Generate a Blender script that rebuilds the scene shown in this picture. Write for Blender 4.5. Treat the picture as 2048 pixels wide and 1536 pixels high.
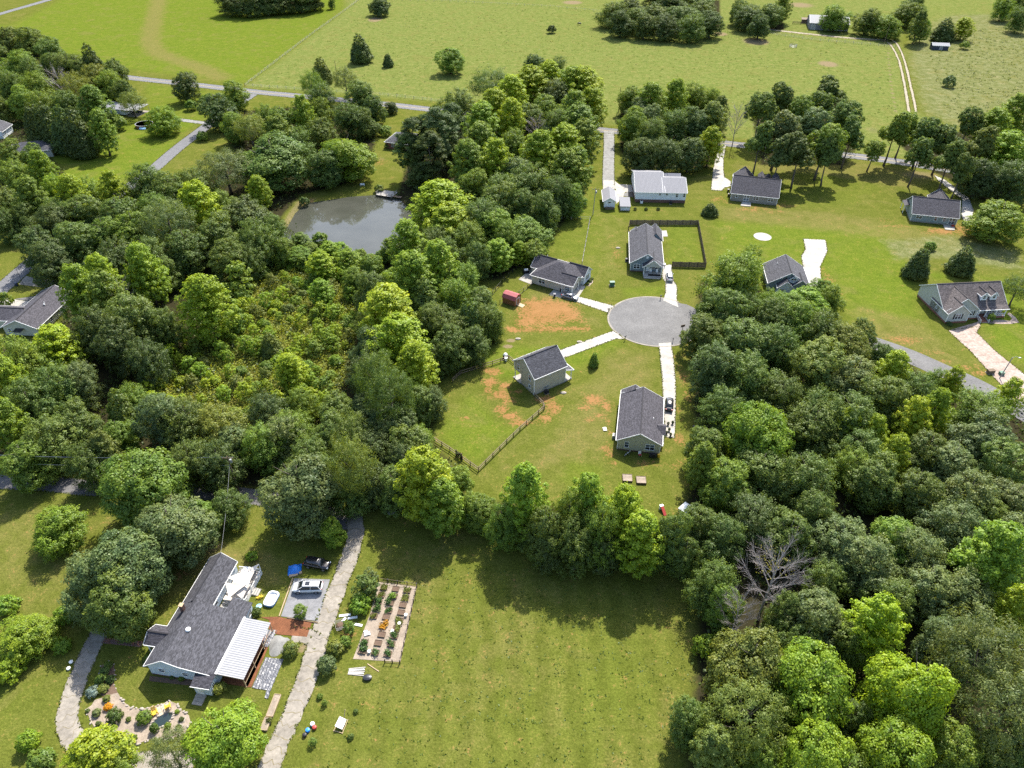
import bpy, math, random
import numpy as np
from mathutils import Vector, Matrix
R = math.radians
random.seed(7)
rng = np.random.default_rng(11)
scn = bpy.context.scene
for o in list(bpy.data.objects):
    bpy.data.objects.remove(o)
COL = scn.collection

# ------------------------------------------------------------------ camera, sky, sun, exposure
CAM_H, PITCH, FPX = 105.0, R(38.5), 1430.0
cam_d = bpy.data.cameras.new('camera')
cam = bpy.data.objects.new('camera', cam_d)
COL.objects.link(cam)
cam.location = (0, 0, CAM_H)
cam.rotation_euler = (R(90) - PITCH, 0, 0)
cam_d.sensor_width = 36.0
cam_d.lens = 36.0 * FPX / 2048.0
cam_d.clip_start = 1.0
cam_d.clip_end = 9000.0
scn.camera = cam

SUN_EL, SUN_AZ = R(50), R(19)          # azimuth from +Y towards +X
world = bpy.data.worlds.new('World')
scn.world = world
world.use_nodes = True
wn = world.node_tree.nodes
sky = wn.new('ShaderNodeTexSky')
sky.sky_type = 'NISHITA'
sky.sun_disc = False
sky.sun_elevation = SUN_EL
sky.sun_rotation = SUN_AZ
sky.air_density = 1.0
sky.dust_density = 2.0
bg = wn['Background']
bg.inputs['Strength'].default_value = 0.15
world.node_tree.links.new(sky.outputs[0], bg.inputs['Color'])
sun_d = bpy.data.lights.new('sun', 'SUN')
sun_d.energy = 4.6
sun_d.angle = R(0.5)
sun_d.color = (1.0, 0.95, 0.86)
sun = bpy.data.objects.new('sun', sun_d)
COL.objects.link(sun)
sdir = Vector((math.sin(SUN_AZ) * math.cos(SUN_EL), math.cos(SUN_AZ) * math.cos(SUN_EL), math.sin(SUN_EL)))
sun.rotation_euler = sdir.to_track_quat('Z', 'Y').to_euler()
sun.location = (60, 300, 250)
vs = scn.view_settings
vs.view_transform = 'Standard'
vs.look = 'None'
vs.exposure = 1.25
vs.gamma = 1.0
vs.use_curve_mapping = False
scn.cycles.max_bounces = 6
scn.cycles.diffuse_bounces = 4
scn.cycles.glossy_bounces = 2
scn.cycles.transmission_bounces = 3
scn.cycles.transparent_max_bounces = 6
scn.cycles.use_denoising = False
scn.cycles.sample_clamp_indirect = 6.0

# ------------------------------------------------------------------ helpers
SP, CP = math.sin(PITCH), math.cos(PITCH)

def G(px, py, z=0.0):
    """survey: a point at height z on the ground of the place"""
    x = px - 1024.0
    y = 768.0 - py
    dy = FPX * CP + y * SP
    dz = -FPX * SP + y * CP
    t = (CAM_H - z) / -dz
    return Vector((x * t, dy * t, z))

def PXM(py):
    """pixels per metre along the image row"""
    return (FPX * SP + (py - 768.0) * CP) / CAM_H

def link(o, parent=None):
    COL.objects.link(o)
    if parent is not None:
        o.parent = parent
    return o

def tag(o, label=None, cat=None, group=None, kind=None):
    if label: o['label'] = label
    if cat: o['category'] = cat
    if group: o['group'] = group
    if kind: o['kind'] = kind
    return o

def thing(name, label, cat, loc=(0, 0, 0), rz=0.0, group=None):
    o = bpy.data.objects.new(name, None)
    o.empty_display_size = 0.3
    link(o)
    o.location = loc
    o.rotation_euler = (0, 0, rz)
    return tag(o, label, cat, group)

class MB:
    """collects shapes; build() links them as one mesh object"""
    def __init__(s):
        s.v = []
        s.f = []
    def add(s, vs_, fs_):
        n = len(s.v)
        s.v.extend([tuple(p) for p in vs_])
        s.f.extend([tuple(i + n for i in f) for f in fs_])
        return s
    def box(s, x0, x1, y0, y1, z0, z1):
        return s.add([(x0, y0, z0), (x1, y0, z0), (x1, y1, z0), (x0, y1, z0), (x0, y0, z1), (x1, y0, z1), (x1, y1, z1), (x0, y1, z1)],
                     [(3, 2, 1, 0), (4, 5, 6, 7), (0, 1, 5, 4), (1, 2, 6, 5), (2, 3, 7, 6), (3, 0, 4, 7)])
    def cbox(s, c, size, rz=0.0, rx=0.0, ry=0.0):
        m = Matrix.Translation(Vector(c)) @ Matrix.Rotation(rz, 4, 'Z') @ Matrix.Rotation(ry, 4, 'Y') @ Matrix.Rotation(rx, 4, 'X')
        a, b, d = size[0] / 2, size[1] / 2, size[2] / 2
        p = [(-a, -b, -d), (a, -b, -d), (a, b, -d), (-a, b, -d), (-a, -b, d), (a, -b, d), (a, b, d), (-a, b, d)]
        return s.add([m @ Vector(q) for q in p], [(3, 2, 1, 0), (4, 5, 6, 7), (0, 1, 5, 4), (1, 2, 6, 5), (2, 3, 7, 6), (3, 0, 4, 7)])
    def beam(s, a, b, w, h=None):
        a = Vector(a); b = Vector(b); h = h or w
        d = (b - a)
        L = d.length
        q = d.to_track_quat('X', 'Z').to_matrix().to_4x4()
        m = Matrix.Translation((a + b) / 2) @ q
        x, y, z = L / 2, w / 2, h / 2
        p = [(-x, -y, -z), (x, -y, -z), (x, y, -z), (-x, y, -z), (-x, -y, z), (x, -y, z), (x, y, z), (-x, y, z)]
        return s.add([m @ Vector(c) for c in p], [(3, 2, 1, 0), (4, 5, 6, 7), (0, 1, 5, 4), (1, 2, 6, 5), (2, 3, 7, 6), (3, 0, 4, 7)])
    def tube(s, pts, radii, n=8, cap=True):
        pts = [Vector(p) for p in pts]
        if not hasattr(radii, '__len__'): radii = [radii] * len(pts)
        rings = []
        base = len(s.v)
        for i, p in enumerate(pts):
            d = (pts[min(i + 1, len(pts) - 1)] - pts[max(i - 1, 0)])
            if d.length < 1e-6: d = Vector((0, 0, 1))
            q = d.to_track_quat('Z', 'Y')
            for k in range(n):
                a = 2 * math.pi * k / n
                s.v.append(tuple(p + q @ Vector((math.cos(a) * radii[i], math.sin(a) * radii[i], 0))))
        for i in range(len(pts) - 1):
            for k in range(n):
                k2 = (k + 1) % n
                s.f.append((base + i * n + k, base + i * n + k2, base + (i + 1) * n + k2, base + (i + 1) * n + k))
        if cap:
            s.f.append(tuple(base + k for k in reversed(range(n))))
            s.f.append(tuple(base + (len(pts) - 1) * n + k for k in range(n)))
        return s
    def lathe(s, prof, n=16, c=(0, 0, 0), sx=1, sy=1):
        base = len(s.v)
        for r, z in prof:
            for k in range(n):
                a = 2 * math.pi * k / n
                s.v.append((c[0] + math.cos(a) * r * sx, c[1] + math.sin(a) * r * sy, c[2] + z))
        for i in range(len(prof) - 1):
            for k in range(n):
                k2 = (k + 1) % n
                s.f.append((base + i * n + k, base + i * n + k2, base + (i + 1) * n + k2, base + (i + 1) * n + k))
        s.f.append(tuple(base + k for k in reversed(range(n))))
        s.f.append(tuple(base + (len(prof) - 1) * n + k for k in range(n)))
        return s
    def prism(s, poly, z0, z1):
        n = len(poly)
        area = sum(poly[i][0] * poly[(i + 1) % n][1] - poly[(i + 1) % n][0] * poly[i][1] for i in range(n))
        if area < 0: poly = list(reversed(poly))
        vs_ = [(p[0], p[1], z0) for p in poly] + [(p[0], p[1], z1) for p in poly]
        fs_ = [tuple(reversed(range(n))), tuple(range(n, 2 * n))] + [(i, (i + 1) % n, n + (i + 1) % n, n + i) for i in range(n)]
        return s.add(vs_, fs_)
    def slab(s, quad, t):
        """a plate of thickness t under a polygon of 3D points (counter-clockwise from above)"""
        q = [Vector(p) for p in quad]
        nrm = (q[1] - q[0]).cross(q[2] - q[0]).normalized()
        if nrm.z < 0:
            q.reverse(); nrm = -nrm
        n = len(q)
        lo = [p - nrm * t for p in q]
        return s.add(lo + q, [tuple(reversed(range(n))), tuple(range(n, 2 * n))] + [(i, (i + 1) % n, n + (i + 1) % n, n + i) for i in range(n)])
    def mesh(s, name, mat, smooth=False):
        me = bpy.data.meshes.new(name)
        me.from_pydata(s.v, [], s.f)
        if mat is not None: me.materials.append(mat)
        if smooth:
            me.polygons.foreach_set('use_smooth', [True] * len(me.polygons))
        me.update()
        return me
    def build(s, name, mat, parent=None, smooth=False):
        o = bpy.data.objects.new(name, s.mesh(name, mat, smooth))
        return link(o, parent)

# ------------------------------------------------------------------ materials
def new_mat(name):
    m = bpy.data.materials.new(name)
    m.use_nodes = True
    nt = m.node_tree
    return m, nt, nt.nodes, nt.links, nt.nodes['Principled BSDF']

def N(nodes, typ, **kw):
    n = nodes.new(typ)
    for k, v in kw.items():
        if k == 'inp':
            for kk, vv in v.items(): n.inputs[kk].default_value = vv
        else:
            setattr(n, k, v)
    return n

def ramp(nodes, stops):
    r = nodes.new('ShaderNodeValToRGB')
    e = r.color_ramp.elements
    while len(e) < len(stops): e.new(0.5)
    for i, (p, c) in enumerate(stops):
        e[i].position = p
        e[i].color = (c[0], c[1], c[2], 1) if hasattr(c, '__len__') else (c, c, c, 1)
    return r

def mottled(name, c1, c2, scale=3.0, rough=0.8, detail=4, bump=0.0, scale2=None, spec=0.3, metal=0.0, stretch=None):
    """two-tone noise material in object space"""
    m, nt, nd, lk, b = new_mat(name)
    tc = N(nd, 'ShaderNodeTexCoord')
    src = tc.outputs['Object']
    if stretch:
        mp = N(nd, 'ShaderNodeMapping')
        mp.inputs['Scale'].default_value = stretch
        lk.new(src, mp.inputs[0]); src = mp.outputs[0]
    nz = N(nd, 'ShaderNodeTexNoise', inp={'Scale': scale, 'Detail': detail, 'Roughness': 0.65})
    lk.new(src, nz.inputs['Vector'])
    rp = ramp(nd, [(0.3, c1), (0.72, c2)])
    lk.new(nz.outputs['Fac'], rp.inputs[0])
    out = rp.outputs[0]
    if scale2:
        n2 = N(nd, 'ShaderNodeTexNoise', inp={'Scale': scale2, 'Detail': 3, 'Roughness': 0.6})
        lk.new(src, n2.inputs['Vector'])
        r2 = ramp(nd, [(0.3, 0.72), (0.7, 1.18)])
        lk.new(n2.outputs['Fac'], r2.inputs[0])
        mx = N(nd, 'ShaderNodeMix', data_type='RGBA', blend_type='MULTIPLY')
        mx.inputs[0].default_value = 1.0
        lk.new(out, mx.inputs[6]); lk.new(r2.outputs[0], mx.inputs[7])
        out = mx.outputs[2]
    lk.new(out, b.inputs['Base Color'])
    b.inputs['Roughness'].default_value = rough
    b.inputs['Specular IOR Level'].default_value = spec
    b.inputs['Metallic'].default_value = metal
    if bump:
        bp = N(nd, 'ShaderNodeBump', inp={'Strength': bump, 'Distance': 0.05})
        lk.new(nz.outputs['Fac'], bp.inputs['Height'])
        lk.new(bp.outputs[0], b.inputs['Normal'])
    return m

def shade(c, k):
    return tuple(x * k for x in c)

def plain(name, c, rough=0.6, metal=0.0, var=0.12, scale=4.0, spec=0.4, coat=0.0):
    m = mottled(name, shade(c, 1 - var), shade(c, 1 + var), scale, rough, 3, 0, None, spec, metal)
    if coat:
        m.node_tree.nodes['Principled BSDF'].inputs['Coat Weight'].default_value = coat
    return m

def shingles(name, c, course=0.16):
    """asphalt shingles: courses and tabs of varied tone with a fine relief"""
    m, nt, nd, lk, b = new_mat(name)
    tc = N(nd, 'ShaderNodeTexCoord')
    br = N(nd, 'ShaderNodeTexBrick', offset=0.5)
    br.inputs['Color1'].default_value = (*shade(c, 0.62), 1)
    br.inputs['Color2'].default_value = (*shade(c, 1.5), 1)
    br.inputs['Mortar'].default_value = (*shade(c, 0.4), 1)
    br.inputs['Scale'].default_value = 1.0
    br.inputs['Mortar Size'].default_value = 0.012
    br.inputs['Bias'].default_value = -0.1
    br.inputs['Brick Width'].default_value = 0.45
    br.inputs['Row Height'].default_value = course
    lk.new(tc.outputs['UV'], br.inputs['Vector'])
    nz = N(nd, 'ShaderNodeTexNoise', inp={'Scale': 2.6, 'Detail': 5, 'Roughness': 0.75})
    lk.new(tc.outputs['UV'], nz.inputs['Vector'])
    r2 = ramp(nd, [(0.3, 0.72), (0.7, 1.28)])
    lk.new(nz.outputs['Fac'], r2.inputs[0])
    mx = N(nd, 'ShaderNodeMix', data_type='RGBA', blend_type='MULTIPLY')
    mx.inputs[0].default_value = 1.0
    lk.new(br.outputs['Color'], mx.inputs[6]); lk.new(r2.outputs[0], mx.inputs[7])
    lk.new(mx.outputs[2], b.inputs['Base Color'])
    b.inputs['Roughness'].default_value = 0.85
    b.inputs['Specular IOR Level'].default_value = 0.25
    bp = N(nd, 'ShaderNodeBump', inp={'Strength': 0.5, 'Distance': 0.02})
    lk.new(br.outputs['Fac'], bp.inputs['Height'])
    bp.invert = True
    lk.new(bp.outputs[0], b.inputs['Normal'])
    return m

def siding(name, c, pitch=0.18):
    """horizontal lap boards: a saw-tooth relief in height, faint weathering"""
    m, nt, nd, lk, b = new_mat(name)
    tc = N(nd, 'ShaderNodeTexCoord')
    sp = N(nd, 'ShaderNodeSeparateXYZ')
    lk.new(tc.outputs['Object'], sp.inputs[0])
    md = N(nd, 'ShaderNodeMath', operation='MODULO')
    md.inputs[1].default_value = pitch
    lk.new(sp.outputs[2], md.inputs[0])
    dv = N(nd, 'ShaderNodeMath', operation='DIVIDE')
    dv.inputs[1].default_value = pitch
    lk.new(md.outputs[0], dv.inputs[0])
    nz = N(nd, 'ShaderNodeTexNoise', inp={'Scale': 1.1, 'Detail': 4})
    lk.new(tc.outputs['Object'], nz.inputs['Vector'])
    rp = ramp(nd, [(0.3, shade(c, 0.88)), (0.7, shade(c, 1.08))])
    lk.new(nz.outputs['Fac'], rp.inputs[0])
    lk.new(rp.outputs[0], b.inputs['Base Color'])
    b.inputs['Roughness'].default_value = 0.6
    bp = N(nd, 'ShaderNodeBump', inp={'Strength': 0.7, 'Distance': 0.03})
    bp.invert = True
    lk.new(dv.outputs[0], bp.inputs['Height'])
    lk.new(bp.outputs[0], b.inputs['Normal'])
    return m

def glass_mat(name, c=(0.02, 0.025, 0.03), rough=0.06):
    m, nt, nd, lk, b = new_mat(name)
    b.inputs['Base Color'].default_value = (*c, 1)
    b.inputs['Roughness'].default_value = rough
    b.inputs['Specular IOR Level'].default_value = 0.8
    return m

M = {}
M['shingle'] = shingles('slate_shingle', (0.062, 0.062, 0.071))
M['shingle_dark'] = shingles('charcoal_shingle', (0.048, 0.046, 0.055))
M['shingle_brown'] = shingles('brown_shingle', (0.105, 0.09, 0.087))
M['shingle_purple'] = shingles('plum_grey_shingle', (0.058, 0.055, 0.064))
M['sage'] = siding('sage_siding', (0.41, 0.375, 0.28))
M['khaki'] = siding('khaki_siding', (0.41, 0.39, 0.265))
M['beige'] = siding('beige_siding', (0.44, 0.40, 0.33))
M['bluegrey'] = siding('blue_grey_siding', (0.16, 0.205, 0.225))
M['palegrey'] = siding('pale_grey_siding', (0.40, 0.40, 0.355))
M['taupe'] = siding('taupe_siding', (0.23, 0.21, 0.18))
M['teal'] = siding('grey_teal_siding', (0.22, 0.265, 0.26))
M['whiteside'] = siding('white_siding', (0.62, 0.65, 0.66))
M['blueside'] = siding('pale_blue_white_siding', (0.50, 0.58, 0.64))
M['cream'] = siding('cream_siding', (0.42, 0.42, 0.33))
M['trim'] = plain('white_trim', (0.72, 0.72, 0.70), 0.5, var=0.05)
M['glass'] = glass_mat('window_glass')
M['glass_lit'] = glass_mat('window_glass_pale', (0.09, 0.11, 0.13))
M['brick'] = mottled('brick_red', (0.16, 0.06, 0.04), (0.26, 0.12, 0.08), 9, 0.85, 4, 0.2)
M['brickdark'] = mottled('brick_brown', (0.09, 0.05, 0.04), (0.16, 0.09, 0.07), 9, 0.85, 4, 0.2)
M['concrete'] = mottled('concrete_new', (0.265, 0.248, 0.22), (0.35, 0.328, 0.29), 1.2, 0.8, 6, 0.0, 0.25)
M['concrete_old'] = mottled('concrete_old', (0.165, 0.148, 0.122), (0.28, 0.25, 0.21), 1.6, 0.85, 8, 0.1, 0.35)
M['concrete_pink'] = mottled('concrete_clay_stained', (0.25, 0.18, 0.14), (0.33, 0.275, 0.235), 0.35, 0.85, 6, 0.0, 1.4)
M['asphalt'] = mottled('asphalt_grey', (0.098, 0.096, 0.094), (0.15, 0.147, 0.143), 0.2, 0.9, 9, 0.05, 2.5)
M['asphalt_road'] = mottled('asphalt_road', (0.10, 0.10, 0.104), (0.14, 0.14, 0.145), 0.6, 0.9, 8, 0.05, 5.0)
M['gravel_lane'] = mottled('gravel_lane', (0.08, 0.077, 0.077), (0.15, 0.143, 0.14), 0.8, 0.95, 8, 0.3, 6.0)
M['gravel'] = mottled('grey_gravel', (0.15, 0.15, 0.155), (0.22, 0.22, 0.225), 5.0, 0.95, 6, 0.4, 0.5)
M['gravel_pale'] = mottled('pale_gravel', (0.15, 0.148, 0.14), (0.23, 0.228, 0.215), 4.0, 0.95, 6, 0.4, 0.6)
M['paint'] = plain('road_paint', (0.6, 0.6, 0.58), 0.7, var=0.2, scale=3)
M['mulch'] = mottled('bark_mulch', (0.10, 0.038, 0.017), (0.20, 0.08, 0.036), 6.0, 0.95, 6, 0.5, 0.8)
M['woodchip'] = mottled('pale_wood_chips', (0.20, 0.155, 0.115), (0.31, 0.26, 0.205), 5.0, 0.95, 7, 0.4, 0.6)
M['soil'] = mottled('garden_soil', (0.07, 0.045, 0.03), (0.15, 0.1, 0.07), 6.0, 0.95, 5, 0.3)
M['wood'] = mottled('weathered_wood', (0.13, 0.094, 0.062), (0.21, 0.16, 0.112), 4.0, 0.8, 5, 0.1, None, 0.3, 0.0, (1, 1, 0.2))
M['wood_dark'] = mottled('dark_wood', (0.10, 0.07, 0.045), (0.17, 0.125, 0.08), 4.0, 0.8, 5, 0.1)
M['wood_new'] = mottled('new_lumber', (0.30, 0.22, 0.13), (0.40, 0.30, 0.19), 3.0, 0.7, 5)
M['wood_grey'] = mottled('grey_wood', (0.25, 0.235, 0.21), (0.36, 0.34, 0.31), 4.0, 0.85, 5, 0.1)
M['post'] = mottled('fence_post_brown', (0.06, 0.04, 0.03), (0.12, 0.085, 0.06), 5.0, 0.85)
M['metalroof'] = plain('white_metal_roof', (0.20, 0.20, 0.212), 0.75, 0.0, 0.06, 1.0, 0.1)
M['metalroof_bright'] = plain('bright_metal_roof', (0.26, 0.262, 0.27), 0.75, 0.0, 0.06, 1.0, 0.1)
M['redroof'] = plain('red_metal_roof', (0.33, 0.085, 0.085), 0.45, 0.0, 0.08, 1.0)
M['black'] = plain('black_plastic', (0.012, 0.012, 0.014), 0.5)
M['darkmetal'] = plain('dark_metal', (0.03, 0.032, 0.036), 0.4, 0.3)
M['navy'] = plain('dark_blue_plastic', (0.02, 0.03, 0.06), 0.45)
M['grey'] = plain('grey_metal', (0.28, 0.29, 0.3), 0.45, 0.3)
M['green_box'] = plain('utility_green', (0.05, 0.13, 0.08), 0.5)
M['white'] = plain('white_plastic', (0.74, 0.74, 0.72), 0.45, var=0.04)
M['canvas'] = plain('cream_sailcloth', (0.50, 0.45, 0.39), 0.85, var=0.05)
M['blue'] = plain('bright_blue_vinyl', (0.03, 0.22, 0.62), 0.35)
M['lightblue'] = plain('pale_blue_vinyl', (0.30, 0.52, 0.72), 0.35)
M['yellow'] = plain('yellow_plastic', (0.70, 0.44, 0.03), 0.5)
M['orange_flower'] = plain('orange_flower', (0.75, 0.30, 0.01), 0.7)
M['red'] = plain('red_plastic', (0.33, 0.04, 0.03), 0.45)
M['tarpblue'] = plain('blue_tarp', (0.02, 0.17, 0.55), 0.35, var=0.35, scale=5)
M['stone'] = mottled('garden_stone', (0.22, 0.19, 0.16), (0.38, 0.34, 0.29), 4.0, 0.9, 5, 0.2)
M['paver'] = mottled('sand_paver', (0.36, 0.29, 0.21), (0.46, 0.39, 0.3), 3.0, 0.85, 5)
M['rust'] = mottled('rusty_steel', (0.16, 0.06, 0.035), (0.32, 0.15, 0.09), 3.0, 0.8, 5)
M['bark'] = mottled('bark', (0.07, 0.055, 0.045), (0.14, 0.115, 0.095), 5.0, 0.9, 5, 0.3)
M['deadwood'] = mottled('dead_wood', (0.22, 0.19, 0.175), (0.36, 0.32, 0.30), 5.0, 0.9, 5, 0.1)
M['sheet_plastic'] = mottled('grey_plastic_sheet', (0.05, 0.052, 0.062), (0.17, 0.175, 0.19), 3.0, 0.4, 8, 0.5, None, 0.5, 0.0, (3.0, 0.5, 1))
# ------------------------------------------------------------------ ground sheet with real surface patches
def W(pts):
    return np.array([[G(px, py).x, G(px, py).y] for px, py in pts])

POND = W([(552, 478), (575, 452), (590, 425), (612, 405), (650, 400), (700, 392), (760, 388), (800, 398), (822, 420),
          (832, 455), (812, 482), (790, 500), (740, 508), (690, 505), (660, 490), (620, 482), (585, 482)])

def inside(poly, X, Y):
    r = np.zeros(X.shape, bool)
    n = len(poly)
    j = n - 1
    for i in range(n):
        xi, yi = poly[i]
        xj, yj = poly[j]
        c = ((yi > Y) != (yj > Y)) & (X < (xj - xi) * (Y - yi) / (yj - yi + 1e-12) + xi)
        r ^= c
        j = i
    return r

def edge_dist(poly, X, Y, closed=True):
    d = np.full(X.shape, 1e9)
    n = len(poly)
    for i in range(n if closed else n - 1):
        a = poly[i]
        b = poly[(i + 1) % n]
        ab = b - a
        L2 = max(ab @ ab, 1e-9)
        t = np.clip(((X - a[0]) * ab[0] + (Y - a[1]) * ab[1]) / L2, 0, 1)
        d = np.minimum(d, np.hypot(X - a[0] - t * ab[0], Y - a[1] - t * ab[1]))
    return d

def soft(poly, X, Y, feather):
    lo = poly.min(0) - feather * 2
    hi = poly.max(0) + feather * 2
    out = np.zeros(X.shape)
    m = (X > lo[0]) & (X < hi[0]) & (Y > lo[1]) & (Y < hi[1])
    if m.any():
        x, y = X[m], Y[m]
        d = edge_dist(poly, x, y)
        s = np.where(inside(poly, x, y), d, -d)
        out[m] = np.clip(0.5 + s / (2 * feather), 0, 1)
    return out

def frange(a, b, s):
    return list(np.arange(a, b, s))

gy = [-3000, -900, -200, 0] + frange(22, 185, 0.62) + frange(185, 300, 1.2) + frange(300, 640, 2.4) + [700, 900, 1500, 3000, 7000]
gx_far = [7000, 3000, 1400, 800]
gx = [-v for v in gx_far] + frange(-430, -126, 2.4) + frange(-126, 126, 0.8) + frange(126, 431, 2.4) + list(reversed(gx_far))
gx = np.array(gx); gy = np.array(gy)
NX, NY = len(gx), len(gy)
GX, GY = np.meshgrid(gx, gy)
GX = GX.ravel(); GY = GY.ravel()

clay = np.zeros(GX.shape); dry = clay.copy(); lush = clay.copy(); mow = clay.copy()
litter = clay.copy(); past = clay.copy(); dirt = clay.copy(); straw = clay.copy()

def put(arr, pts, feather=1.0, v=1.0):
    np.maximum(arr, soft(W(pts), GX, GY, feather) * v, out=arr)

def blob(arr, px, py, rx, ry, v=1.0):
    """an elliptical patch whose size was read as pixels across and down"""
    c = G(px, py)
    a = rx / PXM(py)
    b = (G(px, py - ry) - G(px, py + ry)).length / 2
    q = np.hypot((GX - c.x) / a, (GY - c.y) / b)
    np.maximum(arr, np.clip(1.35 - 0.85 * q, 0, 1) * v, out=arr)

def track(arr, pts, width, v=1.0, feather=0.6):
    p = W(pts)
    d = edge_dist(p, GX, GY, False)
    np.maximum(arr, np.clip(0.5 + (width / 2 - d) / (2 * feather), 0, 1) * v, out=arr)

# pasture north of the road, brighter meadow in the west part, rank grass in the east
put(past, [(490, 175), (690, 20), (700, -60), (1800, -60), (1800, 90), (1815, 215), (2048, 330), (2048, 345), (1700, 303), (1450, 275), (1190, 245), (900, 205), (700, 190)], 6)
put(lush, [(-400, 40), (20, 50), (110, 5), (200, -60), (700, -60), (690, 20), (495, 168), (260, 140), (150, 120), (-300, 120)], 6, 0.85)
put(straw, [(1830, 60), (1900, 30), (2300, 20), (2300, 330), (2048, 320), (1850, 225), (1815, 120)], 8, 0.9)
put(past, [(1190, -60), (2300, -60), (2300, 60), (1850, 50), (1700, 70), (1400, 60)], 6, 0.7)
put(lush, [(1590, -40), (1900, -40), (1900, 25), (1560, 30)], 6, 0.7)
# mown gardens
put(lush, [(90, 300), (250, 240), (400, 235), (300, 345), (210, 395), (140, 380)], 3, 1.0)
put(lush, [(285, 165), (500, 190), (420, 240), (320, 250), (285, 210)], 3, 0.6)
put(lush, [(1110, 440), (1190, 300), (1200, 390), (1250, 400), (1240, 560), (1180, 540), (1080, 510)], 3, 0.45)
put(lush, [(1330, 440), (1400, 442), (1412, 530), (1330, 530)], 2, 0.55)
put(lush, [(1420, 440), (1800, 450), (1830, 520), (1850, 640), (1700, 660), (1660, 560), (1440, 540)], 4, 0.75)
put(lush, [(1660, 480), (1830, 560), (1840, 600), (1770, 640), (1700, 600)], 4, 0.9)
put(lush, [(1780, 540), (1830, 540), (2048, 560), (2060, 740), (1990, 700), (1960, 640), (2000, 560), (1850, 560)], 3, 0.9)
put(lush, [(1240, 400), (1700, 420), (1780, 380), (1700, 330), (1380, 400)], 4, 0.35)
put(lush, [(960, 690), (1110, 690), (1230, 670), (1250, 690), (1120, 760), (1000, 760), (960, 720)], 2.5, 0.75)
put(lush, [(870, 860), (940, 780), (1010, 850), (1050, 850), (960, 930), (890, 900)], 2.5, 0.8)
put(lush, [(1100, 960), (1140, 915), (1210, 930), (1215, 965), (1160, 985)], 1.5, 0.55)
put(lush, [(1240, 575), (1330, 570), (1330, 590), (1250, 600)], 1.5, 0.6)
put(mow, [(720, 1080), (880, 1130), (1250, 1140), (1400, 1180), (1400, 1600), (560, 1600), (620, 1420), (800, 1340), (830, 1180)], 5)
put(dry, [(760, 1090), (900, 1100), (840, 1330), (800, 1200)], 6, 0.6)
put(dry, [(900, 1250), (1080, 1230), (1080, 1400), (920, 1420)], 9, 0.45)
put(dry, [(1180, 1430), (1380, 1440), (1390, 1560), (1150, 1560)], 9, 0.4)
put(lush, [(1130, 1230), (1330, 1250), (1360, 1430), (1250, 1530), (900, 1520), (1080, 1400)], 12, 0.45)
put(dry, [(-80, 1000), (170, 1000), (200, 1100), (150, 1250), (-80, 1180)], 6, 0.45)
put(lush, [(-80, 1200), (120, 1280), (110, 1536), (-80, 1536)], 8, 0.4)
put(dry, [(370, 1060), (480, 1090), (560, 1110), (560, 1180), (440, 1130), (400, 1160), (350, 1180)], 2.5, 0.8)
put(dry, [(1030, 960), (1180, 760), (1230, 700), (1310, 700), (1320, 790), (1240, 780), (1230, 900), (1100, 940)], 4, 0.65)
put(dry, [(1080, 560), (1160, 620), (1210, 635), (1200, 660), (1040, 600)], 3, 0.6)
put(dry, [(1190, 420), (1250, 440), (1250, 560), (1190, 560)], 4, 0.45)
put(dry, [(1430, 410), (1640, 420), (1840, 455), (1920, 470), (2040, 480), (1900, 500), (1700, 470), (1440, 440)], 3, 0.65)
put(straw, [(1760, 480), (1900, 470), (2040, 500), (2048, 545), (1900, 520), (1790, 520)], 3, 0.75)
put(dry, [(1700, 600), (1840, 640), (1900, 700), (1960, 740), (1900, 740), (1790, 690), (1700, 660)], 3, 0.6)
put(dry, [(1460, 330), (1700, 320), (1900, 350), (1820, 380), (1640, 350), (1500, 345)], 3, 0.7)
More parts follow.
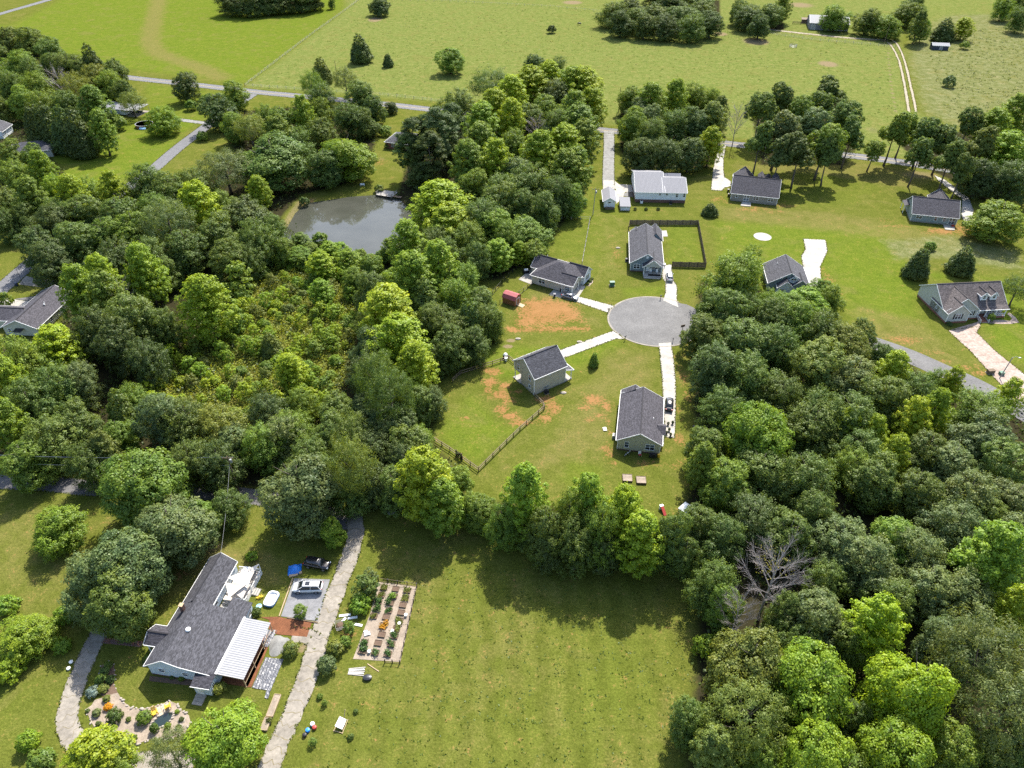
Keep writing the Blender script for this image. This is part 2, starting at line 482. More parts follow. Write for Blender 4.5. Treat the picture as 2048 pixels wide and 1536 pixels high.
# red clay
put(clay, [(1044, 600), (1090, 596), (1145, 606), (1160, 628), (1166, 642), (1100, 648), (1040, 655), (1018, 660), (1035, 632)], 2.5, 1.15)
put(clay, [(1010, 655), (1100, 652), (1185, 653), (1180, 660), (1100, 664), (1012, 665)], 0.8, 0.95)
for q in [(982, 765, 16, 9), (1000, 790, 20, 10), (1003, 818, 14, 8), (1018, 832, 20, 7), (1040, 846, 22, 6), (985, 742, 20, 8), (1008, 772, 12, 6),
          (1015, 800, 16, 10, .7), (930, 835, 14, 4, .7), (1037, 783, 8, 5), (975, 780, 8, 10),
          (1088, 798, 18, 9), (1105, 815, 16, 14), (1090, 835, 18, 10, .8), (1075, 845, 14, 5, .7),
          (1190, 800, 26, 12, .85), (1212, 812, 18, 10, .8), (1170, 815, 12, 6, .7), (1200, 830, 10, 5, .7), (1180, 840, 18, 5, .6), (1218, 850, 8, 20, .6),
          (1215, 898, 12, 10, .9), (1218, 908, 10, 9, .85), (1225, 925, 12, 7, .6), (1360, 880, 10, 16, .6), (1355, 930, 16, 8, .45), (1300, 925, 30, 7, .45), (1080, 915, 12, 4, .5),
          (1230, 505, 8, 30, .35), (1265, 475, 6, 5, .3), (1515, 418, 38, 7, .6), (1550, 424, 20, 4, .6), (1570, 412, 22, 4, .5), (1440, 400, 20, 8, .5),
          (1880, 462, 38, 6, .95), (1925, 460, 22, 10, .9), (1950, 445, 14, 8, .6), (1790, 452, 30, 4, .5), (1770, 440, 16, 4, .45),
          (1810, 680, 30, 7, .75), (1860, 705, 24, 5, .6), (1930, 735, 26, 6, .6), (1960, 747, 24, 6, .7), (1890, 722, 22, 5, .5),
          (1655, 560, 12, 30, .5), (1380, 705, 16, 10, .55), (1366, 760, 8, 60, .5), (1360, 830, 8, 30, .4), (1440, 800, 20, 12, .5),
          (1595, 780, 14, 12, .7), (1570, 770, 10, 8, .5), (205, 525, 16, 10, .8), (230, 505, 8, 6, .8), (1260, 300, 18, 10, .5), (1390, 325, 20, 10, .6),
          (365, 1150, 20, 16, .6), (390, 1200, 14, 14, .5), (1010, 425, 8, 14, .5), (1172, 330, 4, 46, .55), (1165, 360, 3, 30, .6),
          (615, 402, 16, 6, .5), (760, 325, 14, 7, .5), (1730, 1000, 12, 8, .4), (1850, 930, 12, 8, .5), (690, 1270, 26, 20, .55), (1360, 1035, 10, 6, .4)]:
    blob(clay, *q)
# brown bare earth: driveway verges, feed places, wheel tracks, paths
track(dirt, [(1776, 100), (1782, 170), (1794, 235)], 1.4, 0.8)
track(dirt, [(1540, 60), (1600, 68), (1700, 78), (1760, 82), (1790, 86)], 2.5, 0.8)
track(dirt, [(320, -10), (305, 50), (300, 80), (312, 105), (345, 118), (400, 135), (440, 155)], 5.0, 0.52, 4)
track(dry, [(320, -10), (305, 50), (300, 80), (312, 105), (345, 118), (400, 135), (440, 155)], 11.0, 1.0, 5)
for q in [(1656, 128, 20, 6), (1512, 83, 26, 7), (750, 39, 14, 5), (1440, 68, 16, 4), (1310, 66, 20, 4, .8), (1145, 5, 20, 4), (1600, 10, 30, 6, .8), (775, 205, 8, 3),
          (1022, 681, 10, 4), (1016, 693, 11, 4), (1036, 720, 8, 3, .6), (1745, 260, 24, 10, .5), (760, 318, 18, 6, .5),
          (620, 1290, 18, 14, .9), (598, 1298, 24, 10, .7), (610, 1335, 14, 8, .5), (500, 1400, 18, 5, .7), (1400, 300, 40, 14, .6), (1300, 330, 60, 8, .6), (1840, 350, 50, 10, .6)]:
    blob(dirt, *q)
put(dirt, [(868, 912), (885, 918), (930, 948), (925, 955), (890, 940), (866, 925)], 0.8, 0.9)
put(dirt, [(395, 1060), (440, 1070), (450, 1095), (420, 1115), (380, 1090)], 1.5, 0.7)
track(dirt, [(1395, 720), (1400, 770), (1398, 820)], 2.2, 0.7, 1.0)
track(dirt, [(1470, 420), (1600, 432), (1780, 455)], 0.5, 0.5)
track(straw, [(1850, 170), (1875, 235)], 7, 0.5, 2)
track(straw, [(1870, 160), (1890, 240)], 4, 0.5, 2)

# woodland floor
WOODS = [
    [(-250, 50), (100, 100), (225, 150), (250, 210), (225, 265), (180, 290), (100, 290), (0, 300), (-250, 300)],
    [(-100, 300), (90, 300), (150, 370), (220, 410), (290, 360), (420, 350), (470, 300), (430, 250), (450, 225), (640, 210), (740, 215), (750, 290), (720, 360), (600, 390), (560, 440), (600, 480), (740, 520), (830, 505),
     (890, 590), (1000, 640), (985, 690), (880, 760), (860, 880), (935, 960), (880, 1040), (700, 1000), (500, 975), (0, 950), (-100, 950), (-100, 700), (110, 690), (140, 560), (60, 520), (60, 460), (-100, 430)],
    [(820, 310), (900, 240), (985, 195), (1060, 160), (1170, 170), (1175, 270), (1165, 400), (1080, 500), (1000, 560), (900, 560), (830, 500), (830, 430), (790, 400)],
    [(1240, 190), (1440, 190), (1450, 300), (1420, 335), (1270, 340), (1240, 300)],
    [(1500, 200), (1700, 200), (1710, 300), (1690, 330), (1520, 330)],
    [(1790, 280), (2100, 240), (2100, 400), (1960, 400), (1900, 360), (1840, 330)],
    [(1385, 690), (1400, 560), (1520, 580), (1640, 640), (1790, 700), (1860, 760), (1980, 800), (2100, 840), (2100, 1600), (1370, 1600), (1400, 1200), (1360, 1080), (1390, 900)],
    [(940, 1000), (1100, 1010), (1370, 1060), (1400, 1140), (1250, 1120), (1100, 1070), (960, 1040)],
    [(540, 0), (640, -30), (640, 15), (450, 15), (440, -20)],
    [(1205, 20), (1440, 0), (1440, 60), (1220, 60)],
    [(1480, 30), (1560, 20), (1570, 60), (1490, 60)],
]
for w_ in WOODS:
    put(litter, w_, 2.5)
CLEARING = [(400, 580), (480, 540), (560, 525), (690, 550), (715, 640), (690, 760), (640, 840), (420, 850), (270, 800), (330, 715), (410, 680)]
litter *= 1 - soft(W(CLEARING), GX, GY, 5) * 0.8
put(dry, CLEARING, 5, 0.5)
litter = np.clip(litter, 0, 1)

pd = soft(POND, GX, GY, 3.0)
GZ = -np.clip((pd - 0.35) / 0.65, 0, 1) * 1.6
put(dirt, [(590, 400), (640, 392), (600, 440), (560, 480), (550, 465), (570, 430)], 1.5, 0.6)

verts = np.stack([GX, GY, GZ], 1)
ii = np.arange(NX * NY).reshape(NY, NX)
quads = np.stack([ii[:-1, :-1].ravel(), ii[:-1, 1:].ravel(), ii[1:, 1:].ravel(), ii[1:, :-1].ravel()], 1)

def fast_mesh(name, v, q, mat=None):
    me = bpy.data.meshes.new(name)
    k = q.shape[1]
    me.vertices.add(len(v)); me.loops.add(q.size); me.polygons.add(len(q))
    me.vertices.foreach_set('co', np.asarray(v, np.float32).ravel())
    me.loops.foreach_set('vertex_index', np.asarray(q, np.int32).ravel())
    me.polygons.foreach_set('loop_start', np.arange(0, q.size, k, dtype=np.int32))
    if mat is not None: me.materials.append(mat)
    me.update(calc_edges=True)
    return me

def ground_mat():
    m, nt, nd, lk, b = new_mat('grass_and_earth')
    tc = N(nd, 'ShaderNodeTexCoord')
    P = tc.outputs['Object']
    def noise(scale, detail=4, rough=0.6, dist=0.0, vec=None):
        n = N(nd, 'ShaderNodeTexNoise', inp={'Scale': scale, 'Detail': detail, 'Roughness': rough, 'Distortion': dist})
        lk.new(vec or P, n.inputs['Vector'])
        return n.outputs['Fac']
    def mixc(f, a, b_, mode='MIX'):
        x = N(nd, 'ShaderNodeMix', data_type='RGBA', blend_type=mode)
        if isinstance(f, float): x.inputs[0].default_value = f
        else: lk.new(f, x.inputs[0])
        for i, c in ((6, a), (7, b_)):
            if isinstance(c, tuple): x.inputs[i].default_value = (*c, 1)
            else: lk.new(c, x.inputs[i])
        return x.outputs[2]
    def maths(op, a, b_=0.0):
        x = N(nd, 'ShaderNodeMath', operation=op)
        for i, c in ((0, a), (1, b_)):
            if isinstance(c, (int, float)): x.inputs[i].default_value = c
            else: lk.new(c, x.inputs[i])
        return x.outputs[0]
    def edge(fac, nz, k, lo, hi):
        s = maths('ADD', fac, maths('MULTIPLY', maths('SUBTRACT', nz, 0.5), k))
        mr = N(nd, 'ShaderNodeMapRange', interpolation_type='SMOOTHSTEP')
        mr.inputs['From Min'].default_value = lo
        mr.inputs['From Max'].default_value = hi
        lk.new(s, mr.inputs['Value'])
        return mr.outputs[0]
    aa = N(nd, 'ShaderNodeVertexColor', layer_name='patch_a')
    ab = N(nd, 'ShaderNodeVertexColor', layer_name='patch_b')
    sa = N(nd, 'ShaderNodeSeparateColor'); lk.new(aa.outputs['Color'], sa.inputs[0])
    sb = N(nd, 'ShaderNodeSeparateColor'); lk.new(ab.outputs['Color'], sb.inputs[0])
    n_big = noise(0.045, 5, 0.6, 0.6)
    n_mid = noise(0.32, 5, 0.65, 0.4)
    n_sm = noise(1.7, 6, 0.75)
    n_fine = noise(3.4, 3, 0.8)
    base = mixc(n_big, (0.0705, 0.0835, 0.0126), (0.0969, 0.1056, 0.0190))
    rp = ramp(nd, [(0.35, (0.0613, 0.0771, 0.0115)), (0.62, (0.1030, 0.1122, 0.0232))])
    lk.new(n_mid, rp.inputs[0])
    base = mixc(0.55, base, rp.outputs[0])
    lr = ramp(nd, [(0.34, (0.0613, 0.0943, 0.0101)), (0.52, (0.0876, 0.1160, 0.0136)), (0.68, (0.1139, 0.1341, 0.0205))])
    n_lt = noise(0.6, 6, 0.75, 0.6)
    lk.new(maths('ADD', maths('MULTIPLY', n_mid, 0.4), maths('MULTIPLY', n_lt, 0.6)), lr.inputs[0])
    lushc = lr.outputs[0]
    base = mixc(edge(sa.outputs[2], n_mid, 0.5, 0.1, 0.9), base, lushc)
    pc = ramp(nd, [(0.36, (0.0613, 0.0889, 0.0186)), (0.5, (0.1051, 0.1250, 0.0306)), (0.64, (0.1560, 0.1632, 0.0561))])
    n_tuft = noise(0.75, 6, 0.78, 0.8)
    lk.new(maths('ADD', maths('MULTIPLY', n_mid, 0.35), maths('MULTIPLY', n_tuft, 0.65)), pc.inputs[0])
    base = mixc(edge(sb.outputs[1], n_big, 0.4, 0.2, 0.8), base, pc.outputs[0])
    dryc = mixc(n_mid, (0.1073, 0.1012, 0.0264), (0.1379, 0.1240, 0.0411))
    base = mixc(maths('MULTIPLY', edge(sa.outputs[1], n_mid, 0.9, 0.15, 0.85), 0.8), base, dryc)
    stc = ramp(nd, [(0.34, (0.0644, 0.0816, 0.0221)), (0.5, (0.1104, 0.1175, 0.0432)), (0.64, (0.1655, 0.1730, 0.0870))])
    lk.new(maths('ADD', maths('MULTIPLY', n_mid, 0.6), maths('MULTIPLY', n_sm, 0.4)), stc.inputs[0])
    base = mixc(edge(ab.outputs['Alpha'], n_mid, 0.6, 0.2, 0.8), base, stc.outputs[0])
    n_pat = noise(0.11, 4, 0.6, 1.2)
    base = mixc(maths('MULTIPLY', edge(n_pat, n_sm, 0.5, 0.48, 0.74), 0.48), base, dryc)
    # mower stripes on the big lawn
    mp = N(nd, 'ShaderNodeMapping')
    mp.inputs['Rotation'].default_value = (0, 0, R(-3))
    lk.new(P, mp.inputs[0])
    wv = N(nd, 'ShaderNodeTexWave', inp={'Scale': 0.075, 'Distortion': 5.0, 'Detail': 4, 'Detail Scale': 0.35})
    lk.new(mp.outputs[0], wv.inputs[0])
    sr = ramp(nd, [(0.2, 0.93), (0.8, 1.06)])
    lk.new(wv.outputs['Fac'], sr.inputs[0])
    base = mixc(aa.outputs['Alpha'], base, mixc(1.0, base, sr.outputs[0], 'MULTIPLY'))
    # clumps and blades
    fr = ramp(nd, [(0.3, 0.76), (0.5, 1.0), (0.7, 1.2)])
    lk.new(n_sm, fr.inputs[0])
    base = mixc(1.0, base, fr.outputs[0], 'MULTIPLY')
    fr2 = ramp(nd, [(0.3, 0.76), (0.7, 1.24)])
    lk.new(n_fine, fr2.inputs[0])
    base = mixc(1.0, base, fr2.outputs[0], 'MULTIPLY')
    dirtc = mixc(n_sm, (0.1190, 0.0900, 0.0465), (0.2100, 0.1692, 0.0992))
    base = mixc(edge(sb.outputs[2], n_sm, 1.0, 0.35, 0.8), base, dirtc)
    clayc = mixc(n_mid, (0.1890, 0.0864, 0.0322), (0.2800, 0.1512, 0.0651))
    nclay = maths('ADD', maths('MULTIPLY', n_sm, 0.65), maths('MULTIPLY', n_mid, 0.35))
    base = mixc(maths('MULTIPLY', edge(sa.outputs[0], nclay, 6.5, 0.35, 1.1), 0.9), base, clayc)
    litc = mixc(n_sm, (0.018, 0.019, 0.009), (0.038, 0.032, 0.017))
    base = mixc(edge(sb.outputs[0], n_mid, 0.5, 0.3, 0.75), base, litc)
    lk.new(base, b.inputs['Base Color'])
    b.inputs['Roughness'].default_value = 0.95
    b.inputs['Specular IOR Level'].default_value = 0.0
    bp = N(nd, 'ShaderNodeBump', inp={'Strength': 0.55, 'Distance': 0.25})
    lk.new(maths('ADD', maths('MULTIPLY', n_sm, 0.7), maths('MULTIPLY', n_fine, 0.3)), bp.inputs['Height'])
    lk.new(bp.outputs[0], b.inputs['Normal'])
    return m

gm = fast_mesh('ground', verts, quads, ground_mat())
for nm, chans in (('patch_a', (clay, dry, lush, mow)), ('patch_b', (litter, past, dirt, straw))):
    at = gm.attributes.new(nm, 'FLOAT_COLOR', 'POINT')
    at.data.foreach_set('color', np.stack(chans, 1).astype(np.float32).ravel())
gm.polygons.foreach_set('use_smooth', np.ones(len(gm.polygons), bool))
ground = link(bpy.data.objects.new('ground', gm))
tag(ground, 'rolling green meadow, lawns and bare red clay of the valley', 'ground', kind='structure')

# pond water
def water_mat():
    m, nt, nd, lk, b = new_mat('pond_water')
    tc = N(nd, 'ShaderNodeTexCoord')
    nz = N(nd, 'ShaderNodeTexNoise', inp={'Scale': 0.12, 'Detail': 3})
    lk.new(tc.outputs['Object'], nz.inputs['Vector'])
    rp = ramp(nd, [(0.3, (0.042, 0.044, 0.034)), (0.7, (0.06, 0.062, 0.05))])
    lk.new(nz.outputs['Fac'], rp.inputs[0])
    lk.new(rp.outputs[0], b.inputs['Base Color'])
    b.inputs['Roughness'].default_value = 0.04
    b.inputs['IOR'].default_value = 1.33
    b.inputs['Specular IOR Level'].default_value = 0.8
    n2 = N(nd, 'ShaderNodeTexNoise', inp={'Scale': 1.5, 'Detail': 4})
    lk.new(tc.outputs['Object'], n2.inputs['Vector'])
    bp = N(nd, 'ShaderNodeBump', inp={'Strength': 0.06, 'Distance': 0.05})
    lk.new(n2.outputs['Fac'], bp.inputs['Height'])
    lk.new(bp.outputs[0], b.inputs['Normal'])
    return m
mb = MB()
mb.add([(p[0], p[1], -0.28) for p in POND], [tuple(reversed(range(len(POND))))])
po = mb.build('pond_water', water_mat())
tag(po, 'still grey-green pond ringed by trees', 'water', kind='structure')
bm_fix = po.data
if bm_fix.polygons[0].normal.z < 0:
    bm_fix.flip_normals()

# ------------------------------------------------------------------ roads, lanes, drives
def smooth_line(pts, sub=6):
    p = [Vector((q[0], q[1], 0)) for q in pts]
    out = []
    for i in range(len(p) - 1):
        p0 = p[max(i - 1, 0)]; p1 = p[i]; p2 = p[i + 1]; p3 = p[min(i + 2, len(p) - 1)]
        for k in range(sub):
            t = k / sub
            out.append(0.5 * ((2 * p1) + (p2 - p0) * t + (2 * p0 - 5 * p1 + 4 * p2 - p3) * t * t + (3 * p1 - p0 - 3 * p2 + p3) * t ** 3))
    out.append(p[-1])
    return out

def strip_edges(line, width, wob=0.0):
    L, Rr = [], []
    for i, p in enumerate(line):
        d = (line[min(i + 1, len(line) - 1)] - line[max(i - 1, 0)]).normalized()
        n = Vector((-d.y, d.x, 0))
        L.append(p + n * (width / 2 + random.uniform(-wob, wob)))
        Rr.append(p - n * (width / 2 + random.uniform(-wob, wob)))
    return L, Rr

EDGES = []
def road(name, px, width, mat, label, z=0.03, wob=0.0, sub=6):
    line = smooth_line([G(*q) for q in px], sub)
    L, Rr = strip_edges(line, width, wob)
    EDGES.extend(list(zip(L, L[1:])) + list(zip(Rr, Rr[1:])))
    mb = MB()
    n = len(line)
    vs_ = [(p.x, p.y, z) for p in L] + [(p.x, p.y, z) for p in Rr] + [(p.x, p.y, -0.1) for p in L] + [(p.x, p.y, -0.1) for p in Rr]
    fs_ = []
    for i in range(n - 1):
        fs_ += [(n + i, n + i + 1, i + 1, i), (i, i + 1, 2 * n + i + 1, 2 * n + i), (3 * n + i, 3 * n + i + 1, n + i + 1, n + i)]
    mb.add(vs_, fs_)
    o = mb.build(name, mat)
    tag(o, label, 'road', kind='structure')
    return o, line

main_road, main_line = road('road', [(-60, 128), (60, 132), (150, 140), (256, 155), (376, 168), (513, 184), (588, 191), (765, 208), (871, 220), (1030, 238), (1193, 259), (1340, 273), (1480, 290), (1717, 313), (1900, 340), (2120, 380)],
                            6.6, M['asphalt_road'], 'grey two-lane country road running across behind the houses', 0.03)
road('road', [(-60, 48), (0, 28), (100, -1), (200, -32)], 6.0, M['asphalt_road'], 'short stretch of pale road in the far top corner', 0.03)
lane_o, lane_line = road('lane', [(506, 188), (455, 222), (414, 252), (355, 297), (297, 346), (210, 408), (130, 468), (50, 536), (0, 580), (-60, 632)], 5.6, M['asphalt_road'],
     'grey side road descending past the white-roofed carport toward the dashed line', 0.036)
# dashed centre line and edge line
mk = MB()
for i in range(0, len(lane_line) - 1):
    if i % 3 == 0 and i > 30:
        a = lane_line[i]; b_ = lane_line[i].lerp(lane_line[i + 1], 0.55)
        mk.beam((a.x, a.y, 0.042), (b_.x, b_.y, 0.042), 0.22, 0.006)
mko = mk.build('lane_marking', M['paint'], lane_o)
mk = MB()
for off in (-0.1, 0.1):
    L, Rr = strip_edges(main_line, 0.3 + abs(off) * 2)
    side = L if off > 0 else Rr
    for a, b_ in zip(side, side[1:]):
        mk.beam((a.x, a.y, 0.036), (b_.x, b_.y, 0.036), 0.12, 0.006)
M['yellowpaint'] = plain('yellow_road_paint', (0.42, 0.30, 0.06), 0.7, var=0.2)
mk.build('lane_marking', M['yellowpaint'], main_road)

# cul-de-sac bulb with its access road
c0 = G(1309, 641)
rad = (G(1309, 594) - G(1309, 690)).length / 2
ac_line = smooth_line([G(*q) for q in [(1340, 641), (1400, 641), (1460, 642), (1560, 648), (1700, 674), (1802, 706), (1881, 740), (1956, 774), (2060, 832), (2200, 905)]], 6)
L, Rr = strip_edges(ac_line, 6.4)
mb = MB()
n = len(ac_line)
mb.add([(p.x, p.y, 0.03) for p in L] + [(p.x, p.y, 0.03) for p in Rr], [(n + i, n + i + 1, i + 1, i) for i in range(n - 1)])
acc = mb.build('road', M['asphalt'])
tag(acc, 'grey residential street leading from the cul-de-sac past the big wood', 'road', kind='structure')
circ = []
for k in range(72):
    a = 2 * math.pi * k / 72
    dx, dy = math.cos(a), math.sin(a)
    r = rad * (1.0 + 0.16 * max(0, dx) ** 3 * (1 if abs(dy) < 0.7 else 0.3))
    circ.append((c0.x + dx * r * 1.03, c0.y + dy * r))
mb = MB(); mb.prism(circ, -0.1, 0.04)
bulb = mb.build('cul_de_sac', M['asphalt'])
tag(bulb, 'round grey asphalt turning circle between the new houses', 'road', kind='structure')
mb = MB()
ring = []
for k in range(72):
    p = Vector(circ[k]); q = Vector(circ[(k + 1) % 72])
    cc = Vector((c0.x, c0.y))
    if (p - cc).x > rad * 0.62 and abs((p - cc).y) < rad * 0.75: continue
    d0 = (p - cc).normalized(); d1 = (q - cc).normalized()
    mb.slab([(p.x, p.y, 0.05), (p.x + d0.x * 0.45, p.y + d0.y * 0.45, 0.065), (q.x + d1.x * 0.45, q.y + d1.y * 0.45, 0.065), (q.x, q.y, 0.05)], 0.1)
mb.build('gutter_edge', M['concrete_old'], bulb)
# cracks in the bulb
mb = MB()
for a_, b_ in (((1240, 628), (1320, 634)), ((1320, 634), (1395, 630)), ((1290, 668), (1340, 671)), ((1250, 655), (1290, 668))):
    p, q = G(*a_), G(*b_)
    pts = [p.lerp(q, t / 6) + Vector((random.uniform(-.3, .3), random.uniform(-.3, .3), 0)) for t in range(7)]
    for u, w in zip(pts, pts[1:]):
        mb.beam((u.x, u.y, 0.041), (w.x, w.y, 0.041), 0.06, 0.006)
M['tar'] = plain('tar_crack', (0.10, 0.10, 0.10), 0.8)
mb.build('crack', M['tar'], bulb)

def clip_poly(poly, a, b, c):
    """part of a polygon where a*x+b*y<=c"""
    out = []
    for i in range(len(poly)):
        p, q = poly[i], poly[(i + 1) % len(poly)]
        dp, dq = a * p[0] + b * p[1] - c, a * q[0] + b * q[1] - c
        if dp <= 0: out.append(p)
        if dp * dq < 0:
            t = dp / (dp - dq)
            out.append((p[0] + t * (q[0] - p[0]), p[1] + t * (q[1] - p[1])))
    return out

def drive(px, mat, label, axis_px, step=3.2, name='driveway', z=0.055, cat='driveway', gap=0.035):
    """concrete drive cast in slabs; joints run across axis_px"""
    poly = [(G(*q).x, G(*q).y) for q in px]
    root = tag(bpy.data.objects.new(name, None), label, cat, kind='structure')
    pv = [Vector((p[0], p[1], 0)) for p in poly]
    EDGES.extend(zip(pv, pv[1:] + pv[:1]))
    link(root)
    root.location = (poly[0][0], poly[0][1], 0)
    a, b_ = G(*axis_px[0]), G(*axis_px[1])
    d = (b_ - a).normalized()
    s0 = min(p[0] * d.x + p[1] * d.y for p in poly)
    s1 = max(p[0] * d.x + p[1] * d.y for p in poly)
    k = max(1, round((s1 - s0) / step))
    st = (s1 - s0) / k
    for i in range(k):
        lo, hi = s0 + i * st + gap / 2, s0 + (i + 1) * st - gap / 2
        q = clip_poly(clip_poly(poly, d.x, d.y, hi), -d.x, -d.y, -lo)
        if len(q) < 3: continue
        mb = MB()
        mb.prism([(p[0] - poly[0][0], p[1] - poly[0][1]) for p in q], -0.08, z + random.uniform(-0.004, 0.004))
        mb.build('slab', mat, root)
    return root

drive([(1108, 694), (1118.5, 701), (1226, 662), (1240, 670), (1249, 678), (1231, 677.8), (1128, 716), (1114, 712)], M['concrete'],
      'new white concrete driveway from the two-story house to the turning circle', ((1118, 706), (1235, 670)))
drive([(1150, 592), (1158, 593.5), (1194, 603), (1230, 612.5), (1220, 618), (1217, 626), (1152.6, 603.5), (1096.5, 590), (1108, 579)], M['concrete'],
      'white concrete driveway holding the silver sedan', ((1100, 586), (1222, 616)))
drive([(1327, 531), (1343, 529), (1345.5, 558), (1354, 573), (1353.5, 602), (1357, 615), (1326, 601), (1331, 587), (1331, 565.5), (1323.5, 553)], M['concrete'],
      'curved white driveway beside the gabled porch house', ((1336, 535), (1341, 610)))
drive([(1317.4, 687), (1341.8, 685), (1348, 724), (1351.6, 773), (1350.4, 855), (1348, 876), (1330, 874), (1326, 797), (1324.8, 760.8), (1321, 724)], M['concrete'],
      'long straight driveway holding the black sedan', ((1330, 690), (1338, 870)))
drive([(1440, 290), (1452, 291), (1447, 318), (1447, 340), (1449, 355), (1458, 360), (1462, 364), (1461, 373), (1450, 375), (1444, 381.5), (1422, 380), (1426, 340), (1431, 316)], M['concrete'],
      'white driveway beside the taupe ranch house', ((1440, 300), (1434, 380)))
drive([(1868, 350), (1890, 360), (1938, 396), (1947, 420), (1944, 443), (1927, 442), (1922, 430), (1924, 397), (1915, 392), (1876, 361)], M['concrete'],
      'white driveway curving behind the teal-grey ranch house', ((1880, 360), (1936, 440)))
drive([(1606.4, 477.8), (1651, 480), (1655, 502), (1640.6, 532.5), (1642, 560), (1636, 652), (1614, 650), (1607.4, 540), (1602.5, 512), (1610.8, 499)], M['concrete'],
      'broad white concrete pad beside the dormer house under trees', ((1628, 480), (1626, 640)))
drive([(1897, 661), (1961, 653), (1953, 665), (1990, 702), (2048, 748), (2075, 770), (2050, 806), (2024, 792), (1985, 752), (1940, 701), (1902, 667)], M['concrete_pink'],
      'wide clay-stained driveway of the pale house with twin dormers', ((1920, 665), (2040, 780)))
o, _ = road('driveway', [(1218, 262), (1218, 300), (1217, 330), (1217, 372)], 4.4, M['gravel_pale'], 'pale gravel driveway running up to the white metal-roofed house', 0.04)
o, _ = road('driveway', [(355, 239), (385, 243), (416, 247)], 3.2, M['gravel_pale'], 'short gravel spur between round tree and side road', 0.032)
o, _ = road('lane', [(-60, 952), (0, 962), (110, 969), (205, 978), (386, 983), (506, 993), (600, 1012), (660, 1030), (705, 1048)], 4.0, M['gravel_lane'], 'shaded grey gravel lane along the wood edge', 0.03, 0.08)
o, broken_line = road('lane', [(700, 1020), (712, 1060), (695, 1125), (668, 1195), (640, 1275), (612, 1360), (585, 1425), (552, 1500), (528, 1560)], 3.1, M['concrete_old'],
                      'cracked old concrete lane between the blue house and the garden beds', 0.045, 0.18)
mb = MB()
for i in range(4, len(broken_line) - 2, 2):
    p = broken_line[i]
    d = (broken_line[i + 1] - p).normalized(); nrm = Vector((-d.y, d.x, 0))
    a = p - nrm * 1.6; b_ = p + nrm * 1.6
    pts = [a.lerp(b_, t / 6) + d * random.uniform(-0.5, 0.5) for t in range(7)]
    for u, w in zip(pts, pts[1:]):
        mb.beam((u.x, u.y, 0.047), (w.x, w.y, 0.047), random.uniform(0.05, 0.16), 0.006)
M['crackgrass'] = mottled('weedy_crack', (0.12, 0.10, 0.06), (0.2, 0.17, 0.1), 3)
mb.build('crack', M['crackgrass'], o)
road('driveway', [(640, 1285), (612, 1272), (585, 1270)], 2.6, M['concrete_old'], 'short broken concrete spur toward the gravel pile', 0.05, 0.12)
o, loop_line = road('driveway', [(214, 1238), (197, 1270), (176, 1310), (156, 1358), (142, 1400), (134, 1440), (146, 1475), (176, 1502), (225, 1518), (300, 1525), (390, 1520)], 3.0, M['concrete_old'],
     'curved old concrete drive around the rock garden', 0.04, 0.1)
mb = MB()
for i in range(2, len(loop_line) - 2, 3):
    p = loop_line[i]
    d = (loop_line[i + 1] - p).normalized(); nrm = Vector((-d.y, d.x, 0))
    a = p - nrm * 1.7; b_ = p + nrm * 1.7
    pts = [a.lerp(b_, t / 6) + d * random.uniform(-0.5, 0.5) for t in range(7)]
    for u, w in zip(pts, pts[1:]):
        mb.beam((u.x, u.y, 0.042), (w.x, w.y, 0.042), random.uniform(0.03, 0.10), 0.006)
mb.build('crack', M['crackgrass'], o)
M['track_earth'] = mottled('pale_track_earth', (0.20, 0.165, 0.115), (0.32, 0.28, 0.21), 0.8, 0.95, 6, 0.1, 3.0)
road('farm_track', [(1776, 78), (1792, 86), (1808, 118), (1822, 175), (1832, 224)], 1.3, M['track_earth'], 'pale wheel rut of the farm track, nearer the rank field', 0.02, 0.15)
road('farm_track', [(1774, 84), (1784, 94), (1798, 122), (1810, 175), (1818, 224)], 1.3, M['track_earth'], 'pale wheel rut of the farm track, nearer the pasture', 0.02, 0.15)
road('farm_track', [(1530, 58), (1600, 66), (1700, 76), (1776, 80)], 3.0, M['track_earth'], 'pale gravel lane in front of the metal barn', 0.018, 0.3)
# round slab in the back lawn
cc = G(1525, 473.5)
rr = 17.3 / PXM(473)
mb = MB(); mb.prism([(rr * math.cos(k * math.pi / 24), rr * math.sin(k * math.pi / 24)) for k in range(48)], -0.05, 0.06)
o = mb.build('concrete_pad', M['concrete']); o.location = cc
tag(o, 'round white concrete pad alone in the back lawn', 'pad')
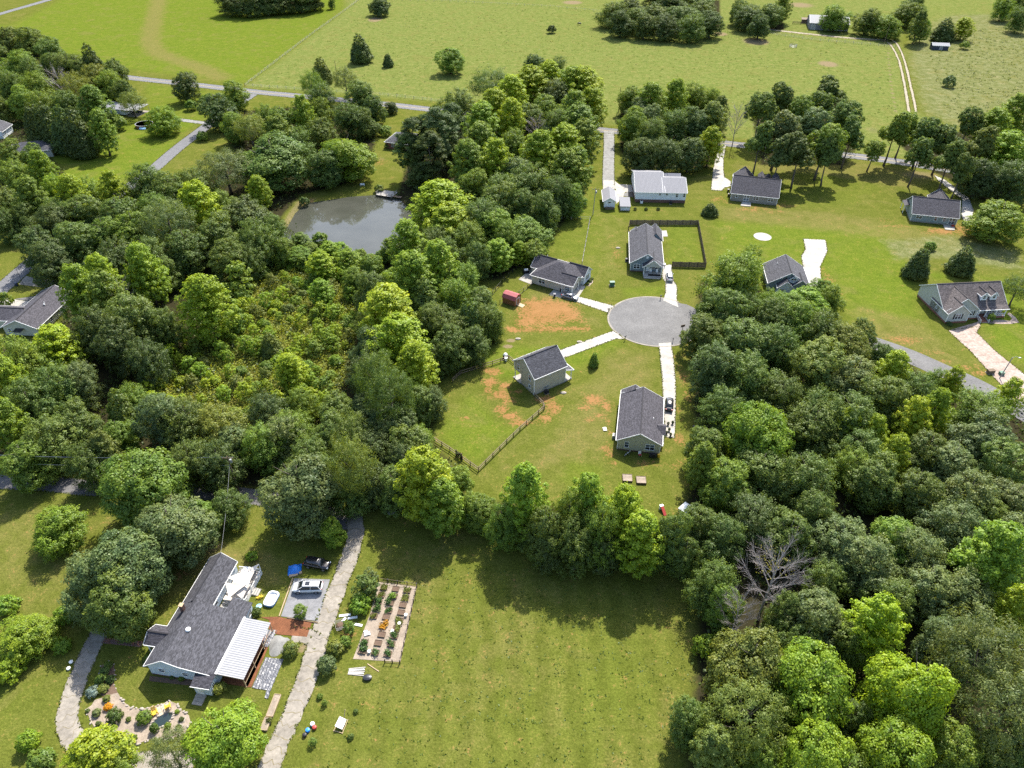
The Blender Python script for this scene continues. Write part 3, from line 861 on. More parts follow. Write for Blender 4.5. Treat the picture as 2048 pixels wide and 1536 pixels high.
# ------------------------------------------------------------------ trees
def leaf_mat(name, trans=0.40, gloss=0.018):
    m = bpy.data.materials.new(name)
    m.use_nodes = True
    nt = m.node_tree; nd = nt.nodes; lk = nt.links
    nd.clear()
    out = N(nd, 'ShaderNodeOutputMaterial')
    oi = N(nd, 'ShaderNodeObjectInfo')
    ge = N(nd, 'ShaderNodeNewGeometry')
    tc = N(nd, 'ShaderNodeTexCoord')
    nz = N(nd, 'ShaderNodeTexNoise', inp={'Scale': 0.55, 'Detail': 3})
    lk.new(tc.outputs['Object'], nz.inputs['Vector'])
    r1 = ramp(nd, [(0.0, (0.72, 0.76, 0.66)), (0.5, (0.98, 0.98, 0.95)), (1.0, (1.32, 1.25, 1.2))])
    lk.new(ge.outputs['Random Per Island'], r1.inputs[0])
    r2 = ramp(nd, [(0.3, (0.72, 0.82, 0.92)), (0.7, (1.34, 1.2, 0.9))])
    lk.new(nz.outputs['Fac'], r2.inputs[0])
    m1 = N(nd, 'ShaderNodeMix', data_type='RGBA', blend_type='MULTIPLY'); m1.inputs[0].default_value = 1.0
    lk.new(oi.outputs['Color'], m1.inputs[6]); lk.new(r1.outputs[0], m1.inputs[7])
    m2 = N(nd, 'ShaderNodeMix', data_type='RGBA', blend_type='MULTIPLY'); m2.inputs[0].default_value = 1.0
    lk.new(m1.outputs[2], m2.inputs[6]); lk.new(r2.outputs[0], m2.inputs[7])
    df = N(nd, 'ShaderNodeBsdfDiffuse')
    lk.new(m2.outputs[2], df.inputs[0])
    tr = N(nd, 'ShaderNodeBsdfTranslucent')
    m3 = N(nd, 'ShaderNodeMix', data_type='RGBA', blend_type='MULTIPLY'); m3.inputs[0].default_value = 1.0
    m3.inputs[7].default_value = (1.35, 1.25, 0.5, 1)
    lk.new(m2.outputs[2], m3.inputs[6])
    lk.new(m3.outputs[2], tr.inputs[0])
    mx = N(nd, 'ShaderNodeMixShader'); mx.inputs[0].default_value = trans
    lk.new(df.outputs[0], mx.inputs[1]); lk.new(tr.outputs[0], mx.inputs[2])
    gl = N(nd, 'ShaderNodeBsdfGlossy'); gl.inputs['Roughness'].default_value = 0.5
    gl.inputs['Color'].default_value = (0.8, 0.85, 0.8, 1)
    mg = N(nd, 'ShaderNodeMixShader'); mg.inputs[0].default_value = gloss
    lk.new(mx.outputs[0], mg.inputs[1]); lk.new(gl.outputs[0], mg.inputs[2])
    lk.new(mg.outputs[0], out.inputs[0])
    return m
M['leaf'] = leaf_mat('leaves')

def unit(v):
    return v / (np.linalg.norm(v, axis=-1, keepdims=True) + 1e-9)

def leaf_quads(pos, nrm, size, asp=1.0, g=None):
    """one small bent-free quad for every leaf spray"""
    g = g or rng
    n = len(pos)
    t = unit(np.cross(nrm, unit(g.normal(size=(n, 3)))))
    b_ = np.cross(nrm, t)
    a = (size * 0.5)[:, None]
    t = t * a; b_ = b_ * a * asp
    v = np.stack([pos - t - b_ * 0.6, pos + t * 0.7 - b_, pos + t + b_ * 0.6, pos - t * 0.7 + b_], 1).reshape(-1, 3)
    q = np.arange(4 * n).reshape(n, 4)
    return v, q

def clumps_to_leaves(cen, rad, out_dir, per, size, flat=0.8, up=0.45, g=None, elong=None):
    P_, N_ = [], []
    for c, r, od in zip(cen, rad, out_dir):
        k = max(min(8, per), int(per * (r / rad.mean()) ** 1.6))
        d = unit(g.normal(size=(k, 3)) + od * 0.75 + np.array([0, 0, up * 0.7]))
        rr = r * g.uniform(0.45, 1.22, (k, 1)) ** 0.75
        off = d * rr * np.array([1, 1, flat])
        if elong is not None:
            off = off + od * (g.uniform(0, 1, (k, 1)) ** 2) * r * elong
        P_.append(c + off)
        N_.append(unit(d * 0.9 + od * 0.35 + np.array([0, 0, up]) + g.normal(size=(k, 3)) * 0.42))
    P_ = np.concatenate(P_); N_ = np.concatenate(N_)
    sz = g.uniform(size[0], size[1], len(P_))
    return P_, N_, sz

def sph(n, g, zmin=-0.35):
    i = np.arange(n) + 0.5
    z = 1 - (1 - zmin) * i / n
    ph = i * 2.39996 + g.uniform(0, 6)
    r = np.sqrt(np.maximum(0, 1 - z * z))
    d = np.stack([r * np.cos(ph), r * np.sin(ph), z], 1)
    return unit(d + g.normal(size=(n, 3)) * 0.13)

def crown_oak(seed, D=10.0, Hh=14.0, n=270, per=64, size=(0.2, 0.38), top=1.0, low=0.02, lob=0.28, zmin=-0.92, big=False, elong=None, flat=0.8):
    """crown of several rounded sub-masses with gaps between them, each covered by leaf clumps"""
    g = np.random.default_rng(seed)
    a = D / 2
    az = Hh * (1 - low) * 0.5
    zc = Hh * low + az
    L = [(0.1 * a * g.normal(), 0.1 * a * g.normal(), zc + 0.36 * az, 0.5 * g.uniform(0.9, 1.15))]
    k1 = 9 if big else 6
    for k in range(k1):
        th_ = 2 * math.pi * (k + g.uniform(-0.3, 0.3)) / k1
        rr = g.uniform(0.48, 0.66) * a
        L.append((rr * math.cos(th_), rr * math.sin(th_), zc + g.uniform(-0.4, 0.3) * az, g.uniform(0.32, 0.46) * (0.86 if big else 1.0)))
    for k in range(4 if big else 2):
        th_ = g.uniform(0, 6.28)
        L.append((0.32 * a * math.cos(th_), 0.32 * a * math.sin(th_), zc + g.uniform(0.3, 0.62) * az, g.uniform(0.28, 0.4)))
    if zmin < -0.8:
        for k in range(5):
            th_ = 2 * math.pi * (k + g.uniform(-0.3, 0.3)) / 5
            L.append((0.5 * a * math.cos(th_), 0.5 * a * math.sin(th_), zc - 0.62 * az, g.uniform(0.3, 0.42)))
    vsc = min(max(az / a * 0.72, 0.65), 1.15)
    C = np.array([l[:3] for l in L]); C[:, :2] *= 0.9; Rr = np.array([l[3] for l in L]) * a * 0.93
    tot = (Rr ** 2).sum()
    cen, od = [], []
    for c, r in zip(C, Rr):
        m = max(10, int(n * 1.45 * r * r / tot))
        d = sph(m, g, -0.8)
        p = c + d * np.array([r, r, r * vsc]) * g.uniform(0.84, 1.06, (m, 1))
        for c2, r2 in zip(C, Rr):
            if c2 is c or (c2 == c).all(): continue
            q = (p - c2) / np.array([r2, r2, r2 * vsc])
            keep = (q * q).sum(1) > 0.72
            p, d = p[keep], d[keep]
        cen.append(p); od.append(d)
    cen = np.concatenate(cen); od = np.concatenate(od)
    cen[:, 2] = np.maximum(cen[:, 2], 0.03 * Hh)
    ko = unit(cen - np.array([0, 0, zc]))
    od = unit(od * 0.75 + ko * 0.4)
    rad = g.uniform(0.085, 0.165, len(cen)) * a * 1.15
    m = len(cen) // 6
    inner = unit(g.normal(size=(m, 3))) * np.array([a, a, az]) * g.uniform(0.1, 0.5, (m, 1)) + np.array([0, 0, zc])
    cen = np.concatenate([cen, inner]); od = np.concatenate([od, unit(g.normal(size=(m, 3)))])
    rad = np.concatenate([rad, g.uniform(0.16, 0.24, m) * a])
    P_, N_, sz = clumps_to_leaves(cen, rad, od, per, size, flat, 0.45, g, elong)
    return leaf_quads(P_, N_, sz, 0.85 if elong is None else 0.62, g)

def crown_poplar(seed, D=9.0, Hh=17.0, n=170, per=72, size=(0.2, 0.4)):
    g = np.random.default_rng(seed)
    t = np.sort(g.uniform(0, 1, n))
    z = Hh * (0.10 + 0.88 * t)
    prof = np.sin(np.clip(t * 0.86 + 0.10, 0, 1) * math.pi) ** 0.62 * (1 - 0.28 * t)
    ph = np.arange(n) * 2.39996 + g.uniform(0, 6)
    arm = 1 + 0.30 * np.sin(ph * 2.7 + t * 9) + g.normal(size=n) * 0.10
    r = D / 2 * prof * np.clip(arm, 0.55, 1.35) * 0.86
    cen = np.stack([np.cos(ph) * r, np.sin(ph) * r, z], 1)
    od = unit(np.stack([np.cos(ph) * 0.8, np.sin(ph) * 0.8, 0.35 + t * 0.9], 1))
    rad = g.uniform(0.11, 0.19, n) * D / 2 * 1.05
    k = n // 3
    ti = g.uniform(0.1, 0.9, k)
    ic = np.stack([g.normal(size=k) * D * 0.12, g.normal(size=k) * D * 0.12, Hh * (0.2 + 0.75 * ti)], 1)
    cen = np.concatenate([cen, ic]); od = np.concatenate([od, unit(g.normal(size=(k, 3)) + [0, 0, 0.8])])
    rad = np.concatenate([rad, g.uniform(0.16, 0.24, k) * D / 2])
    P_, N_, sz = clumps_to_leaves(cen, rad, od, per, size, 0.9, 0.35, g, 0.55)
    return leaf_quads(P_, N_, sz, 0.8, g)

def crown_willow(seed, D=11.0, Hh=14.0, n=160, per=80):
    g = np.random.default_rng(seed)
    zc = Hh * 0.6
    d = sph(n, g, -0.6)
    a = np.array([D / 2, D / 2, Hh * 0.4])
    cen = d * a * g.uniform(0.55, 0.98, (n, 1)); cen[:, 2] += zc
    rad = g.uniform(0.12, 0.2, n) * D / 2
    P_, N_, sz = clumps_to_leaves(cen, rad, d, per, (0.2, 0.4), 1.0, 0.3, g, 0.9)
    return leaf_quads(P_, N_, sz, 0.35, g)

def crown_pine(seed, D=7.5, Hh=19.0, n=130, per=100):
    g = np.random.default_rng(seed)
    t = np.sort(g.uniform(0, 1, n))
    z = Hh * (0.34 + 0.65 * t)
    prof = np.clip(np.sin((0.12 + 0.88 * t) * math.pi) ** 0.7, 0.16, 1)
    ph = g.uniform(0, 2 * math.pi, n)
    r = D / 2 * prof * g.uniform(0.35, 1.05, n)
    cen = np.stack([np.cos(ph) * r, np.sin(ph) * r, z], 1)
    od = unit(np.stack([np.cos(ph), np.sin(ph), np.full(n, 0.5)], 1))
    rad = g.uniform(0.17, 0.28, n) * D / 2
    P_, N_, sz = clumps_to_leaves(cen, rad, od, per, (0.3, 0.55), 0.6, 0.5, g, 0.4)
    return leaf_quads(P_, N_, sz, 0.36, g)

def crown_cedar(seed, D=5.0, Hh=9.0, n=150, per=60, base=0.04, power=0.62):
    g = np.random.default_rng(seed)
    t = np.sort(1 - g.uniform(0, 1, n) ** 0.65)
    z = Hh * (base + (0.97 - base) * t)
    ph = np.arange(n) * 2.39996
    r = D / 2 * np.clip((1 - t) ** power * 1.02, 0.05, 1) * np.clip(1 + g.normal(size=n) * 0.12, 0.7, 1.3) * np.clip(t * 6 + 0.5, 0, 1)
    cen = np.stack([np.cos(ph) * r * 0.85, np.sin(ph) * r * 0.85, z], 1)
    od = unit(np.stack([np.cos(ph), np.sin(ph), np.full(n, 0.25)], 1))
    rad = (0.10 + 0.13 * (1 - t)) * D / 2 * g.uniform(0.85, 1.3, n) * 1.25
    P_, N_, sz = clumps_to_leaves(cen, rad, od, per, (0.22, 0.42), 1.0, 0.35, g, 0.4)
    return leaf_quads(P_, N_, sz, 0.6, g)

def crown_bush(seed, D=3.0, Hh=2.4, n=42, per=44, size=(0.14, 0.28)):
    g = np.random.default_rng(seed)
    d = sph(n, g, -0.1)
    k = 0.78 + g.normal(size=n) * 0.09
    cen = d * np.array([D / 2, D / 2, Hh * 0.62]) * k[:, None]
    cen[:, 2] += Hh * 0.34
    rad = g.uniform(0.2, 0.34, n) * D / 2
    P_, N_, sz = clumps_to_leaves(cen, rad, d, per, size, 0.9, 0.4, g)
    P_[:, 2] = np.maximum(P_[:, 2], 0.03)
    return leaf_quads(P_, N_, sz, 0.8, g)

def crown_sapling(seed, D=3.4, Hh=5.5, n=46, per=40, size=(0.18, 0.36)):
    g = np.random.default_rng(seed)
    t = np.sort(g.uniform(0, 1, n))
    prof = np.sin(np.clip(t * 0.85 + 0.12, 0, 1) * math.pi) ** 0.7
    ph = np.arange(n) * 2.39996
    r = D / 2 * prof * g.uniform(0.45, 1.1, n)
    cen = np.stack([np.cos(ph) * r, np.sin(ph) * r, Hh * (0.08 + 0.88 * t)], 1)
    od = unit(np.stack([np.cos(ph), np.sin(ph), np.full(n, 0.7)], 1))
    rad = g.uniform(0.16, 0.3, n) * D / 2
    P_, N_, sz = clumps_to_leaves(cen, rad, od, per, size, 1.0, 0.35, g, 0.8)
    return leaf_quads(P_, N_, sz, 0.6, g)

def trunk_mesh(seed, Hh, r0, limbs=7, lo=0.3, spread=0.32, D=10.0, name='trunk', mat=None, twigs=0):
    rd = random.Random(seed)
    mb = MB()
    pts, rs = [], []
    x = y = 0.0
    for i in range(7):
        t = i / 6
        pts.append((x, y, t * Hh * 0.9)); rs.append(r0 * (1.25 if i == 0 else 1) * (1 - t * 0.86))
        x += rd.uniform(-.02, .02) * Hh * 0.5; y += rd.uniform(-.02, .02) * Hh * 0.5
    mb.tube(pts, rs, 7)
    for k in range(limbs):
        t = lo + (0.85 - lo) * (k + rd.random() * 0.6) / limbs
        f = t * 6; i = min(int(f), 5)
        p0 = Vector(pts[i]).lerp(Vector(pts[i + 1]), f - i)
        a = k * 2.4 + rd.uniform(-.4, .4)
        L = D * spread * (1.15 - 0.6 * t)
        e1 = p0 + Vector((math.cos(a) * L * 0.5, math.sin(a) * L * 0.5, L * 0.45))
        e2 = p0 + Vector((math.cos(a) * L, math.sin(a) * L, L * rd.uniform(0.75, 1.1)))
        rr = r0 * 0.42 * (1.1 - t * 0.7)
        mb.tube([p0, e1, e2], [rr, rr * 0.6, rr * 0.2], 5, False)
        for w in range(twigs):
            s = rd.uniform(0.25, 1.0)
            q0 = p0.lerp(e1, s * 2) if s < 0.5 else e1.lerp(e2, s * 2 - 1)
            dd = Vector((math.cos(a) + rd.uniform(-.9, .9), math.sin(a) + rd.uniform(-.9, .9), rd.uniform(0.2, 1.4))).normalized()
            q1 = q0 + dd * L * rd.uniform(0.22, 0.5)
            mb.tube([q0, q0.lerp(q1, .5) + Vector((rd.uniform(-.1, .1), rd.uniform(-.1, .1), 0.05)), q1], [rr * 0.3, rr * 0.2, rr * 0.07], 4, False)
            for w2 in range(3):
                q2 = q0.lerp(q1, rd.uniform(0.3, 1)); d2 = (dd + Vector((rd.uniform(-1, 1), rd.uniform(-1, 1), rd.uniform(-.2, 1)))).normalized()
                mb.tube([q2, q2 + d2 * L * rd.uniform(0.1, 0.25)], [rr * 0.13, rr * 0.05], 3, False)
    return mb.mesh(name, mat or M['bark'], True)

PROTO = {}
def proto(key, crown, D, Hh, zc, trunk):
    v, q = crown
    me = fast_mesh('crown', v, q, M['leaf'])
    PROTO.setdefault(key, []).append((me, trunk, D, Hh, zc))
for s in range(4):
    proto('o', crown_oak(100 + s, elong=0.35), 10, 14, 0.53, trunk_mesh(s, 14, 0.34))
for s in range(4):
    proto('o', crown_oak(120 + s, 10, 14, 210, 84, (0.18, 0.36), elong=1.0 + 0.25 * s, flat=1.0), 10, 14, 0.53, trunk_mesh(10 + s, 14, 0.34))
for s in range(2):
    proto('O', crown_oak(140 + s, 14, 16, 380, 66, (0.2, 0.38), 1, 0.05, 0.3, -0.92, True), 14, 16, 0.57, trunk_mesh(20 + s, 16, 0.5, 9, 0.22, 0.34, 14))
for s in range(3):
    proto('m', crown_poplar(200 + s), 9, 17, 0.55, trunk_mesh(30 + s, 17, 0.32, 9, 0.15, 0.3, 9))
for s in range(2):
    proto('w', crown_willow(300 + s), 11, 14, 0.60, trunk_mesh(40 + s, 14, 0.36, 8, 0.25, 0.34, 11))
for s in range(3):
    proto('p', crown_pine(400 + s), 7.5, 19, 0.68, trunk_mesh(50 + s, 19, 0.26, 12, 0.34, 0.3, 7.5))
for s in range(2):
    proto('c', crown_cedar(500 + s), 5, 9, 0.45, trunk_mesh(60 + s, 9, 0.16, 4, 0.3, 0.2, 5))
    proto('b', crown_bush(600 + s), 3, 2.4, 0.5, trunk_mesh(70 + s, 1.8, 0.08, 5, 0.15, 0.3, 3))
    proto('s', crown_sapling(700 + s), 3.4, 5.5, 0.5, trunk_mesh(80 + s, 5.0, 0.07, 5, 0.15, 0.28, 3.4))
# open-crowned trees whose stems show
for s in range(2):
    g_ = crown_oak(160 + s, 9, 18, 150, 66, (0.2, 0.4), 1, 0.26, 0.34, -0.7)
    proto('t', g_, 9, 18, 0.63, trunk_mesh(90 + s, 18, 0.3, 8, 0.4, 0.3, 9))
proto('d', crown_oak(180, 6, 12, 7, 2, (0.12, 0.22), 1, 0.5, 0.2, -0.5), 8, 13, 0.62, trunk_mesh(95, 13, 0.2, 18, 0.25, 0.46, 9, 'trunk', M['deadwood'], 20))

COLR = {'D': ((0.098, 0.146, 0.029), 'dark green'), 'M': ((0.134, 0.202, 0.028), 'mid green'), 'Y': ((0.215, 0.292, 0.016), 'yellow-green'),
        'G': ((0.162, 0.248, 0.021), 'bright green'), 'B': ((0.120, 0.164, 0.058), 'grey-green'), 'O': ((0.148, 0.182, 0.036), 'olive'), 'N': ((0.076, 0.112, 0.030), 'deep green'), 'X': ((0.2, 0.2, 0.06), 'grey')}
NOUN = {'o': ('broadleaf_tree', 'round tree', 'tree'), 'O': ('broadleaf_tree', 'huge spreading tree', 'tree'), 'm': ('leafy_tree', 'upright tree', 'tree'),
        'w': ('feathery_tree', 'feathery tree', 'tree'), 'p': ('pine_tree', 'tall pine', 'tree'), 'c': ('cedar_tree', 'conical cedar', 'tree'),
        'b': ('bush', 'rounded bush', 'bush'), 's': ('sapling', 'young sapling', 'sapling'), 't': ('tall_tree', 'bare-trunked tree', 'tree'), 'd': ('bare_tree', 'nearly leafless tree', 'tree')}
ORD = ['nearest to'] + [w + ' from' for w in 'second third fourth fifth sixth seventh eighth ninth tenth eleventh twelfth thirteenth fourteenth fifteenth sixteenth seventeenth eighteenth nineteenth twentieth twenty-first twenty-second twenty-third twenty-fourth twenty-fifth twenty-sixth twenty-seventh twenty-eighth'.split()]
tree_rnd = random.Random(5)

def plant(kind, col, base, D, Hh, label, group=None, sz_jit=True):
    me, tr, D0, H0, zc = tree_rnd.choice(PROTO[kind])
    name, noun, cat = NOUN[kind]
    t = thing(name, label, cat, (base[0], base[1], 0), tree_rnd.uniform(0, 6.283), group)
    s = D / D0
    t.scale = (s * tree_rnd.uniform(0.9, 1.1), s * tree_rnd.uniform(0.9, 1.1), Hh / H0)
    t.rotation_euler = (tree_rnd.uniform(-.05, .05), tree_rnd.uniform(-.05, .05), tree_rnd.uniform(0, 6.283))
    c = link(bpy.data.objects.new('crown', me), t)
    b_ = COLR[col][0]
    k = tree_rnd.uniform(0.86, 1.16); h = tree_rnd.uniform(-0.08, 0.08)
    c.color = (b_[0] * k * (1 + h), b_[1] * k, b_[2] * k * (1 - h), 1)
    link(bpy.data.objects.new('trunk', tr), t)
    return t

def size_for(kind, w, py):
    D = w / PXM(py) * {'o': 1.04, 'm': 1.0, 'w': 1.0}.get(kind, 1.0)
    Hh = {'o': min(15.5, 4.2 + 0.8 * D), 'O': 5 + 0.72 * D, 'm': min(18, 5.0 + 1.1 * D), 'w': 4 + 0.85 * D, 'p': 11 + 1.0 * D, 'c': 1.75 * D, 'b': 0.82 * D, 's': 1.45 * D, 't': 10 + 0.85 * D, 'd': 5 + 1.1 * D}[kind]
    return D, min(Hh, 24)

def grove(area, mark, mark_px, data, hadd=0.0, grow=1.0):
    """trees of one place: cx cy width kind+colour [height]; labels count outward from a landmark"""
    mk_ = G(*mark_px)
    rows = []
    for ln in data.replace('\n', ';').split(';'):
        p = ln.split()
        if not p: continue
        cx, cy, w = float(p[0]), float(p[1]), float(p[2]) * grow
        kind, col = p[3][0], p[3][1]
        D, Hh = size_for(kind, w, cy)
        D, Hh = size_for(kind, w, cy + Hh * 0.3 * PXM(cy) * 0.0)
        if len(p) > 4: Hh = float(p[4])
        else: Hh += hadd
        zc = PROTO[kind][0][4]
        base = G(cx, cy, Hh * zc)
        D *= (CAM_H - Hh * zc) / CAM_H
        rows.append((kind, col, base, D, Hh))
    by = {}
    for r in rows:
        by.setdefault(r[0] + r[1], []).append(r)
    for kc, rs in by.items():
        rs.sort(key=lambda r: (r[2] - mk_).length)
        for i, (kind, col, base, D, Hh) in enumerate(rs):
            noun = NOUN[kind][1]
            if kind == 'd': first = noun
            else: first = COLR[col][1] + ' ' + noun
            lab = f'{first} {area}' if len(rs) == 1 else f'{first} {area}, {ORD[min(i, 27)]} {mark}'
            plant(kind, col, base, D, Hh, lab, 'trees ' + area)

grove('in the north-west wood', 'the carport', (265, 215), '''
15 75 62 oO;60 80 58 oD;98 102 60 oD;40 128 62 oM;108 128 58 oD;142 132 66 oD;185 132 42 cN;20 170 55 oD;70 172 60 oM;118 160 50 dX;150 178 62 wO;187 160 55 oO
216 168 50 oM;232 138 44 oD;4 215 46 oD;42 205 58 oM;86 214 62 oM;132 214 60 oD;190 212 66 mM;72 250 46 cN;98 252 50 cN;125 262 52 cN;155 268 54 cN;203 262 54 mM;60 140 50 oD;160 140 50 oD;-20 110 60 oD;-15 150 60 oM;235 245 34 bM''')
grove('over the carport', 'the road', (300, 160), '''262 205 52 wO 11;246 182 46 oD;228 165 40 oD''')
grove('at the west edge', 'the far-west lawn', (200, 330), '''
24 312 58 oM;70 316 50 oM;36 352 62 oM;86 342 52 mG;20 402 62 oD;62 402 62 mM;115 382 54 oG;152 398 62 mY;10 448 54 oD;48 440 54 oD;96 420 56 oM;130 425 60 oD''')
grove('beside the side road', 'the main road', (420, 172), '''370 168 56 oN 15;381 210 24 bM;322 238 62 oG 12;436 218 66 oN 17;470 188 48 oM;415 200 30 bM;404 272 22 bM''')
grove('between main road and pond', 'the dock', (780, 390), '''
643 142 34 cO 13;622 168 48 wM;642 196 60 oD;690 160 46 wB;722 192 62 oD;748 214 52 oD;700 236 62 oD;562 240 60 oM;604 232 52 mG;560 276 66 mM;500 256 74 wO 13;642 262 58 oD;547 316 158 OD 19;692 308 124 OG 16;740 252 46 oD 8
470 252 50 oM;596 290 60 oD;648 330 70 oD;782 213 28 oN 6;450 340 112 wB 16;519 384 48 mY 12;608 402 20 bD;758 376 18 bO;850 352 30 bD;770 262 22 bM;640 225 50 oM;530 235 50 oM;728 245 46 oD''')
grove('in the wood west of the pond', 'the pond', (690, 450), '''
225 384 52 mY;290 366 84 oD;342 386 76 oD;392 372 80 oD;400 416 92 mY;240 430 92 oD;166 430 94 oD;106 452 92 oN;76 490 82 oN;150 486 94 oD;216 470 84 oM;272 462 84 oM;334 448 96 wB;370 500 92 oD
432 470 84 oD;492 430 96 oN;516 480 86 oD;462 520 76 oD;300 512 82 oD;240 522 82 oN;194 540 72 oN;332 542 62 oD;100 528 80 oN;500 520 60 oD;440 410 60 oM;180 390 60 oM;560 500 50 oM;545 455 50 oD;310 420 70 oM''')
grove('by the west ranch house', 'that house', (70, 640), '''
206 560 64 mY;292 548 74 mG;165 592 78 mG;212 602 76 mM;276 640 112 oD;190 662 92 oN;242 692 96 oN;332 652 66 oD;292 720 76 oN;112 698 98 mY 13;40 722 100 oM;18 768 72 mY;110 782 94 oD;163 765 74 oB;66 812 92 oD;20 852 74 mG;240 590 50 dX;8 600 30 bM''', 1.5)
grove('above the gravel lane', 'the lane pole', (480, 970), '''
102 878 104 oD;152 848 84 oD;56 918 94 oM;242 828 64 cD;212 905 60 mO;180 928 84 oD;332 832 106 oB;376 846 96 oD;442 852 92 oO;536 826 86 oN;562 872 86 oB;602 806 56 oM;470 880 76 oB;584 862 80 oM;528 888 86 oM;380 922 94 oD
440 930 86 oN;620 915 80 oD;285 960 178 OM 17;594 978 168 OB 17;660 870 80 oD;650 960 80 oD;240 870 70 oM;270 800 60 oM;700 985 70 oD''')
grove('north-east of the pond', 'the dock', (780, 390), '''
984 168 92 wD 16;912 206 68 oD;1068 128 42 oN;1115 140 44 oD;1059 172 82 mY;1100 160 62 mY;1022 192 72 mY;1140 172 62 mG;1168 174 82 mY;1180 215 62 mY;1114 186 62 oB;1090 216 62 oM;988 220 72 mY;1020 240 62 mY;964 248 72 mG;1150 222 62 mM;1070 252 44 dX 13;1158 252 82 mM;1164 286 72 mM
1076 308 84 mY;1128 296 84 mY;991 326 74 mY;940 330 72 mM;1030 342 64 oB;960 290 72 mM;1130 350 84 mM;1060 372 84 oD;1110 390 74 oD;1000 382 74 oD;950 372 64 oM;1150 342 64 mM;1040 412 64 oD;1090 420 64 oD;1060 235 70 oD;1110 250 60 oD;1030 290 60 oM;1145 400 50 oM;905 300 50 oD
878 258 74 pN 25;828 276 66 pN 22;862 300 60 pN 20;842 345 66 oN 10;898 245 60 pN 22;815 300 50 pD 17''')
grove('south-east of the pond', 'the dock', (780, 390), '''
882 412 132 mY 17;902 452 104 mY 15;998 404 84 oD;960 440 84 oD;990 452 84 oM;1052 470 94 oM 11;1012 482 64 oM;998 508 64 mG 10;930 482 74 oM;865 487 64 oD;816 496 74 mG;900 512 66 oD;1038 506 34 mY 8;845 520 60 oM;950 520 60 oD;1070 500 50 oM 9;780 500 40 mM 8''')
grove('along the pond bank', 'the dock', (780, 390), '''
600 486 44 mM 7;622 500 46 oM 6;660 508 52 mG 8;700 522 52 mG 8;742 528 52 oM 8;640 478 34 bM;680 496 30 bG;575 498 40 mM 7;720 510 30 bM;765 512 30 bM''')
grove('around the overgrown clearing', 'the scrub', (413, 640), '''
413 616 100 mY 19;642 585 50 mG 8;584 742 66 mY 10;600 512 50 oM 6;640 530 54 mY 9;480 560 50 sM;540 690 40 cO 7;470 640 40 sM''')
grove('beside the fenced lot', 'the circle', (1305, 642), '''
776 628 116 mY 17;824 558 96 mG;882 536 76 mG;740 582 74 oD;735 642 56 oD;710 562 50 oM 9;850 602 70 cD 14;902 592 74 oM;880 652 84 oD;940 642 66 cD 13;962 602 62 oD;982 646 48 oM 9;946 690 60 oD 10;902 692 74 oD;860 642 74 oD;794 692 114 mY 17;830 742 84 mY
742 702 84 oN;730 742 74 oN;752 762 92 wD 18;782 802 104 wD 19;762 852 92 oN;834 806 74 oD;868 802 50 oB 9;802 862 92 oN;820 902 92 oD;732 822 84 oN;702 872 92 wD;700 932 92 wO 18;752 902 84 oN;800 932 84 oN;836 882 58 oM 10
848 962 124 mY 17;916 966 64 oM 9;790 975 84 oD;884 1012 84 mG 13;890 560 60 oD;930 560 60 oM;970 640 60 oD;872 716 50 oD;780 570 60 oM;680 820 80 oD;740 960 80 oN;860 1000 60 oM''')
grove('in the hedge above the lawn', 'the broken lane', (700, 1060), '''
1050 1006 90 mG 18;962 1022 64 oM 9;1002 1046 70 oM 12;1090 1066 80 oD 15;1132 1038 72 oM 16;1172 1018 84 mG 17;1200 1066 80 oM 16;1152 1088 80 oD 13;1246 1044 88 mY 16;1282 1082 96 mY 15;1210 1100 74 oN 10;1100 1098 64 oN 9;1342 1078 80 oD 15;1310 1095 60 oD 10;940 1015 62 oM 8;1030 1060 50 oM 8;1060 1085 50 bD;1250 1090 60 oD 10;985 1050 40 bM;1160 1040 60 oB 12;1370 1110 70 oD 11''')
grove('in the wood by the street', 'the turning circle', (1305, 642), '''
1468 560 124 oM 18;1450 622 92 oD;1542 608 62 wM 9;1606 614 86 mG 11;1642 582 52 oM 9;1660 602 54 oM;1580 622 74 oM;1404 668 84 oD 12;1478 680 114 oD;1540 642 84 oD;1553 690 94 oD;1594 648 84 oM;1650 668 84 oD;1690 696 84 oO;1724 670 56 oD;1762 714 56 oD
1642 732 104 oO;1707 755 94 oB;1782 744 64 mY 13;1432 740 104 oN;1500 762 104 oD;1450 822 94 oD;1560 792 84 oD;1837 786 86 oD;1872 766 52 oM;1902 774 46 mY;1770 802 104 oD;1700 832 104 oD;1640 832 94 oD;1862 828 64 mY 14;1824 848 64 mY 14;1956 830 102 oM;2014 798 54 mY;1960 882 114 oB
1500 620 60 oD;1420 610 50 oD;1500 522 44 oM 11''')
grove('in the big wood', 'the raised beds', (1268, 958), '''
1518 866 144 OG 17;1416 888 84 oD;1402 932 64 mM;1621 858 94 oD;1690 852 54 mY;1745 872 54 mY;1720 902 84 oD;1782 914 64 mY;1850 902 94 oD;1900 932 104 oB;2002 932 114 oD;1452 962 104 oM;1526 946 104 oD;1608 956 114 oD;1702 932 74 oM;1746 958 104 oD;1830 982 104 oD;1930 992 114 oB;2022 1002 104 oB
1395 1052 84 oD;1440 1082 94 oD;1502 1042 104 oN;1570 1072 104 oD;1622 1032 94 oD;1680 1090 114 oB;1732 1132 114 oB;1782 1082 94 oM;1828 1106 104 oB;1906 1054 114 oB;1962 1032 84 oD;2012 1082 94 oB;1993 1128 124 mG 18;1850 1182 114 oB;1934 1198 104 oB;1782 1202 94 oD;1422 1170 84 oD 12;1452 1212 74 oM 11;1660 1160 80 oD''')
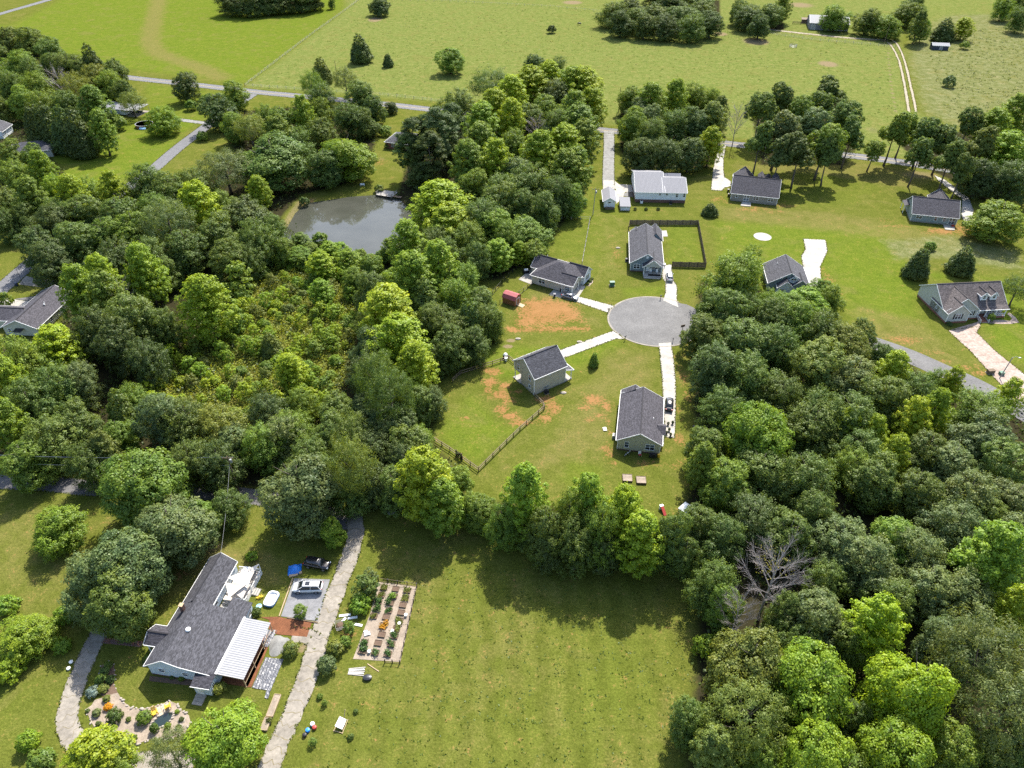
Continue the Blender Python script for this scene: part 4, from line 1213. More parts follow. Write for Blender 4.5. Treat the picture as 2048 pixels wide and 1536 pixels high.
grove('in the bottom-right wood', 'the big lawn', (1300, 1400), '''
1552 1142 120 dX 21;1478 1222 76 dX 15;1411 1290 48 bG 4;1640 1244 124 oB;1600 1292 94 oD;1692 1292 94 oD;1740 1258 104 mY 16;1495 1328 154 OO 16;1620 1366 174 OG 18;1808 1378 184 OY 20;1900 1282 114 oB;1969 1316 184 wB 19;2024 1226 84 mY;2004 1424 154 wB 18;1383 1442 84 oD 10;1487 1438 154 wO 15;1430 1502 84 mO 12;1620 1504 154 OG 16;1782 1504 164 OG 17;1900 1504 124 oM;1570 1230 80 oD;1700 1440 80 oD;1520 1520 90 oM;2040 1510 120 oD;1680 1560 120 oM''', 1.0)
grove('at the meadow top', 'the far road', (60, 15), '''460 3 48 oN;496 6 50 oN;532 3 50 oN;566 0 50 oN;600 -2 50 oN;626 -6 44 oN;662 4 12 oD;545 -14 60 oN;480 -14 60 oN''', 0.0, 1.15)
grove('standing alone in the pasture', 'the main road', (800, 210), '''757 10 42 oN 12;762 22 26 bN;721 98 40 cN 15;776 121 21 cN 7;900 117 60 oM 14;1103 58 18 bN''')
grove('in the pasture copse', 'the black cow', (1159, 49), '''1226 26 48 oD;1262 20 54 oN;1302 30 54 oD;1342 10 54 oN;1290 48 44 oN;1332 50 50 oN;1372 36 58 oD;1402 24 54 oD;1422 46 48 oN;1384 54 44 oD;1242 44 42 oN;1320 -8 60 oN;1390 -6 60 oD;1275 35 50 oD;1350 32 50 oD''', 0.0, 1.2)
grove('around the farm sheds', 'the metal barn', (1660, 50), '''1502 32 62 oN;1542 26 58 oD;1566 12 34 mM;1520 48 44 oN;1672 34 58 oM 15;1736 40 56 oD;1776 52 58 oM 13;1816 26 64 oD;1836 52 36 mD;1846 60 32 mG 12;1890 60 40 cN 13;1928 56 42 mY 12;2008 14 42 oM;2040 36 44 oD;1830 8 50 oD;1480 22 40 oD;1930 90 18 bM;1900 162 26 bB;2030 0 50 oD''')
grove('in the grove behind the white house', 'its driveway', (1218, 330), '''1262 196 52 oM;1302 206 62 mG;1350 198 54 mG;1390 192 54 oM;1422 202 44 oM;1264 250 62 oM;1302 270 62 oD;1346 252 62 oD;1390 250 62 oN;1426 242 58 mO 16;1420 292 54 mY 15;1280 308 62 oN;1330 308 62 oN;1380 304 62 oN;1300 238 54 oB;1275 225 50 oB;1440 225 40 mO''')
grove('in the grove behind the taupe house', 'its driveway', (1480, 290), '''1475 236 40 dX 18;1525 216 64 tD;1565 202 64 tD;1602 222 64 tM;1660 188 68 tD 21;1690 232 64 tD;1622 250 74 tB;1560 262 74 tB;1520 282 62 tD;1650 282 74 tM;1702 270 58 tD;1600 306 62 tN;1560 306 54 tN;1660 306 54 tD;1640 215 60 tD''')
grove('in the far-right grove', 'the farm track', (1830, 220), '''1747 300 46 tM 13;1790 262 62 tM;1812 252 54 tM;1850 266 62 tD;1890 280 62 tD;1840 306 58 tD;1902 316 60 tD;1942 242 54 tD;1960 290 64 tO;1990 262 74 mG;2030 232 64 mG;2012 310 84 mG;1962 350 74 oN;2030 360 74 oN;2070 300 70 mG;1925 340 50 tD''')
grove('on the eastern lawns', 'the round pad', (1525, 473), '''1996 436 104 oM 14;1838 527 44 cN 9.5;1926 521 46 cN 9;1862 491 20 bM;1850 505 18 bM;2036 577 62 wD 9;1421 419 28 cN 4.5;1188 720 20 cM 4.2''')
grove('around the blue house', 'the blue house', (400, 1250), '''
110 1058 98 oG 8;345 1052 158 OB 14;252 1122 164 OB 16;180 1165 124 oB 13;232 1200 124 oD 13;392 1040 84 oM 10;460 1012 74 oD 8;664 1063 54 oG 6.5;12 1210 42 bG;52 1266 104 oG 6;16 1332 62 bY 3.5;55 1480 44 bG 3;82 1520 52 bM;126 1230 40 bG;124 1290 34 bG;452 1474 168 OG 11;196 1522 126 mY 10;342 1502 92 wB 8;10 1345 30 bG;300 1040 80 oM 10;230 1535 90 wM 7''')
# saplings and brush of the clearing: many alike
def scatter_px(poly_px, n, seed, mind=0.0):
    rd = random.Random(seed)
    w = W(poly_px)
    lo, hi = w.min(0), w.max(0)
    out = []
    tries = 0
    while len(out) < n and tries < n * 60:
        tries += 1
        x, y = rd.uniform(lo[0], hi[0]), rd.uniform(lo[1], hi[1])
        if not inside(w, np.array([x]), np.array([y]))[0]: continue
        if mind and any((x - a) ** 2 + (y - b_) ** 2 < mind * mind for a, b_ in out): continue
        out.append((x, y))
    return out
SCRUB = [(280, 790), (330, 725), (395, 690), (440, 600), (480, 545), (560, 525), (640, 540), (700, 560), (715, 650), (690, 760), (650, 835), (500, 850), (340, 850)]
for i, (x, y) in enumerate(scatter_px(SCRUB, 170, 3, 2.2)):
    k = tree_rnd.choice('sssssbbb')
    col = tree_rnd.choice('YGYGYOM')
    D = tree_rnd.uniform(1.7, 3.8)
    word = {'Y': 'yellow-green', 'G': 'bright green', 'O': 'olive', 'M': 'mid green'}[col]
    plant(k, col, (x, y), D, D * (1.35 if k == 's' else 0.8), f'{word} {NOUN[k][1]} among the scrub of the overgrown clearing', f'{word} {NOUN[k][0]} scrub')

# ------------------------------------------------------------------ undergrowth of the woods and weeds of the pasture (uncountable)
def stuff_leaves(name, label, pts, rad, per, size, hgt, cols, seed, asp=0.8):
    g = np.random.default_rng(seed)
    n = len(pts)
    pts = np.array(pts)
    off = g.normal(size=(n, per, 3)) * np.array([rad, rad, hgt * 0.35])
    pos = np.concatenate([pts, np.full((n, 1), hgt * 0.5)], 1)[:, None, :] + off
    pos[..., 2] = np.maximum(pos[..., 2], 0.03)
    pos = pos.reshape(-1, 3)
    nrm = unit(g.normal(size=pos.shape) * 0.7 + np.array([0, 0.1, 0.8]))
    v, q = leaf_quads(pos, nrm, g.uniform(size[0], size[1], len(pos)), asp, g)
    o = link(bpy.data.objects.new(name, fast_mesh(name, v, q, M['leaf'])))
    o.color = (*cols, 1)
    tag(o, label, 'undergrowth', kind='stuff')
    return o
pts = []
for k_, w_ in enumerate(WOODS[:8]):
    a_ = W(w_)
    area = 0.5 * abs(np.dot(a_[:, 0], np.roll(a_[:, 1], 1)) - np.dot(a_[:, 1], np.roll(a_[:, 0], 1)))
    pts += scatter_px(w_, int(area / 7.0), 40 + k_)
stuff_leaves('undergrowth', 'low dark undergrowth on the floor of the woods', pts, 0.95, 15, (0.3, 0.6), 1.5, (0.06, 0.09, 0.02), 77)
stuff_leaves('brush', 'low tangled weeds filling the overgrown clearing', scatter_px(SCRUB, 2600, 91), 0.75, 18, (0.2, 0.42), 1.3, (0.215, 0.25, 0.04), 78)
stuff_leaves('weeds', 'scattered rank weeds in the pasture beyond the road', scatter_px([(520, 170), (700, 30), (1190, 10), (1780, 90), (1800, 220), (1700, 300), (1200, 240), (900, 200)], 1500, 92), 0.35, 5, (0.2, 0.5), 0.3, (0.10, 0.145, 0.03), 79)
stuff_leaves('rank_grass', 'tufted rank grass of the east field', scatter_px([(1840, 70), (2150, 40), (2150, 330), (1900, 235)], 1100, 93), 0.5, 7, (0.25, 0.6), 0.4, (0.12, 0.15, 0.05), 80)

# ragged grass along the edges of every drive and lane, weeds in the big lawn
def paved(x, y):
    if (x - c0.x) ** 2 + (y - c0.y) ** 2 < (rad * 1.01) ** 2: return True
    for ln, w in ((ac_line, 3.1), (main_line, 3.2)):
        for p in ln:
            if (p.x - x) ** 2 + (p.y - y) ** 2 < w * w: return True
    return False
ep = []
rd = random.Random(21)
for a, b_ in EDGES:
    n = int((b_ - a).length / 0.22)
    for k in range(n):
        if rd.random() < 0.3: continue
        p = a.lerp(b_, (k + rd.random()) / n)
        if not paved(p.x, p.y): ep.append((p.x + rd.uniform(-.1, .1), p.y + rd.uniform(-.1, .1)))
stuff_leaves('verge_grass', 'ragged grass creeping over the edges of drives and lanes', ep, 0.09, 3, (0.12, 0.34), 0.14, (0.115, 0.135, 0.028), 81)
stuff_leaves('lawn_weeds', 'scattered low weeds in the big mown lawn', scatter_px([(760, 1100), (1250, 1160), (1390, 1200), (1390, 1536), (640, 1536), (700, 1400), (830, 1300)], 900, 94), 0.16, 4, (0.12, 0.3), 0.06, (0.085, 0.13, 0.02), 82)
# ------------------------------------------------------------------ buildings
def planar_uv(me):
    uv = me.uv_layers.new(name='UVMap')
    co = [v.co for v in me.vertices]
    for p in me.polygons:
        n = p.normal
        u = Vector((0, 0, 1)).cross(n)
        if u.length < 1e-4: u = Vector((1, 0, 0))
        u.normalize(); v = n.cross(u)
        for li in p.loop_indices:
            q = co[me.loops[li].vertex_index]
            uv.data[li].uv = (q.dot(u), q.dot(v))

def roof_part(root, slabs, mat, t=0.16, name='roof'):
    mb = MB()
    for q in slabs: mb.slab(q, t)
    o = mb.build(name, mat, root)
    planar_uv(o.data)
    return o

def trim_part(root, segs, w=0.07, h=0.2, name='fascia', mat=None):
    mb = MB()
    for a, b_ in segs: mb.beam(a, b_, w, h)
    return mb.build(name, mat or M['trim'], root)

def gable_block(root, x0, x1, y0, y1, ze, zr, wall, roof, axis='x', oh=0.35, go=0.2, zb=0.0, r=None, ze2=None, trims=True, t=0.16, walls=True, cap=True, ends='01'):
    """gabled volume in the thing's own frame; axis = ridge direction; r = ridge offset; ze2 = far eave height"""
    if axis == 'y':
        a0, a1, b0, b1 = y0, y1, x0, x1
        tr = lambda a, b_, z: (b_, a, z)
    else:
        a0, a1, b0, b1 = x0, x1, y0, y1
        tr = lambda a, b_, z: (a, b_, z)
    if r is None: r = (b0 + b1) / 2
    if ze2 is None: ze2 = ze
    if walls:
        mb = MB()
        prof = [(b0, zb), (b1, zb), (b1, ze2 - 0.02), (r, zr - 0.06), (b0, ze - 0.02)]
        n = 5
        vs_ = [tr(a0, b_, z) for b_, z in prof] + [tr(a1, b_, z) for b_, z in prof]
        fs_ = [(0, 1, 2, 3, 4), (9, 8, 7, 6, 5)] + [(i, i + 5, (i + 1) % 5 + 5, (i + 1) % 5) for i in range(5)]
        mb.add(vs_, fs_)
        wo = mb.build('wall', wall, root)
        import bmesh
        bm = bmesh.new(); bm.from_mesh(wo.data); bmesh.ops.recalc_face_normals(bm, faces=bm.faces); bm.to_mesh(wo.data); bm.free()
    s1 = (zr - ze) / (r - b0)
    s2 = (zr - ze2) / (b1 - r)
    e1, e2 = b0 - oh, b1 + oh
    z1, z2 = ze - s1 * oh, ze2 - s2 * oh
    up = 0.1
    A0, A1 = (a0 - go if '0' in ends else a0), (a1 + go if '1' in ends else a1)
    slabs = [[tr(A0, e1, z1 + up), tr(A1, e1, z1 + up), tr(A1, r, zr + up), tr(A0, r, zr + up)],
             [tr(A0, r, zr + up), tr(A1, r, zr + up), tr(A1, e2, z2 + up), tr(A0, e2, z2 + up)]]
    ro = roof_part(root, slabs, roof, t)
    if cap:
        mb = MB(); mb.beam(tr(A0, r, zr + up + 0.02), tr(A1, r, zr + up + 0.02), 0.26, 0.06)
        mb.build('ridge_cap', roof, ro)
    if trims:
        d = 0.045
        trim_part(root, [(tr(A0, e1 - d, z1 + up - 0.12), tr(A1, e1 - d, z1 + up - 0.12)), (tr(A0, e2 + d, z2 + up - 0.12), tr(A1, e2 + d, z2 + up - 0.12))], 0.09, 0.17, 'gutter')
        k = 0.075
        sg = []
        if '0' in ends: sg += [(tr(A0 - d, e1, z1 + up - k), tr(A0 - d, r, zr + up - k)), (tr(A0 - d, r, zr + up - k), tr(A0 - d, e2, z2 + up - k))]
        if '1' in ends: sg += [(tr(A1 + d, e1, z1 + up - k), tr(A1 + d, r, zr + up - k)), (tr(A1 + d, r, zr + up - k), tr(A1 + d, e2, z2 + up - k))]
        for q in range(0, len(sg), 2): trim_part(root, sg[q:q + 2], 0.06, 0.2, 'rake_board')
    return ro

def hip_block(root, x0, x1, y0, y1, ze, zr, wall, roof, oh=0.4, zb=0.0, trims=True):
    if wall is not None:
        mb = MB(); mb.box(x0, x1, y0, y1, zb, ze + 0.02); mb.build('wall', wall, root)
    X0, X1, Y0, Y1 = x0 - oh, x1 + oh, y0 - oh, y1 + oh
    if X1 - X0 >= Y1 - Y0:
        h = (Y1 - Y0) / 2; ym = (Y0 + Y1) / 2
        a, b_ = (X0 + h, ym, zr), (X1 - h, ym, zr)
    else:
        h = (X1 - X0) / 2; xm = (X0 + X1) / 2
        a, b_ = (xm, Y0 + h, zr), (xm, Y1 - h, zr)
    c = [(X0, Y0, ze), (X1, Y0, ze), (X1, Y1, ze), (X0, Y1, ze)]
    if X1 - X0 >= Y1 - Y0:
        slabs = [[c[0], c[1], b_, a], [c[1], c[2], b_], [c[2], c[3], a, b_], [c[3], c[0], a]]
    else:
        slabs = [[c[0], c[1], a], [c[1], c[2], b_, a], [c[2], c[3], b_], [c[3], c[0], a, b_]]
    ro = roof_part(root, slabs, roof, 0.12)
    if trims:
        d = 0.045
        trim_part(root, [((X0, Y0 - d, ze - .09), (X1, Y0 - d, ze - .09)), ((X0, Y1 + d, ze - .09), (X1, Y1 + d, ze - .09)),
                         ((X0 - d, Y0, ze - .09), (X0 - d, Y1, ze - .09)), ((X1 + d, Y0, ze - .09), (X1 + d, Y1, ze - .09))], 0.09, 0.16, 'gutter')
    return ro

def opening(root, p, n, w, h, name='window', glass=None, sash=True, div=0, shutters=False):
    """window or glazed door in a wall; p = centre on the wall face, n = outward direction in the thing's frame"""
    n = Vector((n[0], n[1], 0)).normalized()
    u = Vector((-n.y, n.x, 0))
    p = Vector(p)
    def bx(mb, cu, cz, su, sz, d0, d1):
        c = p + u * cu + Vector((0, 0, cz)) + n * ((d0 + d1) / 2)
        mb.cbox(c, (d1 - d0, su, sz), math.atan2(n.y, n.x))
    f = 0.09
    mb = MB()
    bx(mb, 0, h / 2, w + f, f, 0.0, 0.07); bx(mb, 0, -h / 2, w + f + 0.08, f, 0.0, 0.1)
    bx(mb, -w / 2, 0, f, h - f, 0.0, 0.07); bx(mb, w / 2, 0, f, h - f, 0.0, 0.07)
    cols = div + 1
    for k in range(1, cols): bx(mb, -w / 2 + w * k / cols, 0, f * 1.3, h - f, 0.0, 0.065)
    if sash: bx(mb, 0, 0, w - f, 0.06, 0.0, 0.055)
    wo = mb.build(name, M['trim'], root)
    for k in range(cols):
        cu = -w / 2 + w * (k + 0.5) / cols
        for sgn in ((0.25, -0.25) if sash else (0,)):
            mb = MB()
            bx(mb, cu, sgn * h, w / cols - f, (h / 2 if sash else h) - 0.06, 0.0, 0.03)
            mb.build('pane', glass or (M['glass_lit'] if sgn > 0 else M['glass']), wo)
    if shutters:
        for sg in (-1, 1):
            mb = MB(); bx(mb, sg * (w / 2 + 0.28), 0, 0.36, h + 0.05, 0.0, 0.05); mb.build('shutter', M['black'], wo)
    return wo

def door(root, p, n, w=0.95, h=2.05, mat=None, name='door'):
    n = Vector((n[0], n[1], 0)).normalized(); u = Vector((-n.y, n.x, 0)); p = Vector(p)
    a = math.atan2(n.y, n.x)
    mb = MB(); mb.cbox(p + Vector((0, 0, h / 2)) + n * 0.03, (0.06, w, h), a)
    d = mb.build(name, mat or M['white'], root)
    mb = MB()
    mb.cbox(p + Vector((0, 0, h + 0.05)) + n * 0.04, (0.08, w + 0.24, 0.1), a)
    for s in (-1, 1): mb.cbox(p + u * s * (w / 2 + 0.06) + Vector((0, 0, h / 2)) + n * 0.04, (0.08, 0.1, h), a)
    mb.build('frame', M['trim'], d)
    mb = MB(); mb.cbox(p + u * (w / 2 - 0.1) + Vector((0, 0, h / 2)) + n * 0.1, (0.08, 0.06, 0.1), a); mb.build('handle', M['darkmetal'], d)
    return d

def posts(root, pts, z0, z1, w=0.16, mat=None, name='post'):
    for x, y in pts:
        mb = MB(); mb.box(x - w / 2, x + w / 2, y - w / 2, y + w / 2, z0, z1)
        mb.box(x - w * .75, x + w * .75, y - w * .75, y + w * .75, z0, z0 + 0.12); mb.build(name, mat or M['trim'], root)

def slab_part(root, poly, z0, z1, mat, name):
    mb = MB(); mb.prism(poly, z0, z1); return mb.build(name, mat, root)

def pipe_vent(root, x, y, z, h=0.35, r=0.07, mat=None):
    mb = MB(); mb.tube([(x, y, z - 0.2), (x, y, z + h)], r, 8); mb.tube([(x, y, z - 0.1), (x, y, z + 0.06)], r * 1.7, 8)
    return mb.build('vent_pipe', mat or M['white'], root)

def corners(root, pts, z0, z1, w=0.12):
    for x, y in pts:
        mb = MB(); mb.box(x - w / 2, x + w / 2, y - w / 2, y + w / 2, z0, z1); mb.build('corner_board', M['trim'], root)

def ac_unit(loc, rz, label, mat=None):
    t = thing('air_conditioner', label, 'air conditioner', loc, rz)
    mb = MB(); mb.box(-.42, .42, -.42, .42, 0.08, 0.86); mb.build('casing', mat or M['grey'], t)
    mb = MB(); mb.lathe([(0.36, 0.86), (0.36, 0.9), (0.3, 0.91)], 16); mb.build('fan_grille', M['black'], t)
    mb = MB(); mb.box(-.5, .5, -.5, .5, 0, 0.08); mb.build('base_pad', M['concrete_old'], t)
    return t

# --- the two-story house on the fenced lot
h = thing('two_story_house', 'sage two-story house with slate roof standing in the fenced lot', 'house', G(1067.9, 790.9), R(33.6))
mb = MB()   # body with the ground floor cut back under the rear corner
mb.box(0, 8.9, 0, 5.35, 0.25, 2.75); mb.box(2.4, 8.9, 5.35, 8.1, 0.25, 2.75)
mb.build('wall', M['sage'], h)
gable_block(h, 0, 8.9, 0, 8.1, 5.2, 8.2, M['sage'], M['shingle'], 'x', 0.4, 0.25, zb=2.75)
slab_part(h, [(-.02, -.02), (8.92, -.02), (8.92, 8.12), (2.4, 8.12), (2.4, 5.37), (-.02, 5.37)], -0.1, 0.25, M['concrete_old'], 'foundation')
slab_part(h, [(-.25, 5.4), (2.38, 5.4), (2.38, 8.35), (-.25, 8.35)], -0.1, 0.2, M['concrete'], 'patio_slab')
slab_part(h, [(8.95, 0.1), (11.1, 0.1), (11.1, 5.2), (8.95, 5.2)], -0.1, 0.2, M['concrete'], 'porch_slab')
posts(h, [(0.12, 7.95)], 0.2, 2.75)
posts(h, [(10.9, 0.3), (10.9, 2.6), (10.9, 5.0)], 0.2, 2.62)
roof_part(h, [[(8.85, -0.1, 3.75), (11.4, -0.1, 2.75), (11.4, 5.4, 2.75), (8.85, 5.4, 3.75)]], M['shingle'], 0.16, 'porch_roof')
trim_part(h, [((11.44, -0.1, 2.66), (11.44, 5.4, 2.66)), ((8.9, -0.14, 3.62), (11.4, -0.14, 2.64))], 0.08, 0.18, 'gutter')
corners(h, [(0, 0), (8.9, 0)], 0.25, 5.05, 0.14)
corners(h, [(0, 8.1)], 2.75, 5.05, 0.14)
opening(h, (0, 6.4, 4.2), (-1, 0), 0.9, 1.5); opening(h, (0, 1.75, 4.1), (-1, 0), 0.9, 1.5); opening(h, (0, 1.75, 1.55), (-1, 0), 0.8, 0.9)
opening(h, (4.35, 0, 4.55), (0, -1), 0.55, 0.75)
mb = MB(); mb.cbox((3.5, -0.06, 1.1), (0.5, 0.12, 0.5)); mb.cbox((2.95, -0.06, 1.05), (0.22, 0.12, 0.4)); mb.cbox((4.1, -0.06, 1.15), (0.22, 0.12, 0.4)); mb.build('meter_box', M['grey'], h)
door(h, (8.9, 2.4, 0.25), (1, 0)); opening(h, (8.9, 4.2, 1.6), (1, 0), 1.2, 1.4, div=1)
q = h.matrix_basis @ Vector((2.9, -0.9, 0))
ac_unit((q.x, q.y, 0), R(33.6), 'dark air conditioner beside the two-story house wall', M['darkmetal'])
pipe_vent(h, 2.2, 5.4, 7.4)

# --- khaki ranch house south of the circle
h = thing('ranch_house', 'khaki gable ranch house beside the long driveway with the black sedan', 'house', G(1233.7, 898.7), R(-10.3))
gable_block(h, 0, 8.8, 0, 15.2, 2.9, 5.3, M['khaki'], M['shingle_purple'], 'y', 0.4, 0.25, 0.3)
gable_block(h, 0.0, 5.4, 15.1, 16.6, 2.9, 4.6, M['khaki'], M['shingle_purple'], 'y', 0.35, 0.2, 0.3, ends='1')
slab_part(h, [(-.02, -.02), (8.82, -.02), (8.82, 15.25), (-.02, 15.25)], -0.1, 0.3, M['brickdark'], 'foundation')
opening(h, (1.9, 0, 1.75), (0, -1), 0.9, 1.5); opening(h, (6.7, 0, 1.75), (0, -1), 1.85, 1.5, div=1)
corners(h, [(0, 0), (8.8, 0)], 0.3, 2.85, 0.14)
roof_part(h, [[(8.0, 4.9, 3.85), (9.75, 4.9, 3.85), (9.75, 3.2, 2.85), (7.0, 3.2, 2.85)], [(8.0, 4.9, 3.85), (9.75, 4.9, 3.85), (9.75, 6.6, 2.85), (7.0, 6.6, 2.85)]], M['shingle_purple'], 0.14, 'side_gable_roof')
posts(h, [(9.6, 3.4), (9.6, 6.4)], 0.1, 2.75)
door(h, (8.8, 4.9, 0.3), (1, 0)); opening(h, (8.8, 10.5, 1.75), (1, 0), 0.9, 1.4); opening(h, (0, 7.0, 1.75), (-1, 0), 0.9, 1.4)
opening(h, (3.0, 16.6, 1.6), (0, 1), 1.5, 1.4, div=1)
pipe_vent(h, 7.0, 6.6, 3.95); pipe_vent(h, 2.2, 3.0, 4.1, 0.3, 0.06, M['black'])
q = h.matrix_basis @ Vector((-0.75, 3.6, 0))
ac_unit((q.x, q.y, 0), R(-10), 'grey air conditioner on the shaded side of the khaki house', M['grey'])

# --- beige hip-roofed house west of the circle
h = thing('hip_roof_house', 'beige house with dark hipped roof behind the silver sedan', 'house', G(1063.2, 567.4), R(-29.8))
hip_block(h, 0, 12.4, 0.15, 11.2, 2.95, 5.9, M['beige'], M['shingle_dark'], 0.45, 0.2)
gable_block(h, 7.5, 13.3, 6.5, 11.2, 2.95, 4.75, M['whiteside'], M['shingle_dark'], 'x', 0.35, 0.25, 0.2, ends='1')
gable_block(h, -2.4, 4.0, 4.4, 11.2, 2.95, 5.2, M['beige'], M['shingle_dark'], 'x', 0.35, 0.2, 0.2, ends='0')
gable_block(h, 8.0, 13.0, 0.1, 5.6, 2.85, 4.5, M['beige'], M['shingle_dark'], 'x', 0.3, 0.1, 2.6, walls=True, ends='1')
slab_part(h, [(9.4, -.3), (13.2, -.3), (13.2, 6.4), (12.4, 6.4), (12.4, 0.13), (9.4, 0.13)], -.1, 0.16, M['concrete'], 'porch_slab')
posts(h, [(9.7, -0.1), (12.9, -0.1), (12.9, 3.6)], 0.16, 2.75)
opening(h, (3.2, 0.15, 1.7), (0, -1), 1.9, 1.5, div=1)
opening(h, (13.3, 8.9, 1.7), (1, 0), 1.8, 1.5, div=1)
door(h, (12.4, 4.3, 0.2), (1, 0), 0.95, 2.05, M['brickdark']); opening(h, (11.2, 0.15, 1.6), (0, -1), 1.3, 1.3, div=1)
corners(h, [(0, 0.15), (12.4, 0.15), (13.3, 6.5)], 0.2, 2.8, 0.13)
pipe_vent(h, 0.5, 8.6, 4.9)
drive([(1104, 542), (1062, 569), (1037, 559), (1064, 536)], M['concrete'], 'white concrete patio on the west side of the beige hip-roofed house', ((1064, 537), (1062, 569)), 3.5, 'patio', 0.06, 'patio')
drive([(1140, 588), (1156, 596), (1171, 573), (1162, 570)], M['concrete'], 'short white walk to the porch of the beige house', ((1150, 592), (1167, 572)), 2.0, 'walkway', 0.058, 'walkway')
mb = MB()
mb.prism([(G(*q).x, G(*q).y) for q in [(1173, 570), (1180, 560), (1186, 557), (1186, 565), (1178, 573)]], -0.05, 0.05)
o = mb.build('mulch_bed', M['woodchip']); tag(o, 'curved pale mulch bed at the gable end of the beige house', 'flower bed')
for i, (px, py) in enumerate([(1176, 569), (1181, 564), (1184, 559), (1178, 564)]):
    c = G(px, py); plant('b', 'D', c, 0.9, 0.7, 'small dark shrub in the curved mulch bed', 'mulch bed shrubs')

# --- blue-grey house with the gabled porch and privacy fence
h = thing('porch_gable_house', 'blue-grey gable house with pale porch gable beside the privacy fence', 'house', G(1260, 542.3), R(-6.7))
gable_block(h, 0, 9.1, 0, 19.6, 2.95, 5.9, M['bluegrey'], M['shingle'], 'y', 0.4, 0.25, 0.35)
gable_block(h, 3.7, 9.05, -1.9, 3.2, 2.8, 4.9, M['palegrey'], M['shingle'], 'y', 0.35, 0.1, 2.75, ends='0')
gable_block(h, 5.6, 9.6, 15.0, 21.8, 2.95, 5.0, M['bluegrey'], M['shingle'], 'y', 0.35, 0.2, 0.35, ends='1')
gable_block(h, 0.4, 3.2, 18.0, 20.6, 2.95, 4.2, M['bluegrey'], M['shingle'], 'y', 0.3, 0.2, 0.35, ends='1')
slab_part(h, [(3.7, -3.2), (8.9, -3.2), (8.9, -0.02), (3.7, -0.02)], -.1, 0.38, M['concrete'], 'porch_slab')
slab_part(h, [(3.9, -3.8), (8.6, -3.8), (8.6, -3.22), (3.9, -3.22)], -.1, 0.18, M['concrete'], 'porch_step')
slab_part(h, [(0, -.03), (3.6, -.03), (3.6, .05), (0, .05)], -.1, 0.33, M['brickdark'], 'foundation')
posts(h, [(3.85, -1.75), (8.9, -1.75)], 0.38, 2.8, 0.2)
opening(h, (1.75, 0, 1.75), (0, -1), 1.75, 1.45, div=1); opening(h, (7.1, 0, 1.85), (0, -1), 1.75, 1.3, div=1); door(h, (5.1, 0, 0.38), (0, -1), 0.95, 2.05)
mb = MB(); mb.cbox((4.55, -0.03, 4.85), (0.62, 0.06, 0.8)); mb.build('gable_vent', M['trim'], h)
mb = MB(); mb.cbox((6.9, -2.6, 0.62), (3.6, 0.3, 0.45)); mb.build('planter', M['black'], h)
corners(h, [(0, 0)], 0.35, 2.85, 0.14)
q = h.matrix_basis @ Vector((-0.9, 6.0, 0)); ac_unit((q.x, q.y, 0), 0, 'dark air conditioner west of the blue-grey porch house', M['darkmetal'])
for i, dx in enumerate((5.9, 7.7)):
    q = h.matrix_basis @ Vector((dx, -0.9, 0.38))
    t = thing('porch_chair', ['white rocking chair by the porch door', 'white rocking chair under the porch window'][i], 'chair', q, R(-6.7))
    mb = MB(); mb.box(-.3, .3, -.3, .3, 0.4, 0.46); mb.build('seat', M['white'], t)
    mb = MB(); mb.cbox((0, 0.3, 0.8), (0.6, 0.05, 0.75), 0, R(-12)); mb.build('backrest', M['white'], t)
    for sx in (-1, 1):
        mb = MB(); mb.beam((sx * .27, -.4, 0.03), (sx * .27, .45, 0.03), 0.05, 0.05); mb.build('rocker', M['white'], t)
        for sy in (-1, 1):
            mb = MB(); mb.beam((sx * .27, sy * .25, 0.03), (sx * .27, sy * .25, 0.42), 0.05); mb.build('leg', M['white'], t)
drive([(1321, 462), (1333, 461), (1335.5, 473), (1323, 473)], M['concrete'], 'small white patio behind the blue-grey porch house', ((1322, 467), (1334, 467)), 2.0, 'patio', 0.06, 'patio')

# --- white metal-roofed house with its outbuildings
h = thing('metal_roof_house', 'long white house with pale grey standing-seam metal roof', 'house', G(1269.6, 404.2), R(-3))
mb = MB(); mb.box(0, 17.2, 0, 13.5, 0, 1.1); mb.build('foundation', M['brickdark'], h)
gable_block(h, 9.6, 17.2, 0.02, 13.5, 3.9, 6.2, M['whiteside'], M['metalroof'], 'x', 0.4, 0.35, 1.1, 6.9, cap=False)
gable_block(h, 0.02, 9.6, 0.02, 17.5, 3.9, 7.0, M['whiteside'], M['metalroof'], 'x', 0.4, 0.3, 1.1, 9.6, 4.4, cap=False)
mb = MB()
for k in range(39):
    x = -0.1 + k * 0.45
    r_, z_ = (9.6, 7.0) if x < 9.8 else (6.9, 6.2)
    s_ = (z_ - 3.9) / r_
    mb.beam((x, -0.4, 3.9 - s_ * 0.4 + 0.12), (x, r_, z_ + 0.12), 0.05, 0.06)
mb.build('roof_seam', M['metalroof'], h)
gable_block(h, 11.2, 16.8, 13.5, 17.0, 3.2, 4.4, M['whiteside'], M['metalroof'], 'x', 0.3, 0.2, 0.6, cap=False)
for x, w_, h_, z_ in ((8.3, 0.7, 0.8, 3.1), (10.6, 0.9, 0.75, 3.1), (14.1, 0.8, 1.35, 2.85), (16.6, 0.75, 1.35, 2.85)):
    opening(h, (x, 0.02, z_), (0, -1), w_, h_)
q = h.matrix_basis @ Vector((12.2, -0.9, 0)); ac_unit((q.x, q.y, 0), 0, 'dark heat pump under the eave of the white metal-roofed house', M['darkmetal'])
q = h.matrix_basis @ Vector((2.2, -0.7, 0)); ac_unit((q.x, q.y, 0), 0, 'pale utility unit by the brick base of the white house', M['white'])
hm = h.matrix_basis.copy()
